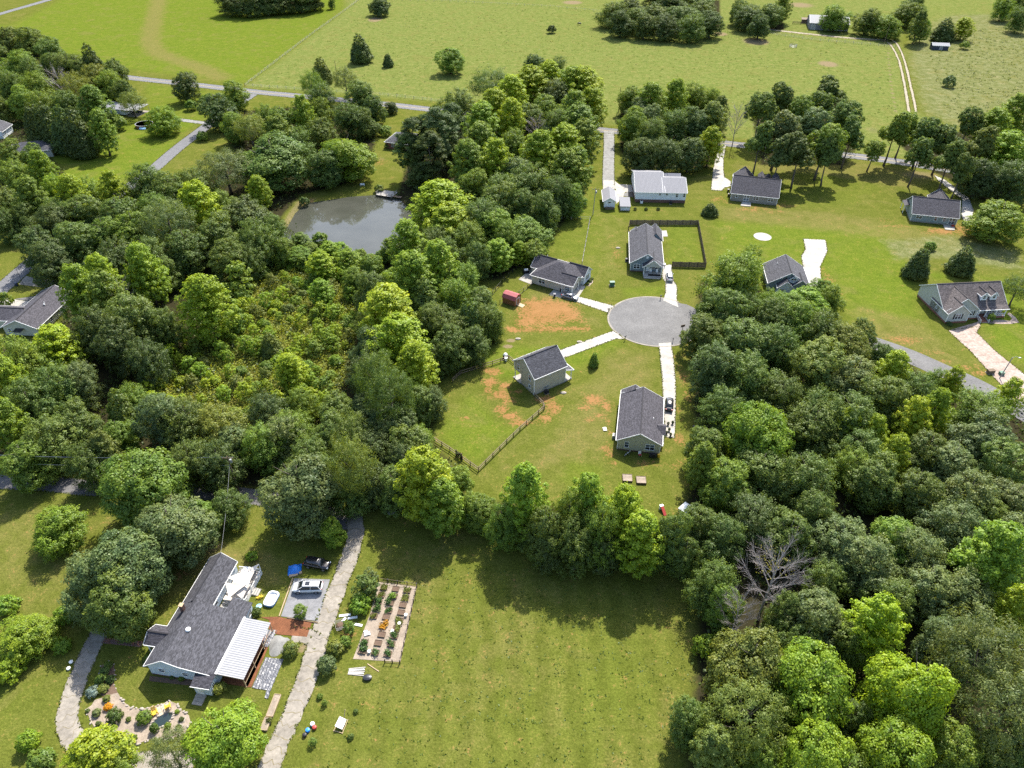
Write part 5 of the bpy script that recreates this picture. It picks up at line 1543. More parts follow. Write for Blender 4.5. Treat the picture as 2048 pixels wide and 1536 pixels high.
t = thing('storage_shed', 'narrow white shed with grey metal gable roof beside the carport', 'shed', hm @ Vector((-11.0, -5.7, 0)), R(-3))
gable_block(t, 0, 3.7, 0, 8.6, 2.9, 4.0, M['whiteside'], M['metalroof'], 'y', 0.5, 0.5, 0.35, cap=False)
opening(t, (1.75, 0, 2.2), (0, -1), 0.9, 0.55, sash=False)
mb = MB(); mb.box(0.4, 3.3, -0.9, -0.1, 0.05, 0.7); mb.build('step_box', M['wood_dark'], t)
t = thing('lean_to_roof', 'low pale lean-to with a sloping metal roof beside the white house', 'shed', hm @ Vector((-5.7, -7.4, 0)), R(-3))
roof_part(t, [[(0, 0, 1.65), (3.6, 0, 1.65), (3.6, 6.2, 2.35), (0, 6.2, 2.35)]], M['metalroof'], 0.12)
posts(t, [(0.15, 0.2), (3.45, 0.2), (0.15, 6.0), (3.45, 6.0)], 0, 1.6, 0.12, M['wood_dark'])
mb = MB(); mb.box(0.2, 3.4, 0.5, 5.8, 0.0, 1.2); mb.build('body', M['whiteside'], t)
drive([(1207, 361), (1228, 361), (1238, 369), (1270, 370), (1269, 384), (1250, 384), (1246, 396), (1232, 408), (1232, 378), (1206, 378)], M['concrete'], 'pale concrete apron between the shed and the white house', ((1207, 370), (1269, 376)), 4.5, 'apron', 0.06, 'apron')
mb = MB()
mb.prism([(G(*q).x, G(*q).y) for q in [(1247, 392), (1248, 387), (1256, 384), (1268, 383.5), (1268, 395)]], -0.05, 0.075)
o = mb.build('mulch_bed', M['black']); tag(o, 'black rounded bed beside the white house wall', 'flower bed')
for i, px in enumerate((1270, 1292, 1316)):
    c = G(px, 420); plant('b', 'N', c, 1.2, 1.0, ['small dark shrub nearest to the lean-to behind the white house', 'middle of three small shrubs behind the white house', 'small dark shrub farthest from the lean-to behind the white house'][i], 'shrubs behind the white house')

# --- taupe ranch house
h = thing('ranch_house', 'taupe ranch house with dark roof and two rear dormers beside roadside trees', 'house', G(1460.2, 400.8), R(-15.9))
gable_block(h, 0, 15.4, 0, 12.6, 2.95, 6.7, M['taupe'], M['shingle_dark'], 'x', 0.4, 0.3, 0.45)
gable_block(h, 0.2, 6.9, 6.0, 17.2, 2.95, 5.9, M['taupe'], M['shingle_dark'], 'y', 0.35, 0.25, 0.45, ends='1')
slab_part(h, [(-.02, -.02), (15.42, -.02), (15.42, 12.6), (-.02, 12.6)], -.1, 0.45, M['concrete_old'], 'foundation')
for x in (9.2, 14.1):
    d = gable_block(h, x - 1.0, x + 1.0, 7.0, 11.6, 5.9, 6.9, M['taupe'], M['shingle_dark'], 'y', 0.2, 0.15, 3.9, trims=False)
gable_block(h, 10.6, 12.8, 11.0, 13.6, 4.6, 5.6, M['taupe'], M['shingle_dark'], 'y', 0.2, 0.15, 3.0, trims=False)
opening(h, (1.9, 0, 1.9), (0, -1), 0.8, 1.25); opening(h, (8.3, 0, 1.85), (0, -1), 1.75, 1.4, div=1); opening(h, (13.2, 0, 1.85), (0, -1), 1.75, 1.4, div=1)
opening(h, (5.2, 0, 1.55), (0, -1), 1.7, 2.0, 'patio_door', M['glass_lit'], True, 1)
corners(h, [(0, 0), (15.4, 0)], 0.45, 2.85, 0.14)
opening(h, (0, 8.6, 1.6), (-1, 0), 2.6, 2.1, 'garage_door', M['white'], True)
drive([(1484, 404), (1502, 405.5), (1501, 413.5), (1481, 412)], M['concrete'], 'small white stoop slab behind the taupe house', ((1482, 408), (1501, 409)), 3.0, 'stoop', 0.2, 'stoop')
# --- teal-grey ranch house
h = thing('ranch_house', 'teal-grey ranch house with dark roof beside the round tree', 'house', G(1819.6, 442.3), R(-15))
gable_block(h, 0, 13.7, 0, 10.8, 2.95, 6.4, M['teal'], M['shingle_purple'], 'x', 0.4, 0.3, 0.35)
gable_block(h, 7.6, 13.6, 5.0, 16.6, 2.95, 5.4, M['teal'], M['shingle_purple'], 'y', 0.35, 0.25, 0.35, ends='1')
slab_part(h, [(-.02, -.02), (13.72, -.02), (13.72, 10.8), (-.02, 10.8)], -.1, 0.35, M['concrete_old'], 'foundation')
opening(h, (2.3, 0, 1.9), (0, -1), 1.75, 1.45, div=1); opening(h, (7.3, 0, 1.8), (0, -1), 0.9, 1.45); opening(h, (9.9, 0, 1.8), (0, -1), 0.9, 1.45)
opening(h, (12.2, 0, 1.45), (0, -1), 1.75, 2.05, 'patio_door', M['glass_lit'], True, 1)
corners(h, [(0, 0), (13.7, 0)], 0.35, 2.85, 0.14)
roof_part(h, [[(-1.6, 6.0, 2.7), (-0.02, 6.0, 3.2), (-0.02, 10.4, 3.2), (-1.6, 10.4, 2.7)]], M['shingle_purple'], 0.12, 'side_roof')
posts(h, [(-1.45, 6.2), (-1.45, 10.2)], 0, 2.6)
drive([(1886, 450), (1908, 452), (1909, 461), (1890, 460)], M['concrete'], 'white stoop slab behind the teal-grey house', ((1887, 455), (1909, 457)), 3.0, 'stoop', 0.2, 'stoop')
for nm, lab, px, m_, s_ in (('cooler', 'small red cooler on the stoop of the teal-grey house', (1905, 453), 'red', 0.6), ('barbecue_grill', 'small black grill on the lawn beside the teal-grey house', (1925, 450), 'black', 0.8)):
    t = thing(nm, lab, nm.replace('barbecue_', ''), G(*px, 0.2 if nm == 'cooler' else 0), 0.2)
    mb = MB(); mb.box(-s_ / 2, s_ / 2, -.3, .3, 0.35 if nm != 'cooler' else 0, 0.85 if nm != 'cooler' else 0.45); mb.build('body', M[m_], t)
    mb = MB(); mb.cbox((0, 0, 0.95 if nm != 'cooler' else 0.5), (s_, 0.55, 0.16)); mb.build('lid', M[m_], t)
    if nm != 'cooler':
        for sx in (-.3, .3):
            mb = MB(); mb.beam((sx, 0, 0), (sx, 0, .4), 0.06); mb.build('leg', M['black'], t)

# --- dormer house half hidden by trees
h = thing('dormer_house', 'slate-roofed blue-grey house with one dormer, half hidden by trees', 'house', G(1534, 583), R(-8))
gable_block(h, 0, 10.6, 0, 10.5, 3.0, 6.3, M['teal'], M['shingle'], 'y', 0.4, 0.25, 0.3)
gable_block(h, 2.2, 6.2, -2.2, 4.0, 2.9, 4.7, M['whiteside'], M['shingle'], 'y', 0.3, 0.2, 0.3, ends='0')
gable_block(h, 5.0, 7.4, -0.4, 4.2, 4.6, 5.6, M['whiteside'], M['shingle'], 'y', 0.2, 0.15, 3.4, ends='0')
gable_block(h, 6.0, 10.6, -1.2, 3.2, 3.0, 4.9, M['teal'], M['shingle'], 'y', 0.3, 0.2, 0.3, ends='0')
opening(h, (6.2, -0.4, 4.55), (0, -1), 1.3, 0.6, sash=False, div=1); opening(h, (3.2, -2.2, 1.7), (0, -1), 1.2, 1.4, div=1); opening(h, (8.4, -1.2, 1.7), (0, -1), 1.6, 1.4, div=1)
pipe_vent(h, 2.8, 7.6, 5.0)

# --- pale house with twin dormers
h = thing('twin_dormer_house', 'pale grey house with brown roof, twin dormers and white porch', 'house', G(1889.6, 646.9), R(5))
gable_block(h, 0, 17.4, 2.9, 14.0, 3.35, 7.1, M['palegrey'], M['shingle_brown'], 'x', 0.3, 0.25, 0.5, 8.2)
roof_part(h, [[(8.9, 1.2, 2.75), (17.7, 1.2, 2.75), (17.7, 2.7, 3.33), (8.9, 2.7, 3.33)]], M['shingle_brown'], 0.14, 'porch_roof')
trim_part(h, [((8.9, 1.15, 2.66), (17.7, 1.15, 2.66))], 0.1, 0.18, 'gutter')
gable_block(h, 0.0, 8.9, 1.3, 8.0, 3.2, 6.6, M['palegrey'], M['shingle_brown'], 'y', 0.3, 0.2, 0.5, ends='0')
gable_block(h, -0.02, 5.7, 0, 4.0, 3.2, 5.5, M['palegrey'], M['shingle_brown'], 'y', 0.3, 0.2, 0.5, ends='0')
mb = MB(); mb.box(-.03, 5.72, -.03, 1.28, -.1, 0.5); mb.box(-.03, 8.92, 1.28, 13.9, -.1, 0.5); mb.box(8.92, 17.42, 3.0, 14.02, -.1, .5); mb.build('foundation', M['brick'], h)
slab_part(h, [(9.0, 1.3), (17.3, 1.3), (17.3, 2.95), (9.0, 2.95)], 0.0, 0.5, M['brick'], 'porch_floor')
posts(h, [(9.5, 1.45), (11.6, 1.45), (14.4, 1.45), (17.1, 1.45)], 0.5, 2.65, 0.18)
mb = MB()
for a_, b_ in ((11.7, 17.1),):
    mb.beam((a_, 1.42, 1.35), (b_, 1.42, 1.35), 0.08); mb.beam((a_, 1.42, 0.65), (b_, 1.42, 0.65), 0.06)
    x = a_ + 0.12
    while x < b_:
        mb.beam((x, 1.42, 0.65), (x, 1.42, 1.35), 0.04); x += 0.14
mb.build('railing', M['trim'], h)
for x in (9.4, 11.7):
    mb = MB(); mb.beam((x, 1.3, 1.3), (x, -.6, 0.85), 0.08); mb.beam((x, 1.3, 0.6), (x, -.6, 0.15), 0.06)
    for k in range(9):
        yy = 1.2 - k * 0.2; mb.beam((x, yy, 0.6 - (1.2 - yy) * 0.23), (x, yy, 1.28 - (1.2 - yy) * 0.23), 0.04)
    mb.beam((x, -.6, 0), (x, -.6, 0.95), 0.12)
    mb.build('stair_railing', M['trim'], h)
for k in range(3):
    slab_part(h, [(9.5, 1.28 - k * 0.55), (11.6, 1.28 - k * 0.55), (11.6, 0.75 - k * 0.55), (9.5, 0.75 - k * 0.55)], -.05, 0.42 - k * 0.14, M['brick'], 'step')
for x in (11.3, 14.0):
    gable_block(h, x - 0.85, x + 0.85, 3.9, 7.2, 5.55, 6.5, M['whiteside'], M['shingle_brown'], 'y', 0.2, 0.2, 3.4, ends='0')
    opening(h, (x, 3.9, 5.1), (0, -1), 0.8, 1.1)
opening(h, (2.85, 0, 2.0), (0, -1), 1.6, 1.5, div=1, shutters=True); opening(h, (7.3, 1.3, 2.0), (0, -1), 0.9, 1.3, shutters=True)
opening(h, (0, 5.2, 1.9), (-1, 0), 0.5, 0.8)
opening(h, (13.2, 2.9, 1.8), (0, -1), 0.9, 1.5, shutters=True); opening(h, (15.6, 2.9, 1.8), (0, -1), 0.9, 1.5, shutters=True); door(h, (10.5, 2.9, 0.5), (0, -1))
corners(h, [(-.02, 0), (5.7, 0), (8.9, 1.3)], 0.5, 3.1, 0.14)
drive([(1897, 661), (1961, 653), (1958, 645), (2000, 648), (2020, 648), (2038, 645), (2030, 634), (2018, 625), (2014, 628), (2024, 637), (2020, 642), (2005, 640), (1960, 640), (1953, 645)], M['concrete_pink'],
      'pinkish walk along the front of the twin-dormer house', ((1900, 655), (2036, 640)), 2.6, 'walkway', 0.06, 'walkway')
c = h.matrix_basis @ Vector((12.6, 0.2, 0)); plant('b', 'M', c, 1.9, 2.3, 'tall green shrub beside the porch steps of the twin-dormer house')
c = h.matrix_basis @ Vector((0.6, -0.9, 0)); plant('b', 'N', c, 1.5, 1.0, 'low dark shrub at the corner of the twin-dormer house')

# --- blue-white house, front left
BLA = R(-9)
h = thing('blue_white_house', 'pale blue-white house with wide slate roof and metal patio cover', 'house', G(304.9, 1348.1), BLA)
bh = h.matrix_basis.copy()
mb = MB()   # main body with broken-pitch gable
prof = [(0, 0.25), (11.1, 0.25), (11.1, 2.72), (5.6, 3.85), (3.2, 4.95), (0, 2.85)]
vs_ = [(x, 0.0, z) for x, z in prof] + [(x, 10.6, z) for x, z in prof]
mb.add(vs_, [(0, 1, 2, 3, 4, 5), (11, 10, 9, 8, 7, 6)] + [(i, i + 6, (i + 1) % 6 + 6, (i + 1) % 6) for i in range(6)])
mb.box(8.0, 11.08, 10.6, 12.7, 0.25, 2.75)
wo = mb.build('wall', M['blueside'], h)
import bmesh
bm = bmesh.new(); bm.from_mesh(wo.data); bmesh.ops.recalc_face_normals(bm, faces=bm.faces); bm.to_mesh(wo.data); bm.free()
ro = roof_part(h, [[(-.45, -.25, 2.68), (3.2, -.25, 5.08), (3.2, 10.8, 5.08), (-.45, 10.8, 2.68)],
                   [(3.2, -.25, 5.08), (5.6, -.25, 3.98), (5.6, 10.8, 3.98), (3.2, 10.8, 5.08)],
                   [(5.6, -.25, 3.98), (11.3, -.25, 2.80), (11.3, 10.8, 2.80), (5.6, 10.8, 3.98)],
                   [(7.9, 10.8, 3.50), (11.3, 10.8, 2.80), (11.3, 12.95, 2.80), (7.9, 12.95, 3.50)]], M['shingle'], 0.16)
gable_block(h, 0.05, 4.6, 10.6, 20.2, 2.8, 4.55, M['blueside'], M['shingle'], 'y', 0.3, 0.25, 0.25, ends='1')
trim_part(h, [((-.5, -.3, 2.58), (-.5, 3.0, 2.58)), ((-.5, 6.8, 2.58), (-.5, 10.8, 2.58)), ((-.45, -.3, 2.6), (3.2, -.3, 5.0)), ((3.2, -.3, 5.0), (5.6, -.3, 3.9)), ((5.6, -.3, 3.9), (11.3, -.3, 2.72))], 0.06, 0.18, 'rake_board')
slab_part(h, [(-.02, -.02), (11.12, -.02), (11.12, 10.6), (-.02, 10.6)], -.1, 0.25, M['brickdark'], 'foundation')
gable_block(h, -2.3, 1.2, 3.3, 6.5, 2.7, 3.6, M['blueside'], M['shingle_dark'], 'x', 0.2, 0.15, 2.55, walls=True, ends='0')
posts(h, [(-2.15, 3.45), (-2.15, 6.35)], 0, 2.6, 0.14)
mb = MB(); mb.box(8.45, 11.05, -1.9, -.01, 0.2, 2.5); mb.build('wall', M['blueside'], h)
roof_part(h, [[(8.2, -2.15, 2.55), (11.3, -2.15, 2.55), (11.3, 0.0, 3.05), (8.2, 0.0, 3.05)]], M['shingle_dark'], 0.12, 'porch_roof')
trim_part(h, [((8.2, -2.2, 2.46), (11.3, -2.2, 2.46))], 0.06, 0.14, 'gutter')
opening(h, (11.05, -1.0, 1.6), (1, 0), 0.7, 0.9); door(h, (9.3, -1.9, 0.2), (0, -1), 0.9, 2.0)
opening(h, (2.1, 0, 1.7), (0, -1), 0.95, 0.95); opening(h, (6.0, 0, 1.6), (0, -1), 0.9, 0.95)
opening(h, (4.6, 12.6, 1.7), (1, 0), 1.0, 1.2); opening(h, (4.6, 16.5, 1.7), (1, 0), 1.0, 1.2); opening(h, (11.08, 11.7, 1.6), (1, 0), 0.9, 1.0)
mb = MB(); mb.box(-0.02 + 1.05, 1.65, 8.9, 9.5, 2.8, 5.25); mb.build('chimney', M['brickdark'], h)
mb = MB(); mb.box(1.0, 1.7, 8.85, 9.55, 5.25, 5.38); mb.build('chimney_cap', M['wood_new'], h)
mb = MB(); mb.lathe([(0.42, 0), (0.42, 0.16), (0.3, 0.32), (0.05, 0.36)], 18, (4.3, 5.6, 4.52)); mb.build('roof_vent', M['white'], h)
mb = MB(); mb.tube([(2.2, 17.2, 4.3), (2.2, 17.2, 4.8)], 0.06, 8); mb.build('vent_pipe', M['black'], h)
for k in range(3):
    slab_part(h, [(8.5, -1.95 - k * .55), (10.1, -1.95 - k * .55), (10.1, -2.5 - k * .55), (8.5, -2.5 - k * .55)], 0, 0.28 - k * .08, M['stone'], 'step')
# corrugated patio cover, its own frame and bark floor
t = thing('patio_cover', 'white corrugated metal patio cover on the side of the blue-white house', 'patio cover', bh @ Vector((11.35, 0.2, 0)), BLA)
mb = MB()
ny = 160
for i in range(ny + 1):
    y = 9.9 * i / ny
    dz = 0.035 * math.cos(i * math.pi * 2 / 6.0)
    mb.v += [(0.05, y, 2.78 + dz), (4.25, y, 2.38 + dz)]
for i in range(ny):
    mb.f.append((2 * i, 2 * i + 1, 2 * i + 3, 2 * i + 2))
mb.build('roof_sheet', M['metalroof_bright'], t, True)
mb = MB(); mb.box(-.28, 0.05, -.05, 9.95, 2.72, 2.9); mb.build('flashing', M['white'], t)
posts(t, [(4.1, 0.1), (4.1, 3.3), (4.1, 6.6), (4.1, 9.8)], 0, 2.32, 0.13, M['wood_new'])
mb = MB(); mb.beam((4.1, 0, 2.26), (4.1, 9.9, 2.26), 0.1, 0.2); mb.beam((0.1, 0.05, 2.6), (4.1, 0.05, 2.25), 0.08, 0.16); mb.beam((4.12, 0.1, 0.9), (4.12, 9.8, 0.9), 0.05, 0.1); mb.build('beam', M['wood_new'], t)
slab_part(t, [(0.0, 0.1), (4.3, 0.1), (4.3, 9.9), (0.0, 9.9)], -.05, 0.05, M['mulch'], 'bark_floor')
# rear deck, shade sails, pieces on it
t = thing('deck', 'pale timber deck with low railing behind the blue-white house', 'deck', bh @ Vector((4.75, 11.0, 0)), BLA)
for k in range(30):
    mb = MB(); y0 = 3.2 + k * 0.213; mb.box(0.0, 4.2, y0, y0 + 0.195, 0.42, 0.47); mb.build('plank', M['canvas'], t)
slab_part(t, [(0, 0.0), (3.2, 0.0), (3.2, 3.15), (0, 3.15)], -.05, 0.12, M['concrete'], 'concrete_floor')
mb = MB(); mb.box(0.02, 4.18, 3.22, 9.55, 0, 0.41); mb.build('skirt', M['white'], t)
for a_, b_ in (((4.15, 3.3), (4.15, 9.5)), ((0.1, 9.5), (4.15, 9.5)), ((2.4, 3.25), (4.15, 3.25))):
    mb = MB(); mb.beam((*a_, 1.3), (*b_, 1.3), 0.1, 0.06); mb.beam((*a_, 0.62), (*b_, 0.62), 0.06, 0.06)
    va, vb = Vector((*a_, 0)), Vector((*b_, 0)); n_ = int((vb - va).length / 0.16)
    for k in range(n_ + 1):
        p = va.lerp(vb, k / n_); mb.beam((p.x, p.y, 0.62), (p.x, p.y, 1.3), 0.04)
    mb.build('railing', M['trim'], t)
for k in range(3):
    mb = MB(); mb.box(4.25 + k * 0.4, 4.62 + k * 0.4, 5.0, 6.4, 0, 0.36 - k * 0.1); mb.build('step', M['wood_grey'], t)
posts(t, [(4.15, 9.45), (4.2, 5.6), (3.9, 3.3)], 0.47, 2.75, 0.1)
def sail(label, pts, sag=0.25, n=9):
    a, b_, c = [bh @ Vector(p) for p in pts]
    mb = MB(); idx = {}
    for i in range(n + 1):
        for j in range(n + 1 - i):
            u_, v_ = i / n, j / n; w_ = 1 - u_ - v_
            pull = 1 - 0.0
            p = a * w_ + b_ * u_ + c * v_
            e = 27 * u_ * v_ * w_
            cen = (a + b_ + c) / 3
            m_ = min(u_, v_, w_)
            if m_ < 1e-6: p = p.lerp(cen, 0.10 * 4 * max(u_ * v_, v_ * w_, u_ * w_))
            idx[(i, j)] = len(mb.v); mb.v.append((p.x, p.y, p.z - sag * e))
    for i in range(n):
        for j in range(n - i):
            mb.f.append((idx[(i, j)], idx[(i + 1, j)], idx[(i, j + 1)]))
            if j < n - i - 1: mb.f.append((idx[(i + 1, j)], idx[(i + 1, j + 1)], idx[(i, j + 1)]))
    o = mb.build('shade_sail', M['canvas'], None, True); tag(o, label, 'shade sail'); return o
sail('cream shade sail stretched to the far corner of the deck', [(4.7, 17.0, 2.7), (9.0, 20.5, 2.9), (9.0, 15.6, 2.6)])
sail('cream shade sail hung low over the near end of the deck', [(4.8, 16.0, 2.75), (8.9, 16.4, 2.85), (6.6, 13.4, 2.2)], 0.15)
sail('cream shade sail reaching to the near deck post', [(5.2, 15.2, 2.5), (9.3, 16.5, 2.55), (8.7, 14.0, 1.7)], 0.15)
t = thing('hot_tub', 'white square hot tub cover at the far end of the deck', 'hot tub', bh @ Vector((6.9, 19.6, 0.45)), BLA)
mb = MB(); mb.box(-1.0, 1.0, -.9, .9, 0, 0.85); mb.build('tub', M['wood_grey'], t)
mb = MB(); mb.box(-1.08, 1.08, -.98, .98, 0.85, 0.98); mb.build('cover', M['white'], t)
c = bh @ Vector((6.2, 12.1, 0)); ac_unit((c.x, c.y, 0.12), BLA, 'round-fan air conditioner in the nook behind the blue-white house', M['grey'])
t = thing('slatted_bench', 'grey slatted bench beside the air conditioner nook', 'bench', bh @ Vector((6.2, 13.6, 0.12)), BLA)
for k in range(8):
    mb = MB(); mb.box(-.75, .75, -.3 + k * .1, -.3 + k * .1 + .07, 0.46, 0.5); mb.build('slat', M['wood_grey'], t)
for sx in (-.65, .65):
    for sy in (-.25, .45):
        mb = MB(); mb.beam((sx, sy, 0), (sx, sy, .46), 0.07); mb.build('leg', M['wood_grey'], t)
t = thing('barbecue_grill', 'red kettle grill at the near end of the deck', 'grill', bh @ Vector((8.1, 13.6, 0)), 0)
mb = MB(); mb.lathe([(0.05, 0.62), (0.24, 0.68), (0.32, 0.85), (0.3, 0.98), (0.15, 1.1), (0.04, 1.14)], 14); mb.build('kettle', M['red'], t, True)
for k in range(3):
    a_ = k * 2.1; mb = MB(); mb.beam((math.cos(a_) * .1, math.sin(a_) * .1, .65), (math.cos(a_) * .3, math.sin(a_) * .3, 0), 0.04); mb.build('leg', M['black'], t)

# --- ranch house at the west edge
h = thing('ranch_house', 'cream ranch house with purple-grey roof at the west edge', 'house', G(14.1, 671.2), R(-4))
gable_block(h, 0, 9.0, 0, 17.0, 2.8, 4.9, M['cream'], M['shingle_purple'], 'y', 0.4, 0.25, 0.3)
gable_block(h, -7.5, 2.5, 3.2, 9.6, 2.7, 4.3, M['cream'], M['shingle_purple'], 'x', 0.35, 0.2, 0.3, ends='0')
opening(h, (9.0, 6, 1.6), (1, 0), 1.0, 1.2); opening(h, (1.6, 0, 1.7), (0, -1), 0.9, 1.2)
mb = MB(); mb.slab([(3.4, -1.6, 2.3), (5.6, -1.6, 2.3), (5.6, 0, 2.5), (3.4, 0, 2.5)], 0.06); mb.build('awning', M['black'], h)
pipe_vent(h, 6.3, 9.2, 4.4); pipe_vent(h, 6.6, 8.6, 4.3, 0.25, 0.12)
# --- houses at the far west
h = thing('grey_roof_house', 'house with plain grey hipped roof behind the west-edge trees', 'house', G(22, 322), R(18))
hip_block(h, 0, 15, 0, 9.5, 2.9, 5.2, M['palegrey'], M['shingle'], 0.5)
opening(h, (11, 0, 1.6), (0, -1), 1.0, 1.2)
h = thing('grey_cottage', 'corner of a small pale cottage cut by the image edge', 'house', G(-40, 279), R(5))
gable_block(h, 0, 9.5, 0, 9, 3.0, 5.2, M['whiteside'], M['shingle'], 'y', 0.5, 0.3)
opening(h, (9.5, 2.5, 1.6), (1, 0), 0.9, 1.2); opening(h, (6.8, 0, 1.6), (0, -1), 0.9, 1.2)
# --- carport dwelling
h = thing('carport_house', 'low grey-roofed dwelling with open carport under bare-limbed trees', 'house', G(272.8, 234.6), R(-16))
gable_block(h, -19, -5.5, 0.5, 8.5, 2.7, 3.7, M['whiteside'], M['metalroof'], 'x', 0.4, 0.2, 0.3, cap=False)
roof_part(h, [[(-5.3, 0, 2.6), (0.3, 0, 2.6), (0.3, 9.2, 3.0), (-5.3, 9.2, 3.0)]], M['metalroof_bright'], 0.12, 'carport_roof')
posts(h, [(0, 0.3), (-2.6, 0.3), (0, 4.6), (0, 8.9)], 0, 2.55, 0.12, M['wood_grey'])
slab_part(h, [(-5.3, 0.2), (0.2, 0.2), (0.2, 9), (-5.3, 9)], -.05, 0.05, M['concrete_old'], 'carport_floor')
c = h.matrix_basis @ Vector((-2.6, 4.5, 0))
t = thing('boat_on_trailer', 'dark covered boat and clutter stored under the carport', 'boat', c, R(10))
mb = MB()
for i, x in enumerate((-2.4, -1.2, 0, 1.2, 2.2)):
    w_ = (0.85, 0.95, 0.95, 0.7, 0.1)[i]
    mb.v += [(x, -w_, 1.1), (x, -w_ * .6, .45), (x, 0, .35), (x, w_ * .6, .45), (x, w_, 1.1), (x, 0, 1.35)]
for i in range(4):
    for k in range(6): mb.f.append((i * 6 + k, i * 6 + (k + 1) % 6, (i + 1) * 6 + (k + 1) % 6, (i + 1) * 6 + k))
mb.f.append((0, 1, 2, 3, 4, 5)); mb.build('hull', M['navy'], t, True)
mb = MB(); mb.beam((-2.4, 0, .35), (3.2, 0, .35), .12); mb.tube([(-.8, -.9, .3), (-.8, .9, .3)], .06, 6)
for s in (-1, 1): mb.tube([(-.8, s * .85, .3), (-.8, s * 1.0, .3)], .3, 12)
mb.build('trailer', M['darkmetal'], t)
# --- brick house by the pond
h = thing('brick_house', 'small red-brick house with dark hipped roof near the pond', 'house', G(773, 296.7), R(-17))
hip_block(h, 0, 15, 0, 11.0, 2.75, 5.4, M['brick'], M['shingle'], 0.5)
opening(h, (2.9, 0, 1.6), (0, -1), 0.95, 1.3); opening(h, (4.4, 0, 1.8), (0, -1), 0.8, 0.8); opening(h, (6.0, 0, 1.6), (0, -1), 0.95, 1.3)
c = G(777, 295); plant('b', 'O', c, 3.0, 2.2, 'olive shrub at the corner of the brick house')
c = G(772, 262); plant('b', 'M', c, 4.6, 2.2, 'green shrub row behind the brick house')
# --- farm buildings
h = thing('metal_barn', 'long barn with bright white metal roof beyond the pasture', 'barn', G(1617.6, 58.9), R(-13.5))
gable_block(h, 0, 23, 0, 19, 3.9, 6.6, M['metalroof'], M['metalroof_bright'], 'x', 0.4, 0.3, cap=False)
door(h, (20.4, 0, 0), (0, -1), 1.0, 2.1, M['black']); opening(h, (2.2, 0, 1.5), (0, -1), 2.4, 2.6, 'barn_door', M['grey'], False)
h = thing('field_shed', 'small dark shed with white metal roof in the rank field', 'shed', G(1863.5, 99.5), R(-10))
gable_block(h, 0, 8.6, 0, 5, 2.4, 3.3, M['navy'], M['metalroof_bright'], 'x', 0.3, 0.3, cap=False)
door(h, (4.6, 0, 0), (0, -1), 1.3, 2.1, M['metalroof'])
# --- red roofed shed
h = thing('garden_shed', 'small wooden shed with red gambrel roof beside the clay yard', 'shed', G(1005, 605.7), R(-32))
mb = MB(); mb.box(0, 4.0, 0, 3.1, 0.15, 2.0)
mb.add([(0, 0, 2.0), (0, 0.55, 2.75), (0, 1.55, 3.1), (0, 2.55, 2.75), (0, 3.1, 2.0), (4, 0, 2.0), (4, 0.55, 2.75), (4, 1.55, 3.1), (4, 2.55, 2.75), (4, 3.1, 2.0)],
       [(4, 3, 2, 1, 0), (5, 6, 7, 8, 9)])
M['cedarwood'] = mottled('stained_boards', (0.17, 0.075, 0.035), (0.26, 0.12, 0.055), 3.0, 0.7, 5, 0.1, None, 0.3, 0, (4, 4, 0.3))
mb.build('wall', M['cedarwood'], h)
roof_part(h, [[(-.15, -.15, 1.85), (4.15, -.15, 1.85), (4.15, .5, 2.8), (-.15, .5, 2.8)], [(-.15, .5, 2.8), (4.15, .5, 2.8), (4.15, 1.55, 3.2), (-.15, 1.55, 3.2)],
              [(-.15, 1.55, 3.2), (4.15, 1.55, 3.2), (4.15, 2.6, 2.8), (-.15, 2.6, 2.8)], [(-.15, 2.6, 2.8), (4.15, 2.6, 2.8), (4.15, 3.25, 1.85), (-.15, 3.25, 1.85)]], M['redroof'], 0.05)
door(h, (4.0, 1.55, 0.15), (1, 0), 1.3, 1.85, M['cedarwood'])
mb = MB(); mb.slab([(4.05, 0.8, 0.2), (5.9, 0.8, 0.03), (5.9, 2.3, 0.03), (4.05, 2.3, 0.2)], 0.05); mb.build('ramp', M['wood_new'], h)
mb = MB(); mb.box(0.1, 3.9, 0.1, 3.0, 0, 0.14); mb.build('skid', M['wood_dark'], h)
# ------------------------------------------------------------------ vehicles
def car_paint(name, c, rough=0.25, metal=0.0):
    m, nt, nd, lk, b = new_mat(name)
    b.inputs['Base Color'].default_value = (*c, 1)
    b.inputs['Roughness'].default_value = rough
    b.inputs['Metallic'].default_value = metal
    b.inputs['Coat Weight'].default_value = 0.6
    b.inputs['Coat Roughness'].default_value = 0.08
    return m
M['car_white'] = car_paint('car_white', (0.55, 0.56, 0.57))
M['car_black'] = car_paint('car_black', (0.008, 0.008, 0.01))
M['car_silver'] = car_paint('car_silver', (0.22, 0.23, 0.25), 0.3, 0.4)
M['tyre'] = plain('tyre_rubber', (0.012, 0.012, 0.012), 0.85)
M['alloy'] = plain('wheel_alloy', (0.4, 0.4, 0.42), 0.35, 0.7)
M['headlight'] = glass_mat('headlight', (0.5, 0.52, 0.55), 0.1)
M['taillight'] = glass_mat('taillight', (0.35, 0.02, 0.02), 0.15)
M['carglass'] = glass_mat('car_glass', (0.012, 0.014, 0.017), 0.04)
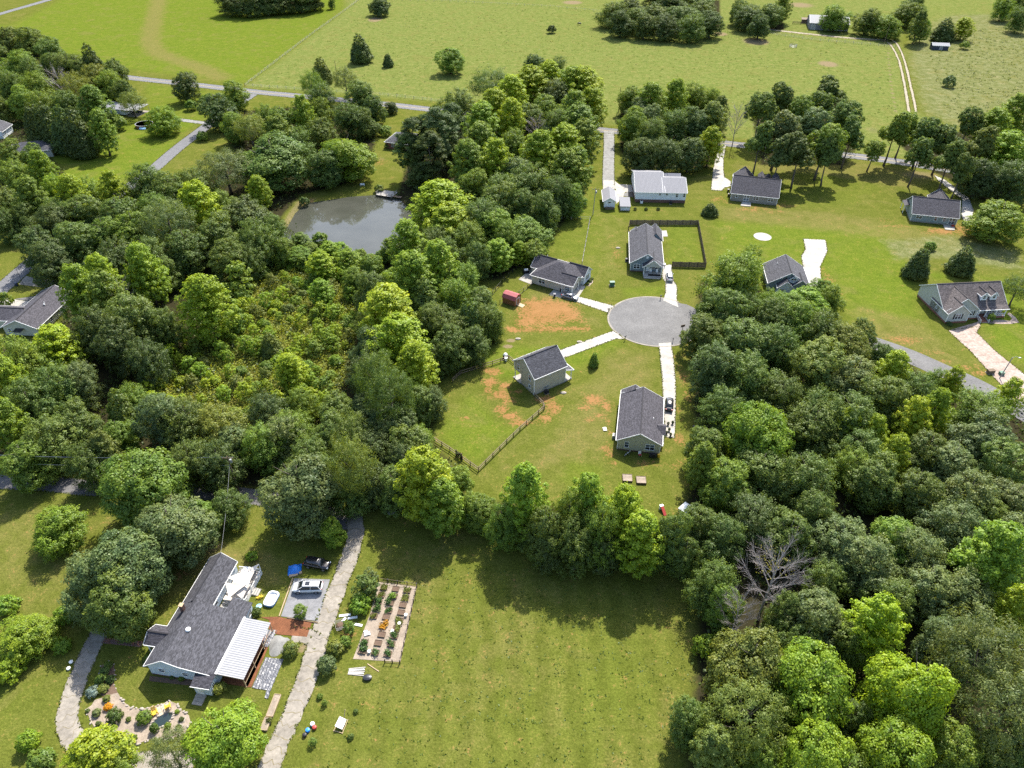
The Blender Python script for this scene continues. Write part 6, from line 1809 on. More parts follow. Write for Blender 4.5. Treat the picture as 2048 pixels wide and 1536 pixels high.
STY = {   # stations: x, half width, z low, z belt ; cabin: x, half width at belt, half width at roof, z roof
    'sedan': (4.75, [(-2.37, .70, .42, .80), (-2.2, .84, .28, .98), (-1.4, .91, .22, 1.0), (0, .92, .2, .98), (1.2, .91, .22, .95), (1.95, .86, .26, .86), (2.37, .68, .38, .66)],
              [(-1.75, .72, .66, 1.02), (-.95, .80, .60, 1.40), (.15, .82, .62, 1.45), (.55, .82, .62, 1.42), (1.25, .78, .68, .98)]),
    'suv': (4.7, [(-2.35, .80, .45, 1.05), (-2.2, .90, .32, 1.1), (-1.4, .93, .28, 1.08), (0, .94, .26, 1.05), (1.2, .93, .28, 1.03), (1.95, .88, .32, .98), (2.35, .72, .42, .78)],
            [(-2.18, .82, .72, 1.12), (-1.75, .84, .68, 1.62), (.1, .85, .68, 1.68), (.45, .85, .68, 1.64), (1.15, .82, .74, 1.06)]),
    'van': (5.15, [(-2.57, .84, .42, 1.05), (-2.4, .96, .30, 1.12), (-1.5, .99, .26, 1.1), (0, 1.0, .24, 1.06), (1.3, .99, .26, 1.04), (2.1, .94, .30, .98), (2.57, .76, .42, .80)],
            [(-2.42, .88, .78, 1.14), (-2.05, .90, .74, 1.66), (.3, .91, .74, 1.72), (.75, .9, .74, 1.66), (1.7, .86, .76, 1.06)]),
}
def loft(mb, rings):
    n = len(rings[0]); base = len(mb.v)
    for r_ in rings: mb.v += r_
    for i in range(len(rings) - 1):
        for k in range(n):
            k2 = (k + 1) % n
            mb.f.append((base + i * n + k, base + (i + 1) * n + k, base + (i + 1) * n + k2, base + i * n + k2))
    mb.f.append(tuple(base + k for k in range(n))); mb.f.append(tuple(base + (len(rings) - 1) * n + k for k in reversed(range(n))))

def car(style, paint, label, px, heading_px, name='car', cat='car', sunroof=False):
    """px = ground point under the middle; heading_px = a ground point ahead of the nose"""
    c, d = G(*px), G(*heading_px) - G(*px)
    t = thing(name, label, cat, c, math.atan2(d.y, d.x))
    L, body, cab = STY[style]
    mb = MB()
    rings = []
    for x, w, z0, z1 in body:
        zm = z0 + (z1 - z0) * 0.55
        rings.append([(x, -w * .88, z0), (x, -w, zm - .1), (x, -w, zm + .1), (x, -w * .93, z1 - .03), (x, -w * .6, z1 + .015), (x, w * .6, z1 + .015), (x, w * .93, z1 - .03), (x, w, zm + .1), (x, w, zm - .1), (x, w * .88, z0)])
    loft(mb, rings)
    bo = mb.build('body', M[paint], t, True)
    mb = MB(); rings = []
    for x, wb, wt, zt in cab:
        zb = min(zt - 0.02, 0.96 if style == 'sedan' else 1.04)
        rings.append([(x, -wb, zb), (x, -(wb * .35 + wt * .65), zb + (zt - zb) * .62), (x, -wt, zt - .03), (x, -wt * .7, zt), (x, wt * .7, zt), (x, wt, zt - .03), (x, (wb * .35 + wt * .65), zb + (zt - zb) * .62), (x, wb, zb)])
    loft(mb, rings)
    mb.build('cabin', M['carglass'], t, True)
    a, b_ = cab[1], cab[3]
    mb = MB(); rings = []
    for x, wb, wt, zt in ((cab[1][0] - .06, 0, a[2], a[3] - .03), cab[1], cab[2], cab[3]):
        rings.append([(x, -wt - .02, zt - .07), (x, -wt * .7, zt + .012), (x, wt * .7, zt + .012), (x, wt + .02, zt - .07)])
    loft(mb, rings); mb.build('roof', M[paint], t, True)
    mb = MB()
    for s in (-1, 1):
        for i0, i1 in ((0, 1), (3, 4)):
            p, q = cab[i0], cab[i1]
            z0 = 0.98 if style == 'sedan' else 1.06
            mb.beam((p[0], s * p[2 if i0 else 1] * 1.0, p[3] if i0 else z0), (q[0], s * q[2 if not i0 else 1], q[3] if not i0 else z0), 0.09, 0.05)
        xm = (cab[1][0] + cab[3][0]) / 2
        zb = 0.98 if style == 'sedan' else 1.06
        mb.beam((xm, s * (cab[2][1] + .01), zb - .04), (xm - .08, s * (cab[2][2] + .02), cab[2][3] - .05), 0.1, 0.03)
    mb.build('pillar', M[paint], t)
    if sunroof:
        mb = MB(); mb.cbox((-.1, 0, cab[2][3] + .02), (.8, .8, .02)); mb.build('sunroof', M['carglass'], t)
        mb = MB(); mb.beam((-1.7, .6, cab[2][3]), (.3, .6, cab[2][3] + .03), .05); mb.beam((-1.7, -.6, cab[2][3]), (.3, -.6, cab[2][3] + .03), .05); mb.build('roof_rail', M['grey'], t)
    wr = .34 if style == 'sedan' else .37
    hw = body[3][1]
    for sx in (-1.42, 1.42) if style != 'van' else (-1.52, 1.58):
        for s in (-1, 1):
            mb = MB(); mb.tube([(sx, s * (hw - .2), wr), (sx, s * (hw + .02), wr)], wr, 16); w = mb.build('wheel', M['tyre'], t)
            mb = MB(); mb.tube([(sx, s * (hw + .0), wr), (sx, s * (hw + .03), wr)], wr * .62, 12); mb.build('rim', M['alloy'], w)
    for s in (-1, 1):
        mb = MB(); mb.cbox((L / 2 - .2, s * .62, .68 if style == 'sedan' else .8), (.28, .34, .16)); mb.build('headlight', M['headlight'], t)
        mb = MB(); mb.cbox((-L / 2 + .1, s * .66, .86 if style == 'sedan' else .98), (.2, .32, .18)); mb.build('taillight', M['taillight'], t)
        mb = MB(); mb.cbox((cab[3][0] + .38, s * (hw + .1), 1.0 if style == 'sedan' else 1.1), (.14, .2, .14)); mb.build('mirror', M[paint], t)
    return t
car('sedan', 'car_silver', 'silver sedan parked by the beige hip-roofed house', (1140, 596.5), (1175, 606))
car('suv', 'car_white', 'white hatchback parked beside the blue-grey porch house', (1338.5, 557), (1336, 535))
car('sedan', 'car_black', 'black sedan parked on the long driveway of the khaki house', (1338, 812), (1340, 775))
car('van', 'car_white', 'white minivan parked on the grey gravel pad', (617, 1179), (560, 1180), 'minivan', 'minivan', True)
car('suv', 'car_black', 'black hatchback parked on grass under the tree shade', (636, 1132), (690, 1142))
car('suv', 'car_black', 'black car in deep shade at the end of the west-edge drive', (140, 574), (170, 576))
car('suv', 'car_white', 'white car cut by the image edge at the west ranch house', (-4, 648), (-30, 640))
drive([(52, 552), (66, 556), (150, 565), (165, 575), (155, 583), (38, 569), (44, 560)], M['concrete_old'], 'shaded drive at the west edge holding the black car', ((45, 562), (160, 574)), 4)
drive([(-8, 594), (6, 592), (20, 598), (88, 607), (70, 620), (-20, 612)], M['concrete'], 'pale drive in front of the west ranch house', ((0, 600), (80, 612)), 3.5)
drive([(30, 598), (90, 590), (140, 596), (110, 612), (85, 606)], M['gravel_lane'], 'grey paved forecourt beside the west ranch house', ((30, 600), (130, 600)), 9)

# ------------------------------------------------------------------ fences
def rail_fence(pts_px, label, name='post_rail_fence', rails=(1.1, 0.45), step=2.5, hp=1.25, mesh=True, cat='fence', pm='post', rm='wood', rw=0.14):
    P_ = [G(*q) for q in pts_px]
    t = thing(name, label, cat, P_[0])
    o0 = P_[0]
    prev = None
    for i in range(len(P_) - 1):
        a, b_ = P_[i] - o0, P_[i + 1] - o0
        n = max(1, round((b_ - a).length / step))
        for k in range(n + (1 if i == len(P_) - 2 else 0)):
            p = a.lerp(b_, k / n)
            mb = MB(); mb.box(p.x - .075, p.x + .075, p.y - .075, p.y + .075, 0, hp); mb.build('post', M[pm], t)
        for k in range(n):
            p, q = a.lerp(b_, k / n), a.lerp(b_, (k + 1) / n)
            for z in rails:
                mb = MB(); mb.beam((p.x, p.y, z), (q.x, q.y, z), max(0.05, rw * 0.8), rw); mb.build('rail', M[rm], t)
    return t
rail_fence([(868, 882), (900, 902), (925, 920), (957, 943), (1000, 900), (1040, 861), (1089, 818), (1086, 811), (1069, 794)], 'brown post-and-rail fence turning the corner of the two-story lot')
rail_fence([(905, 765), (920, 750), (945, 742), (985, 730), (1018, 719), (1028, 727)], 'brown post-and-rail fence between the wood and the two-story house')
t = thing('gate', 'dark latticed gate in the near post-and-rail fence', 'gate', G(918, 915), math.atan2((G(957, 943) - G(925, 920)).y, (G(957, 943) - G(925, 920)).x))
mb = MB()
for z in (0.1, 0.55, 1.0, 1.45): mb.beam((-.8, 0, z), (.8, 0, z), .06, .1)
mb.beam((-.8, 0, .1), (.8, 0, 1.45), .05, .09); mb.beam((.8, 0, .1), (-.8, 0, 1.45), .05, .09); mb.build('panel', M['post'], t)
for s in (-.85, .85):
    mb = MB(); mb.box(s - .09, s + .09, -.09, .09, 0, 1.7); mb.build('post', M['post'], t)
mb = MB()
g_ = np.random.default_rng(4)
pos = np.stack([g_.uniform(-.8, .8, 240), g_.normal(size=240) * .12, g_.uniform(.2, 1.6, 240)], 1)
v, q = leaf_quads(pos, unit(g_.normal(size=(240, 3)) + [0, 0, .6]), g_.uniform(.12, .25, 240), .8, g_)
vo = link(bpy.data.objects.new('vine', fast_mesh('vine', v, q, M['leaf'])), t); vo.color = (0.05, 0.06, 0.025, 1); vo['kind'] = 'stuff'
# board privacy fence: a panel of boards between posts, each board its own piece
def privacy(pts_px, label, hp=1.85, scallop=0.12, mat='wood_dark'):
    P_ = [G(*q) for q in pts_px]
    o0 = P_[0]
    t = thing('privacy_fence', label, 'fence', o0)
    bm_ = {}
    for i in range(len(P_) - 1):
        a, b_ = P_[i] - o0, P_[i + 1] - o0
        n = max(1, round((b_ - a).length / 2.4))
        ang = math.atan2((b_ - a).y, (b_ - a).x)
        w = (b_ - a).length / n
        for k in range(n):
            p = a.lerp(b_, k / n); q = a.lerp(b_, (k + 1) / n)
            mb = MB(); mb.cbox((p.x, p.y, hp / 2), (.1, .1, hp), ang); mb.build('post', M['post'], t)
            pn = bpy.data.objects.new('panel', None); link(pn, t); pn.location = (p.x, p.y, 0); pn.rotation_euler = (0, 0, ang)
            nb = 16
            bw = (w - 0.1) / nb
            for m_ in range(nb):
                key = (m_, round(w, 1), i % 2)
                if key not in bm_:
                    mb = MB(); x0 = 0.05 + m_ * bw
                    top = hp - scallop * (1 - abs(m_ - nb / 2 + .5) / (nb / 2)) + random.uniform(-.015, .015)
                    off = random.choice((0.0, 0.012))
                    mb.box(x0, x0 + bw - .012, -.012 + off, .012 + off, 0.03, top)
                    bm_[key] = mb.mesh('board', M[random.choice(('wood_dark', 'wood', 'wood'))])
                link(bpy.data.objects.new('board', bm_[key]), pn)
            mb = MB()
            for z in (0.4, 1.4): mb.cbox((w / 2, .05, z), (w - .1, .05, .09))
            mb.build('rail', M['wood_dark'], pn)
    p = P_[-1] - o0
    mb = MB(); mb.cbox((p.x, p.y, hp / 2), (.12, .12, hp)); mb.build('post', M['post'], t)
    return t
privacy([(1257, 463), (1258.5, 450), (1395.5, 450.5), (1411, 535.5), (1343.5, 534)], 'tall brown board privacy fence enclosing the lawn beside the porch house')
rail_fence([(1000, 607), (1038, 590), (1064, 570)], 'short black wire fence between red-roofed shed and beige house', 'wire_fence', (1.15, 0.1), 2.0, 1.25, True, 'fence', 'black', 'black', 0.04)
rail_fence([(985, 590), (1010, 560), (1040, 532), (1060, 512)], 'black wire fence along the wood behind the beige house', 'wire_fence', (1.15, 0.1), 2.4, 1.25, True, 'fence', 'black', 'black', 0.04)
rail_fence([(1105, 438), (1180, 440), (1164, 530)], 'thin pale wire fence around the grass paddock', 'wire_fence', (1.2, 0.6), 3.0, 1.3, True, 'fence', 'wood_grey', 'wood_grey', 0.03)
rail_fence([(490, 172), (560, 118), (620, 72), (690, 22), (716, 2), (760, -25)], 'pasture wire fence dividing bright meadow from pasture', 'wire_fence', (1.2, 0.8, 0.4), 4.5, 1.35, True, 'fence', 'wood_grey', 'wood_grey', 0.02)
rail_fence([(490, 172), (640, 183), (760, 190), (880, 204), (1010, 220)], 'wire fence along the pasture verge of the main road', 'wire_fence', (1.2, 0.8, 0.4), 4.5, 1.35, True, 'fence', 'wood_grey', 'wood_grey', 0.02)
rail_fence([(680, -3), (900, 4), (1100, 14), (1205, 24)], 'far wire fence across the top of the pasture', 'wire_fence', (1.2, 0.8), 6, 1.35, True, 'fence', 'wood_grey', 'wood_grey', 0.03)
rail_fence([(1520, 66), (1640, 82), (1740, 90), (1790, 95)], 'fence below the farm lane by the metal barn', 'wire_fence', (1.2, 0.8, .4), 5, 1.35, True, 'fence', 'wood_grey', 'wood_grey', 0.04)

# ------------------------------------------------------------------ poles and wires
def pole(px, h_, label, name='utility_pole', arm=True, lean=(0, 0), r_=0.15, mat='wood_dark'):
    b0 = G(*px)
    t = thing(name, label, 'pole', b0)
    top = Vector((lean[0], lean[1], h_))
    mb = MB(); mb.tube([(0, 0, -.2), top * .5, top], [r_, r_ * .85, r_ * .65], 8); mb.build('shaft', M[mat], t)
    if arm:
        mb = MB(); mb.beam(top + Vector((-1.1, 0, -.5)), top + Vector((1.1, 0, -.5)), .1, .12); mb.build('crossarm', M['wood_dark'], t)
        for x in (-1, 0, 1):
            mb = MB(); mb.tube([top + Vector((x, 0, -.44)), top + Vector((x, 0, -.25))], .05, 6); mb.build('insulator', M['grey'], t)
        mb = MB(); mb.tube([top + Vector((.3, .25, -1.9)), top + Vector((.3, .25, -1.1))], .22, 10); mb.build('transformer', M['grey'], t)
    return t
pole((1185.5, 430), 9.5, 'pale utility pole with lamp beside the grass paddock', 'utility_pole', True, (0.35, 0), 0.14, 'wood_grey')
pole((676, 168), 11, 'dark utility pole on the pasture verge of the road', 'utility_pole', False)
pole((1237, 225), 11, 'dark utility pole above the roadside grove', 'utility_pole', False)
pole((479, 985), 10, 'utility pole with transformer over the shaded gravel lane')
pole((1768, 88), 10, 'utility pole beside the farm shed lane', 'utility_pole', False)
pole((50, 575), 6, 'slim lamp post on the lawn of the west ranch house', 'lamp_post', False, (0, 0), 0.06, 'black')
t = thing('street_lamp', 'slanting street lamp beside the clay-stained driveway', 'lamp', G(1999, 757))
mb = MB(); mb.tube([(0, 0, 0), (0.5, 0.1, 6.2)], [.13, .09], 8); mb.build('shaft', M['wood_grey'], t)
mb = MB(); mb.tube([(0.5, 0.1, 5.9), (1.0, 0, 6.5), (1.8, -.1, 6.3)], .04, 6); mb.build('arm', M['grey'], t)
mb = MB(); mb.cbox((2.0, -.1, 6.22), (.6, .3, .14)); mb.build('lamp_head', M['grey'], t)
def wire(label, a, b_, sag, r_=0.012):
    pts = [a.lerp(b_, k / 14) - Vector((0, 0, sag * 4 * (k / 14) * (1 - k / 14))) for k in range(15)]
    mb = MB(); mb.tube(pts, r_, 4, False); o = mb.build('overhead_wire', M['grey'], None); tag(o, label, 'wire'); return o
lp = G(479, 985)
for i, (x, z) in enumerate(((-1, 9.8), (1, 9.8), (0, 7.6))):
    a = lp + Vector((x, 0, z)); b_ = G(-120, 968) + Vector((x, 0, z - .6))
    wire(['upper overhead wire along the gravel lane, far side', 'upper overhead wire along the gravel lane, near side', 'low overhead cable along the gravel lane'][i], a, b_, 0.9, 0.02)
wire('service wire from the lane pole down to the blue-white house', lp + Vector((0, 0, 8)), bh @ Vector((2.4, 20.3, 4.6)), 0.6, 0.02)

# ------------------------------------------------------------------ small street things
def mailbox(px, label, rz=0.0):
    t = thing('mailbox', label, 'mailbox', G(*px), rz)
    mb = MB(); mb.box(-.06, .06, -.06, .06, 0, 1.05); mb.build('post', M['wood_dark'], t)
    mb = MB(); mb.tube([(-.28, 0, 1.2), (.28, 0, 1.2)], .14, 10); mb.cbox((0, 0, 1.13), (.56, .27, .14)); mb.build('box', M['black'], t)
mailbox((1216.5, 625), 'black mailbox beside the beige house driveway', .3)
mailbox((1250, 680), 'black mailbox beside the two-story house driveway', .9)
mailbox((1345.5, 684), 'black mailbox beside the long khaki-house driveway', 1.3)
mailbox((1321, 599), 'black mailbox beside the curved driveway of the porch house', .2)
mailbox((64, 546), 'dark mailbox on the verge of the dashed road', .7)
t = thing('street_sign', 'dark sign board on a post at the edge of the turning circle', 'sign', G(1364, 663), .4)
mb = MB(); mb.box(-.05, .05, -.05, .05, 0, 2.0); mb.build('post', M['wood_dark'], t)
mb = MB(); mb.box(-.6, .6, -.04, .04, 1.4, 2.1); mb.build('board', M['wood_dark'], t)
def cabinet(px, label, mat, w=1.1, h_=0.9, name='utility_box', rz=.1):
    t = thing(name, label, 'utility box', G(*px), rz)
    mb = MB(); mb.box(-w / 2, w / 2, -.45, .45, .08, h_); mb.build('housing', M[mat], t)
    mb = MB(); mb.box(-w / 2 - .05, w / 2 + .05, -.5, .5, h_, h_ + .08); mb.build('lid', M[mat], t)
    mb = MB(); mb.box(-w / 2 - .15, w / 2 + .15, -.6, .6, 0, .08); mb.build('base', M['concrete_old'], t)
cabinet((1224, 571), 'green transformer cabinet on the lawn west of the porch house', 'green_box', 1.3, 1.2)
cabinet((1980, 746), 'grey utility cabinet beside the clay-stained driveway', 'wood_dark', 1.6, .9)
cabinet((2002, 749), 'pale green utility cabinet beside the slanting lamp', 'green_box', 1.0, .7)
def bin_(px, label, mat='navy', z=0, rz=0):
    t = thing('wheelie_bin', label, 'bin', G(*px, z), rz)
    mb = MB(); b0 = .24; b1 = .31
    mb.add([(-b0, -b0, .08), (b0, -b0, .08), (b0, b0, .08), (-b0, b0, .08), (-b1, -b1, 1.0), (b1, -b1, 1.0), (b1, b1, 1.0), (-b1, b1, 1.0)], [(3, 2, 1, 0), (4, 5, 6, 7), (0, 1, 5, 4), (1, 2, 6, 5), (2, 3, 7, 6), (3, 0, 4, 7)])
    mb.build('body', M[mat], t)
    mb = MB(); mb.cbox((0, 0, 1.04), (.68, .7, .08), 0, R(4)); mb.build('lid', M[mat], t)
    for s in (-1, 1):
        mb = MB(); mb.tube([(s * .22, .3, .1), (s * .3, .3, .1)], .1, 10); mb.build('wheel', M['tyre'], t)
bin_((34, 572), 'dark blue wheelie bin at the road edge by the west drive')
bin_((1109, 594), 'navy wheelie bin at the front of the beige house patio')
bin_((1122, 584), 'dark wheelie bin against the porch of the beige house', 'black')
bin_((1328, 534), 'grey wheelie bin beside the porch house', 'grey')
bin_((1457, 393), 'black wheelie bin nearest the corner of the taupe house', 'black')
bin_((1456, 384), 'black wheelie bin farther along the taupe house side', 'black')
bin_((1012, 722), 'white-lidded bin by the far rail fence', 'white')
t = thing('barbecue_grill', 'covered black grill with pale lid on the beige house patio', 'grill', G(1052, 546), .3)
mb = MB(); mb.box(-.8, .8, -.45, .45, 0, .95); mb.build('cart', M['black'], t)
mb = MB(); mb.cbox((0, 0, 1.1), (1.1, .8, .35)); mb.build('lid', M['white'], t)
t = thing('barbecue_grill', 'white-hooded grill by the corner of the far rail fence', 'grill', G(1011, 716), .3)
mb = MB(); mb.box(-.6, .6, -.35, .35, 0, .9); mb.build('cart', M['black'], t)
mb = MB(); mb.lathe([(.5, .9), (.5, 1.15), (.3, 1.4)], 12); mb.build('hood', M['white'], t)
# people-free yard things around the khaki house
def tyre_stack(px, label):
    t = thing('bicycle', label, 'bicycle', G(*px), .5)
    for x in (-.55, .55):
        mb = MB()
        ring = [(x + .33 * math.cos(a * math.pi / 9), 0.03 * math.sin(a), .36 + .33 * math.sin(a * math.pi / 9)) for a in range(19)]
        mb.tube(ring, .03, 5, False); w = mb.build('wheel', M['tyre'], t)
    mb = MB(); mb.tube([(-.55, 0, .36), (-.1, 0, .36), (.4, 0, .85), (-.2, 0, .8), (-.1, 0, .36)], .025, 5, False); mb.tube([(-.55, 0, .36), (-.2, 0, .8)], .025, 5); mb.tube([(.55, 0, .36), (.4, 0, .95)], .025, 5); mb.build('frame', M['white'], t)
    mb = MB(); mb.tube([(.4, -.28, .98), (.4, .28, .98)], .02, 5); mb.build('handlebar', M['black'], t)
    mb = MB(); mb.cbox((-.22, 0, .9), (.26, .14, .06)); mb.build('saddle', M['black'], t)
tyre_stack((1253, 912), 'pale bicycle leaning behind the khaki house, nearer the corner')
tyre_stack((1257, 908), 'pale bicycle leaning behind the khaki house, nearer the wall')
t = thing('garden_chair', 'white and red folding chair behind the khaki house', 'chair', G(1279.5, 912), .2)
mb = MB(); mb.box(-.3, .3, -.3, .3, .42, .47); mb.build('seat', M['red'], t)
mb = MB(); mb.cbox((0, .3, .75), (.6, .05, .6), 0, R(-15)); mb.build('backrest', M['white'], t)
for sx in (-.27, .27):
    for sy in (-.27, .27):
        mb = MB(); mb.beam((sx, sy, 0), (sx, sy, .44), .04); mb.build('leg', M['white'], t)
t = thing('barbecue_grill', 'black grill against the back wall of the khaki house', 'grill', G(1305, 915), -.15)
mb = MB(); mb.box(-.7, .7, -.35, .35, .3, .85); mb.build('cart', M['darkmetal'], t); mb = MB(); mb.cbox((0, 0, 1.0), (.9, .6, .3)); mb.build('lid', M['black'], t)
for sx in (-.6, .6):
    mb = MB(); mb.beam((sx, 0, 0), (sx, 0, .35), .1, .4); mb.build('leg', M['black'], t)
mb = MB(); mb.lathe([(.3, 0), (.3, .75), (.25, .8)], 12); o = mb.build('barrel', M['yellow']); o.location = G(1317, 914); tag(o, 'yellow barrel at the back corner of the khaki house', 'barrel')
def raised_bed(c, L, W_, h_, label, fill='soil', wood='wood', rz=0, group=None, plantc=None, name='raised_bed'):
    t = thing(name, label, 'planter', c, rz, group)
    for x in (-L / 2, L / 2):
        mb = MB(); mb.box(x - .03, x + .03, -W_ / 2, W_ / 2, 0, h_); mb.build('end_board', M[wood], t)
    for y in (-W_ / 2, W_ / 2):
        mb = MB(); mb.box(-L / 2 + .035, L / 2 - .035, y - .03, y + .03, 0, h_); mb.build('side_board', M[wood], t)
    mb = MB(); mb.box(-L / 2 + .04, L / 2 - .04, -W_ / 2 + .035, W_ / 2 - .035, 0, h_ - .07); mb.build('soil', M[fill], t)
    if plantc:
        g = np.random.default_rng(int(abs(c[0] * 13 + c[1] * 7)))
        n = int(g.integers(70, 260)); k = int(g.integers(2, 6))
        cc = np.stack([g.uniform(-L * .42, L * .42, k), g.uniform(-W_ * .42, W_ * .42, k)], 1)[g.integers(0, k, n)]
        pos = np.concatenate([cc + g.normal(size=(n, 2)) * .2, (h_ + np.abs(g.normal(size=n)) * plantc[1] * g.uniform(.5, 1.6))[:, None]], 1)
        v, q = leaf_quads(pos, unit(g.normal(size=(n, 3)) * .6 + [0, 0, 1]), g.uniform(.12, .3, n), .7, g)
        lo = link(bpy.data.objects.new('crop', fast_mesh('crop', v, q, M['leaf'])), t); lo.color = (*plantc[0], 1); lo['kind'] = 'stuff'
    return t
raised_bed(G(1254.5, 957.5), 1.9, 1.9, .4, 'square timber raised bed filled with pale chips, nearer the two-story lot', 'woodchip', 'wood_dark', R(-4))
raised_bed(G(1282, 962), 1.9, 1.9, .45, 'square timber raised bed with straw, nearer the big wood', 'woodchip', 'wood_dark', R(-3))
cabinet((1209.5, 859), 'small pale utility lid on the khaki lawn', 'white', .6, .15)
t = thing('patio_umbrella', 'white and pale blue pop-up canopy half hidden by the hedge', 'canopy', G(1371, 1030))
mb = MB(); mb.lathe([(1.7, 1.9), (1.0, 2.3), (.08, 2.7)], 4, (0, 0, 0)); mb.build('canopy', M['white'], t)
for k in range(4):
    a = k * math.pi / 2; mb = MB(); mb.beam((1.6 * math.cos(a), 1.6 * math.sin(a), 0), (1.6 * math.cos(a), 1.6 * math.sin(a), 1.95), .05); mb.build('leg', M['grey'], t)
t = thing('play_slide', 'red and white plastic play slide at the edge of the wood', 'slide', G(1326, 1024), .3)
mb = MB(); mb.slab([(-.3, -1.0, .1), (.3, -1.0, .1), (.3, .6, 1.0), (-.3, .6, 1.0)], .08); mb.build('chute', M['red'], t)
mb = MB(); mb.box(-.35, .35, .62, 1.1, 0, 1.0); mb.build('tower', M['white'], t)
# the dog-dark object and yard stones
mb = MB(); mb.lathe([(.35, 0), (.42, .3), (.38, .7), (.1, .85)], 10); o = mb.build('compost_bin', M['black']); o.location = G(1388, 857); tag(o, 'black compost bin in tree shade beside the long driveway', 'bin')
for i, (px, py, lab) in enumerate(((1127, 786, 'pale flat stone on the lawn below the two-story house'), (1036, 678, 'flat grey stone on the lawn above the two-story house'), (1159, 684, 'small stone on the lawn near the turning circle'), (1236, 496, 'white stone on the lawn west of the porch house'))):
    mb = MB(); mb.lathe([(.75, 0), (.7, .18), (.35, .3), (.05, .32)], 9, (0, 0, 0), 1, .6); o = mb.build('boulder', M['stone']); o.location = G(px, py); tag(o, lab, 'stone')
# ------------------------------------------------------------------ pond dock and bench
t = thing('pond_dock', 'pale wooden dock with railings standing in the pond', 'dock', G(751.5, 391.5), R(-21))
for k in range(28):
    mb = MB(); mb.box(k * .23, k * .23 + .215, 0, 4.5, .42, .48); mb.build('plank', M['wood_grey'], t)
for x in (0.1, 2.1, 4.2, 6.3):
    for y in (.1, 4.3):
        mb = MB(); mb.box(x - .07, x + .07, y - .07, y + .07, -1.5, 1.4 if y < 1 or x in (0.1, 6.3) else .42); mb.build('post', M['wood_dark'], t)
for a_, b_ in (((.1, .1), (6.3, .1)), ((.1, .1), (.1, 4.3)), ((6.3, .1), (6.3, 4.3))):
    for z in (.95, 1.38):
        mb = MB(); mb.beam((*a_, z), (*b_, z), .06, .1); mb.build('rail', M['wood_grey'], t)
mb = MB(); mb.box(6.5, 9.4, .6, 2.0, .3, .4); mb.build('walkway', M['wood_dark'], t)
t = thing('park_bench', 'small white bench on the pond bank', 'bench', G(725, 372), .1)
mb = MB(); mb.box(-.8, .8, -.25, .25, .42, .48); mb.build('seat', M['white'], t); mb = MB(); mb.box(-.8, .8, .22, .27, .5, .9); mb.build('backrest', M['white'], t)
for sx in (-.7, .7):
    mb = MB(); mb.box(sx - .04, sx + .04, -.25, .25, 0, .42); mb.build('leg', M['white'], t)
# above-ground pool
t = thing('round_pool', 'rusty round above-ground pool beside the round tree', 'pool', G(290, 253))
mb = MB()
pr = 3.6
mb.lathe([(pr, 0), (pr, 1.25), (pr + .12, 1.25), (pr + .12, 1.32), (pr - .18, 1.32), (pr - .18, .75)], 36)
mb.build('wall', M['rust'], t)
mb = MB(); mb.lathe([(pr + .1, 1.33), (pr + .1, 1.36), (pr - .2, 1.36), (pr - .2, 1.33)], 36); mb.build('rim', M['grey'], t)
mb = MB(); mb.lathe([(pr - .2, .7), (pr - .2, .8)], 36); M['ochre_water'] = plain('stale_ochre_water', (0.30, 0.17, 0.07), 0.2); mb.build('water', M['ochre_water'], t)
mb = MB(); mb.slab([(-.6, -pr - .9, .35), (2.2, -pr - .9, .35), (2.2, -pr - .2, .9), (-.6, -pr - .2, .9)], .06); mb.build('sheet', M['lightblue'], t)
# cow, hay ring, in pasture
t = thing('cow', 'black cow grazing alone in the open pasture', 'cow', G(1159, 50), R(170))
bmh = bpy.data.meshes.new('body')
vv = [(-.95, 0, 1.1), (-.5, 0, 1.08), (0, 0, 1.05), (.5, 0, 1.1), (.85, 0, 1.2), (1.2, 0, 1.05), (1.45, 0, .62), (1.6, 0, .35),
      (.6, .22, .95), (.6, .24, .5), (.6, .24, .04), (.6, -.22, .95), (.6, -.24, .5), (.6, -.24, .04), (-.75, .2, .95), (-.82, .24, .5), (-.75, .24, .04), (-.75, -.2, .95), (-.82, -.24, .5), (-.75, -.24, .04), (-1.05, 0, 1.0), (-1.12, 0, .5)]
ee = [(0, 1), (1, 2), (2, 3), (3, 4), (4, 5), (5, 6), (6, 7), (3, 8), (8, 9), (9, 10), (3, 11), (11, 12), (12, 13), (0, 14), (14, 15), (15, 16), (0, 17), (17, 18), (18, 19), (0, 20), (20, 21)]
bmh.from_pydata(vv, ee, [])
bo = link(bpy.data.objects.new('body', bmh), t)
sk = bo.modifiers.new('skin', 'SKIN')
rad_ = [.36, .44, .46, .42, .3, .22, .2, .1, .16, .1, .07, .16, .1, .07, .2, .1, .07, .2, .1, .07, .05, .03]
for i, r_ in enumerate(rad_): bmh.skin_vertices[0].data[i].radius = (r_, r_)
bmh.skin_vertices[0].data[2].use_root = True
bo.modifiers.new('sub', 'SUBSURF').levels = 1
bmh.materials.append(M['black'])
mb = MB(); mb.cbox((1.38, .2, .85), (.1, .22, .1)); mb.cbox((1.38, -.2, .85), (.1, .22, .1)); mb.build('ear', M['black'], t)
t = thing('hay_ring', 'grey round hay feeder ring in the pasture', 'feeder', G(1586, 94))
mb = MB(); 
for z in (.3, .8, 1.3):
    mb.tube([(2.0 * math.cos(a * math.pi / 12), 2.0 * math.sin(a * math.pi / 12), z) for a in range(25)], .06, 5, False)
mb.build('ring', M['grey'], t)
for k in range(16):
    a = k * math.pi / 8; mb = MB(); mb.beam((2 * math.cos(a), 2 * math.sin(a), 0), (2 * math.cos(a), 2 * math.sin(a), 1.6), .07); mb.build('bar', M['grey'], t)
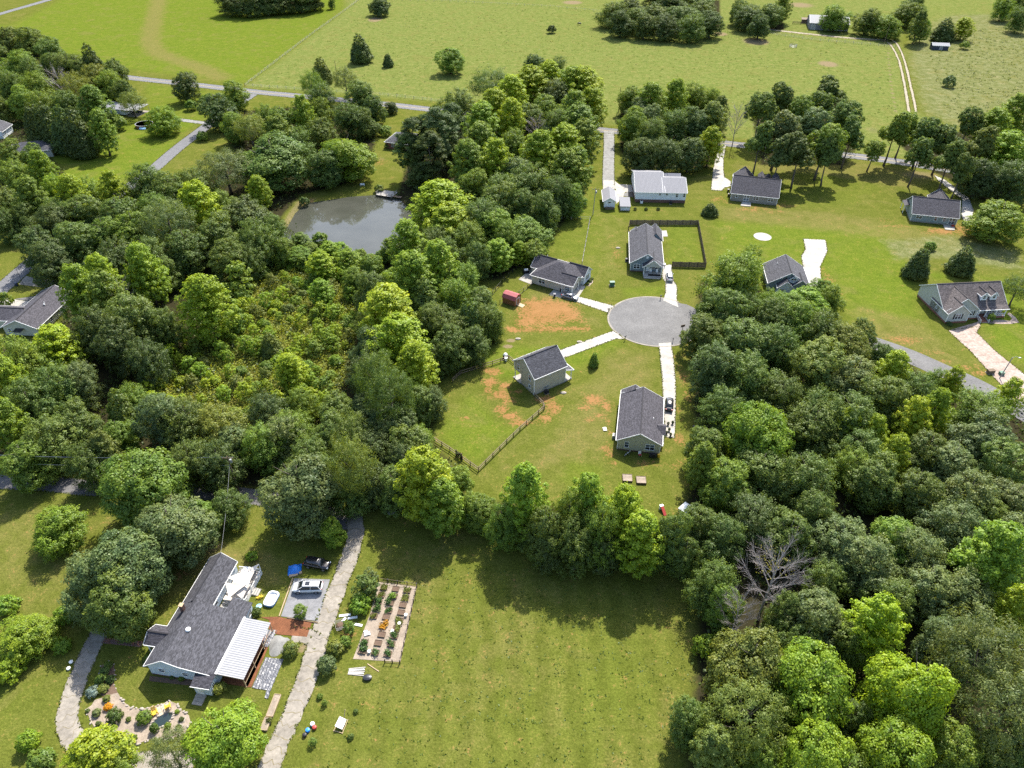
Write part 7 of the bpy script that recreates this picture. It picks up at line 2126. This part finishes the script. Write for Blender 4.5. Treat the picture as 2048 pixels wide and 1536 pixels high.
t = thing('cattle_pen', 'dark wooden cattle pen beside the metal barn', 'pen', G(1585, 48), R(-12))
for k in range(5):
    mb = MB(); mb.box(k * 5 - .12, k * 5 + .12, 0, .24, 0, 1.6); mb.build('post', M['post'], t)
for z in (.5, 1.0, 1.45):
    mb = MB(); mb.beam((0, .1, z), (20, .1, z), .08, .2); mb.build('rail', M['post'], t)
mb = MB(); mb.box(6, 12, 4, 7, 0, 2.2); mb.slab([(5.6, 3.6, 2.2), (12.4, 3.6, 2.2), (12.4, 7.4, 2.7), (5.6, 7.4, 2.7)], .1); mb.build('shelter', M['wood_dark'], t)
# ------------------------------------------------------------------ yards of the blue-white house
def sheet(px, mat, name, label, z=0.03, cat='ground cover', kind=None, z0=-0.05):
    mb = MB(); mb.prism([(G(*q).x, G(*q).y) for q in px], z0, z)
    o = mb.build(name, M[mat]); tag(o, label, cat, kind=kind); return o
sheet([(562, 1232.7), (635.7, 1242.6), (660, 1159), (588.5, 1157)], 'gravel', 'gravel_pad', 'grey gravel parking pad under the white minivan', 0.05, 'parking pad', 'structure')
t = thing('timber_edging', 'thin pale timber edging along the gravel parking pad', 'edging', G(588, 1157))
a = G(588, 1157); b_ = G(561, 1233); c = G(636, 1244)
mb = MB(); mb.beam((-.2, 0, .08), (b_.x - a.x - .2, b_.y - a.y, .08), .16, .18); mb.build('timber', M['wood_new'], t)
mb = MB(); mb.beam((b_.x - a.x + 1.2, b_.y - a.y - .3, .08), (c.x - a.x, c.y - a.y - .2, .08), .16, .18); mb.build('timber', M['wood_dark'], t)
sheet([(521.6, 1234.7), (555, 1233.5), (579.7, 1238.5), (624, 1244), (614, 1274), (554, 1269), (538, 1258), (539, 1240)], 'mulch', 'bark_bed', 'red-brown bark bed between patio cover and gravel pad', 0.06, 'bark bed')
sheet([(525, 1294), (536, 1295.5), (503, 1374.6), (488, 1374.6)], 'mulch', 'bark_strip', 'narrow red-brown bark strip beside the patio cover', 0.05, 'bark bed')
def crumpled(px4, nx, ny, label, amp=0.06, z=0.05):
    P_ = [G(*q) for q in px4]
    o0 = P_[0]
    mb = MB(); rd = random.Random(len(label))
    for j in range(ny + 1):
        for i in range(nx + 1):
            u, v = i / nx, j / ny
            p = (P_[0] * (1 - u) + P_[1] * u) * (1 - v) + (P_[3] * (1 - u) + P_[2] * u) * v - o0
            mb.v.append((p.x + rd.uniform(-.04, .04), p.y + rd.uniform(-.04, .04), z + rd.uniform(0, amp) + amp * .6 * math.sin(i * 2.1)))
    for j in range(ny):
        for i in range(nx):
            k = j * (nx + 1) + i
            mb.f.append((k, k + 1, k + nx + 2, k + nx + 1))
    o = mb.build('plastic_sheet', M['sheet_plastic']); o.location = o0
    if o.data.polygons[0].normal.z < 0: o.data.flip_normals()
    tag(o, label, 'sheeting'); return o
crumpled([(531.5, 1259.5), (555, 1260.7), (536, 1295), (525, 1292)], 9, 14, 'crumpled grey plastic sheet between bark bed and gravel heap', 0.05)
crumpled([(531.5, 1315), (567.4, 1319), (541.4, 1382), (504, 1376)], 18, 30, 'large crumpled dark grey plastic sheet below the gravel heap', 0.07)
crumpled([(533, 1382), (541, 1382), (537, 1398), (530, 1396)], 4, 5, 'bunched tail of plastic at the end of the large sheet', 0.12)
t = thing('gravel_heap', 'pale grey gravel heap between patio cover and broken lane', 'gravel', G(557.5, 1291))
mb = MB()
rr = 18 / PXM(1291)
rings_ = [(rr * 1.15, 0.02), (rr * .9, .14), (rr * .6, .32), (rr * .3, .42), (.05, .46)]
base = 0
for r_, z in rings_:
    for k in range(22):
        a = k * 2 * math.pi / 22; q = r_ * (1 + .14 * math.sin(3 * a + 1) + random.uniform(-.05, .05))
        mb.v.append((q * math.cos(a), q * 1.12 * math.sin(a), z))
for i in range(4):
    for k in range(22): mb.f.append((i * 22 + k, i * 22 + (k + 1) % 22, (i + 1) * 22 + (k + 1) % 22, (i + 1) * 22 + k))
mb.f.append(tuple(88 + k for k in range(22)))
mb.build('mound', M['gravel_pale'], t, True)
raised_bed(G(548, 1412), 3.4, 1.0, .35, 'long timber planter of dry earth beside the broken lane', 'woodchip', 'wood_new', R(83))
raised_bed(G(532.5, 1449), 1.9, 1.0, .35, 'short timber planter of dry earth beside the broken lane', 'woodchip', 'wood_new', R(83), plantc=((.09, .11, .03), .1))
# inflatable pool
t = thing('inflatable_pool', 'blue and white inflatable paddling pool beside the deck', 'pool', G(543.5, 1200), R(78))
def ring_tube(z, hx, hy, rc, r_, mat, name, wide=1.0):
    pts = []
    for k in range(41):
        a = k * 2 * math.pi / 40
        ca, sa = math.cos(a), math.sin(a)
        x = (hx - rc) * (1 if ca > 0 else -1) * min(1, abs(ca) * 3) + rc * ca
        y = (hy - rc) * (1 if sa > 0 else -1) * min(1, abs(sa) * 3) + rc * sa
        pts.append((x, y, z))
    mb = MB(); mb.tube(pts, r_, 8, False); return mb.build(name, M[mat], t, True)
ring_tube(.16, 1.35, .85, .6, .17, 'blue', 'lower_ring'); ring_tube(.42, 1.35, .85, .6, .19, 'white', 'upper_ring')
slab_part(t, [(-1.3, -.8), (1.3, -.8), (1.3, .8), (-1.3, .8)], 0.0, 0.25, M['white'], 'pool_floor')
t = thing('toy_rocker', 'yellow plastic ride-on toy beside the paddling pool', 'toy', G(520, 1196), .3)
mb = MB(); mb.tube([(-.6, 0, .35), (-.3, 0, .12), (0, 0, .06), (.3, 0, .12), (.6, 0, .35)], [.08, .22, .26, .22, .08], 10); mb.cbox((0, 0, .38), (.3, .35, .16)); mb.build('body', M['yellow'], t, True)
mb = MB(); mb.beam((.35, -.25, .6), (.35, .25, .6), .05); mb.beam((.35, 0, .2), (.35, 0, .6), .06); mb.build('handle', M['yellow'], t)
mb = MB(); mb.lathe([(.45, 0), (.5, .1), (.42, .14), (.35, .06)], 14); o = mb.build('splash_mat', M['lightblue']); o.location = G(518, 1213); tag(o, 'small pale blue round mat on the grass below the toy', 'mat')
# tarp-covered pile
t = thing('tarp_pile', 'bright blue tarp over a pile beside the black hatchback', 'tarp', G(590, 1140), .2)
mb = MB(); rd = random.Random(9); n = 10
for j in range(n + 1):
    for i in range(n + 1):
        u, v = i / n * 2 - 1, j / n * 2 - 1
        hgt_ = .95 * max(0, 1 - (abs(u) ** 2.2 + abs(v) ** 2.2) * .9) + rd.uniform(0, .1)
        mb.v.append((u * 1.15 + rd.uniform(-.05, .05), v * 1.05 + rd.uniform(-.05, .05), .04 + hgt_))
for j in range(n):
    for i in range(n):
        k = j * (n + 1) + i; mb.f.append((k, k + 1, k + n + 2, k + n + 1))
mb.build('tarp', M['tarpblue'], t)
mb = MB(); mb.cbox((-.2, -1.2, .12), (1.5, .5, .2), .1); mb.cbox((1.0, -.9, .15), (.5, .4, .28), .4); mb.build('lumber', M['wood_new'], t)
# shrubs about the house
for px, py, w, kind, col, lab in [(513, 1228, 22, 'b', 'D', 'round dark shrub at the far corner of the patio cover'), (441, 1381, 25, 'b', 'O', 'round olive-gold shrub below the lean-to porch'),
                                  (604, 1232, 26, 's', 'M', 'small green tree growing through the gravel pad edge'), (506, 1118, 24, 'b', 'G', 'bright shrub behind the deck'),
                                  (655, 1337, 40, 'b', 'B', 'grey-green brush pile beside the broken lane'), (672, 1303, 34, 'b', 'O', 'brownish shrub between broken lane and vegetable garden'), (690, 1290, 26, 'b', 'M', 'green shrub at the low corner of the vegetable garden'),
                                  (735, 1192, 44, 's', 'D', 'dark leafy shrub at the upper corner of the vegetable garden'), (722, 1216, 40, 'b', 'G', 'bright green bush beside the vegetable garden'), (700, 1262, 22, 's', 'M', 'small bush beside the stone-edged heap'),
                                  (742, 1165, 30, 's', 'B', 'pale wispy shrub above the vegetable garden'), (583, 1305, 34, 'b', 'O', 'dry scrubby bush on the bare patch by the lane'),
                                  (640, 1395, 12, 'b', 'M', 'tiny shrub on the lawn right of the broken lane'), (712, 1424, 10, 'b', 'D', 'tiny dark shrub on the big lawn above the toys'), (702, 1475, 12, 'b', 'D', 'tiny dark shrub on the big lawn beside the canvas frame'), (627, 1487, 14, 's', 'M', 'thin young shrub below the scattered toys'), (650, 1410, 12, 's', 'M', 'thin young shrub on the lawn beside the broken lane')]:
    D = w / PXM(py); plant(kind, col, G(px, py), D, D * (0.85 if kind == 'b' else 1.25), lab)
# rock garden
sheet([(171.7, 1419), (183, 1411), (190, 1400), (207, 1395), (226, 1388), (236, 1386), (242, 1396), (249, 1405), (263, 1416), (283, 1418), (306, 1413), (342, 1403), (353, 1407.5), (361.6, 1419), (378, 1431), (381.5, 1446), (371, 1464), (347.5, 1475.5), (330, 1479.6),
       (316, 1474), (289, 1482.5), (265.5, 1490.7), (254, 1489), (242, 1478), (213, 1473), (195, 1464), (183, 1445)], 'woodchip', 'rock_garden', 'pale wood-chip rock garden in front of the blue-white house', 0.05, 'garden', 'structure')
t = thing('stone_edging', 'row of pale stones edging the rock garden', 'edging', G(263, 1416))
st_meshes = []
for k in range(5):
    mb = MB(); mb.lathe([(.30, 0), (.32, .12), (.2, .24), (.04, .27)], 7, (0, 0, 0), 1.0 + .3 * (k % 3), .7 + .15 * (k % 2)); st_meshes.append(mb.mesh('stone', M['stone']))
def stones(line_px, step, root, smin=.5, smax=1.0, closed=False):
    o0 = root.location
    P_ = [G(*q) for q in line_px]
    if closed: P_.append(P_[0])
    for p, q in zip(P_, P_[1:]):
        n = max(1, int((q - p).length / step))
        for k in range(n):
            c = p.lerp(q, (k + random.uniform(-.2, .2)) / n)
            o = link(bpy.data.objects.new('stone', random.choice(st_meshes)), root)
            o.location = (c.x - o0.x + random.uniform(-.1, .1), c.y - o0.y + random.uniform(-.1, .1), 0.02)
            s = random.uniform(smin, smax); o.scale = (s, s, s); o.rotation_euler = (0, 0, random.uniform(0, 6))
stones([(242, 1396), (249, 1406), (263, 1417), (283, 1419), (306, 1414), (342, 1404), (354, 1408), (362, 1420), (378, 1431)], .55, t)
stones([(381, 1446), (371, 1465), (347, 1476.5), (330, 1481), (316, 1475), (289, 1484), (265, 1492), (254, 1489)], .6, t, .4, .9)
stones([(171, 1419), (176, 1430), (184, 1446), (196, 1464)], .8, t, .35, .7)
def stone_ring(px, r_px, label):
    t = thing('stone_ring', label, 'stone ring', G(*px))
    for k in range(12):
        a = k * math.pi / 6; r_ = r_px / PXM(px[1])
        o = link(bpy.data.objects.new('stone', st_meshes[k % 5]), t); o.location = (r_ * math.cos(a), r_ * math.sin(a), .03); o.scale = (.6, .6, .6)
    lo = link(bpy.data.objects.new('plant', PROTO['b'][0][0]), t); lo.scale = (.25, .25, .3); lo.color = (.1, .13, .04, 1)
stone_ring((358, 1455.5), 6.5, 'ring of pale stones nearest the low edge of the rock garden')
stone_ring((364, 1440.5), 5, 'smaller ring of stones at the east end of the rock garden')
def adirondack(px, rz, label):
    t = thing('garden_chair', label, 'chair', G(*px, .08), rz)
    mb = MB(); mb.cbox((0, 0, .36), (.6, .65, .05), 0, R(10)); mb.build('seat', M['yellow'], t)
    for k in range(5):
        mb = MB(); mb.cbox((-.24 + k * .12, .42, .72), (.1, .04, .85), 0, R(-24)); mb.build('back_slat', M['yellow'], t)
    for s in (-1, 1):
        mb = MB(); mb.cbox((s * .36, .02, .58), (.14, .75, .04)); mb.build('armrest', M['yellow'], t)
        for y in (-.3, .3):
            mb = MB(); mb.beam((s * .33, y, 0), (s * .33, y, .56), .06, .1); mb.build('leg', M['yellow'], t)
adirondack((311, 1427), R(35), 'yellow slatted garden chair nearer the garden pool')
adirondack((337, 1415), R(-150), 'yellow slatted garden chair nearer the stone edge')
t = thing('paver_patio', 'small patio of square sandy pavers between the yellow chairs', 'patio', G(324, 1420), R(38))
for i in range(4):
    for j in range(3):
        mb = MB(); mb.box(i * .55 - 1.1, i * .55 - .6, j * .55 - .8, j * .55 - .3, 0, .09 + random.uniform(0, .01)); mb.build('paver', M['paver'], t)
t = thing('garden_pool', 'little dark garden pool with rocks in the rock garden', 'pool', G(325, 1441), R(40))
mb = MB(); pts = [(1.5 * math.cos(a * math.pi / 8) * (1 + .15 * math.sin(a)), .85 * math.sin(a * math.pi / 8)) for a in range(16)]
mb.prism(pts, -.1, .065); M['dark_water'] = glass_mat('dark_pool_water', (0.01, 0.02, 0.016), .05); mb.build('water', M['dark_water'], t)
for k in range(18):
    a = k * math.pi / 9
    if 1 < k < 5: continue
    o = link(bpy.data.objects.new('rock', st_meshes[k % 5]), t); o.location = (1.65 * math.cos(a), 1.0 * math.sin(a), .05); o.scale = (.7, .7, .8)
for px, py, w, col, hf, lab in [(217.5, 1416, 17, None, .7, 'bright orange flowering plant in the rock garden'), (232.6, 1440, 28, 'D', 1.1, 'largest green shrub in the rock garden'), (291, 1440, 30, 'M', .8, 'broad green shrub mid rock garden'),
                                (311, 1461, 18, 'D', 1.2, 'narrow dark shrub below the garden pool'), (195, 1428, 16, 'B', .8, 'grey-green shrub at the west end of the rock garden'), (215, 1400, 15, 'O', .8, 'rusty shrub above the orange flowers'),
                                (199, 1451, 11, 'D', 1.2, 'small dark upright shrub near the curved drive'), (258, 1440, 10, 'O', .9, 'tiny olive shrub mid rock garden'), (246, 1477, 15, 'D', 1.4, 'dark upright shrub at the low edge of the rock garden'), (270, 1480, 14, 'M', 1.3, 'green upright shrub at the low stone edge'),
                                (188, 1387, 24, 'B', .7, 'silvery shrub with pale blooms beside the curved drive'), (337, 1455, 14, 'M', .9, 'leafy plant beside the pool rocks'), (355, 1425, 9, 'G', .9, 'small bright plant near the east stone edge'), (176, 1423, 9, 'D', .7, 'tiny dark plant at the tip of the rock garden')]:
    D = w / PXM(py)
    o = plant('b', col or 'O', G(px, py), D, D * hf, lab)
    if col is None: o.children[0].color = (.55, .27, .01, 1)
    if 'silvery' in lab: o.children[0].color = (.2, .26, .24, 1)
# planted island bed above it
isl = [(190, 1385), (196, 1350), (205, 1330), (218, 1322), (228, 1330), (230, 1350), (228, 1370), (236, 1386), (215, 1396)]
sheet(isl, 'soil', 'island_bed', 'planted earth island beside the curved drive', 0.04, 'garden', 'structure')
t = thing('stone_edging', 'thin stone loop edging the planted island', 'edging', G(218, 1322)); stones(isl[:-1], .7, t, .3, .6)
for i, (px, py, w, col, lab) in enumerate([(203, 1362, 22, 'M', 'leafy plant low in the earth island'), (212, 1345, 20, 'D', 'dark leafy plant mid earth island'), (218, 1332, 16, 'M', 'leafy plant at the top of the earth island'), (222, 1362, 18, 'D', 'dark plant on the house side of the earth island'), (208, 1380, 20, 'O', 'olive plant at the foot of the earth island'),
                                          (292, 1325, 12, 'D', 'dark shrub against the west wall of the blue-white house'), (296, 1315, 10, 'G', 'pale shrub against the west wall of the blue-white house'), (365, 1358, 14, 'M', 'green clump in the bed below the gable window'), (345, 1356, 10, 'D', 'dark clump in the bed below the gable wall')]):
    D = w / PXM(py); plant('b', col, G(px, py), D, D * .7, lab)
sheet([(300, 1352), (388, 1362), (386, 1372), (298, 1362)], 'soil', 'wall_bed', 'narrow earth bed along the gable wall of the blue-white house', 0.04, 'garden', 'structure')
M['brickpath'] = mottled('brick_path', (0.11, 0.055, 0.045), (0.24, 0.16, 0.14), 7, .9, 5, .2)
t = thing('brick_path', 'narrow worn brick path from the curved drive to the entry porch', 'path', G(208, 1281)); t['kind'] = 'structure'
a, b_ = G(208, 1281) - t.location, G(288, 1289) - t.location
d = (b_ - a).normalized(); nn = Vector((-d.y, d.x, 0)); Lp = (b_ - a).length
pm = []
for k in range(4):
    mb = MB(); mb.box(-.19, .19, -.09, .09, 0, .06 + .008 * k); pm.append(mb.mesh('brick', M[('brickpath', 'brick', 'brickdark', 'brickpath')[k]]))
n = int(Lp / .41)
for i in range(n):
    for j in range(5):
        c = a + d * (i + .5 * (j % 2)) * .41 + nn * (j - 2) * .2
        o = link(bpy.data.objects.new('brick', pm[random.randrange(4)]), t); o.location = c; o.rotation_euler = (0, 0, math.atan2(d.y, d.x) + random.uniform(-.05, .05))
# ------------------------------------------------------------------ vegetable garden
sheet([(757, 1164), (833, 1174), (826, 1205), (801, 1324), (706, 1318), (722, 1276), (741, 1225)], 'woodchip', 'garden_floor', 'pale chip floor of the vegetable garden', 0.04, 'garden', 'structure')
BEDS = [(768, 1176, 1), (763, 1191, 1), (757, 1205, 2), (753.5, 1219, 2), (748, 1233, 1), (728.5, 1286, 2), (725, 1303, 2), (791.5, 1179, 0), (788, 1193, 3), (781, 1207, 2), (777.6, 1222, 2), (772.5, 1235, 0), (767, 1252, 4), (763.7, 1270, 0), (756.4, 1287, 0), (751, 1306, 2),
        (815, 1182, 1), (811, 1196, 1), (806, 1211, 0), (802.5, 1226, 0), (799.6, 1242, 1), (793, 1258, 1), (789, 1273, 2), (782.7, 1289, 2), (776, 1309, 2)]
gd = G(725, 1303) - G(768, 1176)
ga = math.atan2(gd.y, gd.x) + math.pi / 2
NTH = ['first', 'second', 'third', 'fourth', 'fifth', 'sixth', 'seventh', 'eighth', 'ninth', 'tenth', 'eleventh', 'twelfth']
cnt = {}
for i, (px, py, k) in enumerate(BEDS):
    row = 'lane-side' if i < 7 else ('middle' if i < 16 else 'lawn-side')
    cnt[row] = cnt.get(row, 0) + 1
    what = ['bare-earth', 'sparsely planted', 'green leafy', 'bright lettuce-green', 'orange-flowered'][k]
    pc = [None, ((.14, .16, .03), .1), ((.06, .12, .03), .22), ((.14, .26, .02), .3), ((.45, .24, .02), .3)][k]
    raised_bed(G(px, py), 1.15, .95, .3, f'{what} timber bed, {NTH[cnt[row] - 1]} from the top in the {row} row', 'soil', 'wood_dark', ga, 'vegetable garden beds', pc, 'garden_bed')
rail_fence([(757, 1162), (834, 1173), (827, 1205), (800, 1327), (770, 1325)], 'dark thin mesh fence around the vegetable garden', 'garden_fence', (.85, .1), 1.6, .95, True, 'fence', 'black', 'wood_dark', .03)
for i, (px, py, lab) in enumerate(((812, 1232, 'white bucket on the lawn-side fence of the vegetable garden'), (799, 1249, 'white bucket between the lawn-side beds'), (785, 1264, 'white tub on the low lawn-side bed'), (739, 1305, 'pale pot at the low end of the lane-side row'))):
    mb = MB(); mb.lathe([(.2, 0), (.26, .42), (.28, .42), (.28, .46), (.22, .46), (.2, .4)], 12); o = mb.build('bucket', M['white']); o.location = G(px, py, .05); tag(o, lab, 'bucket')
for i, (px, py, L_, a_, lab) in enumerate(((690, 1231, 1.9, 8, 'longest white board lying by the bushes'), (705, 1236, 1.6, 12, 'white board lying below the bright bush'), (716, 1250, 1.5, -12, 'white board lying at the garden edge'), (688, 1240, .9, 60, 'short white board beside the brown heap'))):
    mb = MB(); mb.box(-L_ / 2, L_ / 2, -.2, .2, 0, .12); o = mb.build('board', M['white']); o.location = G(px, py); o.rotation_euler = (0, 0, R(a_)); tag(o, lab, 'board')
t = thing('block_stack', 'pale stacked blocks at the lane-side row of beds', 'blocks', G(735, 1266), .3)
for k in range(8):
    mb = MB(); mb.cbox(((k % 3) * .35 - .4, (k // 3) * .35 - .4, .12), (.3, .3, .24), .1 * k); mb.build('block', M['grey' if k % 2 else 'white'], t)
t = thing('compost_heap', 'brown compost in a slatted frame beside the broken lane', 'compost', G(681, 1253), .4)
mb = MB(); mb.lathe([(.7, 0), (.65, .4), (.4, .6), (.05, .66)], 10); mb.build('compost', M['soil'], t)
for a_, b_ in (((-.75, -.75), (.75, -.75)), ((.75, -.75), (.75, .75)), ((.75, .75), (-.75, .75)), ((-.75, .75), (-.75, -.75))):
    for z in (.2, .5, .8):
        mb = MB(); mb.beam((*a_, z), (*b_, z), .04, .12); mb.build('slat', M['wood_grey'], t)
t = thing('lumber_stack', 'pale planks lying on grass below the vegetable garden', 'lumber', G(713, 1344), 0)
for k in range(5):
    mb = MB(); mb.cbox((0, k * .28 - .5, .06), (2.6 - .2 * (k % 2), .16, .1), R(3 * (k - 2))); mb.build('plank', M['white' if k % 2 else 'wood_grey'], t)
mb = MB(); mb.beam((0, 0, .06), (2.0, -1.3, .06), .12, .1); o = mb.build('timber', M['wood_new']); o.location = G(735, 1328); tag(o, 'single long timber lying below the vegetable garden', 'timber')
mb = MB(); mb.lathe([(.62, 0), (.74, .2), (.7, .42), (.3, .52), (.05, .54)], 14, (0, 0, 0), 1, .7); o = mb.build('fire_pit_cover', M['darkmetal']); o.location = G(735, 1357); tag(o, 'dark rounded tub on the lawn below the planks', 'tub')
t = thing('canvas_frame', 'wooden frame with a white canvas stretched on it, on the lawn', 'frame', G(683, 1450), R(75))
mb = MB(); mb.slab([(-.75, -.55, .45), (.75, -.5, .45), (.75, .5, .9), (-.75, .55, .9)], .04); mb.build('canvas', M['white'], t)
for a_, b_ in (((-1.2, -.7, .1), (1.0, -.6, .1)), ((-1.2, .7, .1), (1.0, .6, .1)), ((-1.1, -.75, .12), (-1.1, .75, .12)), ((.9, 0, .1), (1.7, 0, 1.4)), ((-.75, -.55, .1), (-.75, -.55, .5)), ((.75, .5, .1), (.75, .5, .95))):
    mb = MB(); mb.beam(a_, b_, .08); mb.build('spar', M['wood_new'], t)
for i, (dx, dy, m_, lab) in enumerate(((0, 0, 'blue', 'blue toy tub among scattered toys by the broken lane'), (.5, .9, 'white', 'white toy among scattered toys by the broken lane'), (.9, .4, 'red', 'pink-red toy among scattered toys by the broken lane'), (-.3, -.7, 'black', 'black pot among scattered toys by the broken lane'))):
    c = G(616, 1462); mb = MB(); mb.lathe([(.28, 0), (.36, .25), (.3, .45), (.12, .52)], 10); o = mb.build('toy', M[m_]); o.location = (c.x + dx, c.y + dy, 0); tag(o, lab, 'toy')
for i, (px, py, lab) in enumerate(((143, 1325, 'white hose reel by the curved drive'), (138, 1338, 'white and red toy by the curved drive'))):
    mb = MB(); mb.lathe([(.12, 0), (.3, .1), (.3, .3), (.12, .4)], 12); o = mb.build('yard_toy', M['white']); o.location = G(px, py); tag(o, lab, 'toy')
mb = MB(); mb.lathe([(.5, 0), (.55, .3), (.35, .55)], 10); o = mb.build('stone_pile', M['gravel_pale']); o.location = G(783, 1026); o.scale = (1.6, 1.2, .6); tag(o, 'pale gravel pile in shade at the wood edge above the lawn', 'gravel')
for i, (px, py) in enumerate(((1326, 858), (1333, 868), (1338, 862), (1341, 872), (1345, 848), (1336, 850))):
    t = thing('flower_pot', ['dark potted plant nearest the khaki house door', 'potted plant at the low end of the long driveway', 'potted plant in the middle of the driveway group', 'potted plant at the low grass edge of the driveway', 'bushy potted plant at the far edge of the driveway', 'small potted plant behind the driveway group'][i], 'pot', G(px, py, .06), 0)
    mb = MB(); mb.lathe([(.16, 0), (.24, .36), (.2, .36)], 10); mb.build('pot', M['black'], t)
    lo = link(bpy.data.objects.new('plant', PROTO['b'][i % 2][0]), t); lo.location = (0, 0, .3); lo.scale = (.2, .2, .25); lo.color = (.07, .1, .03, 1)
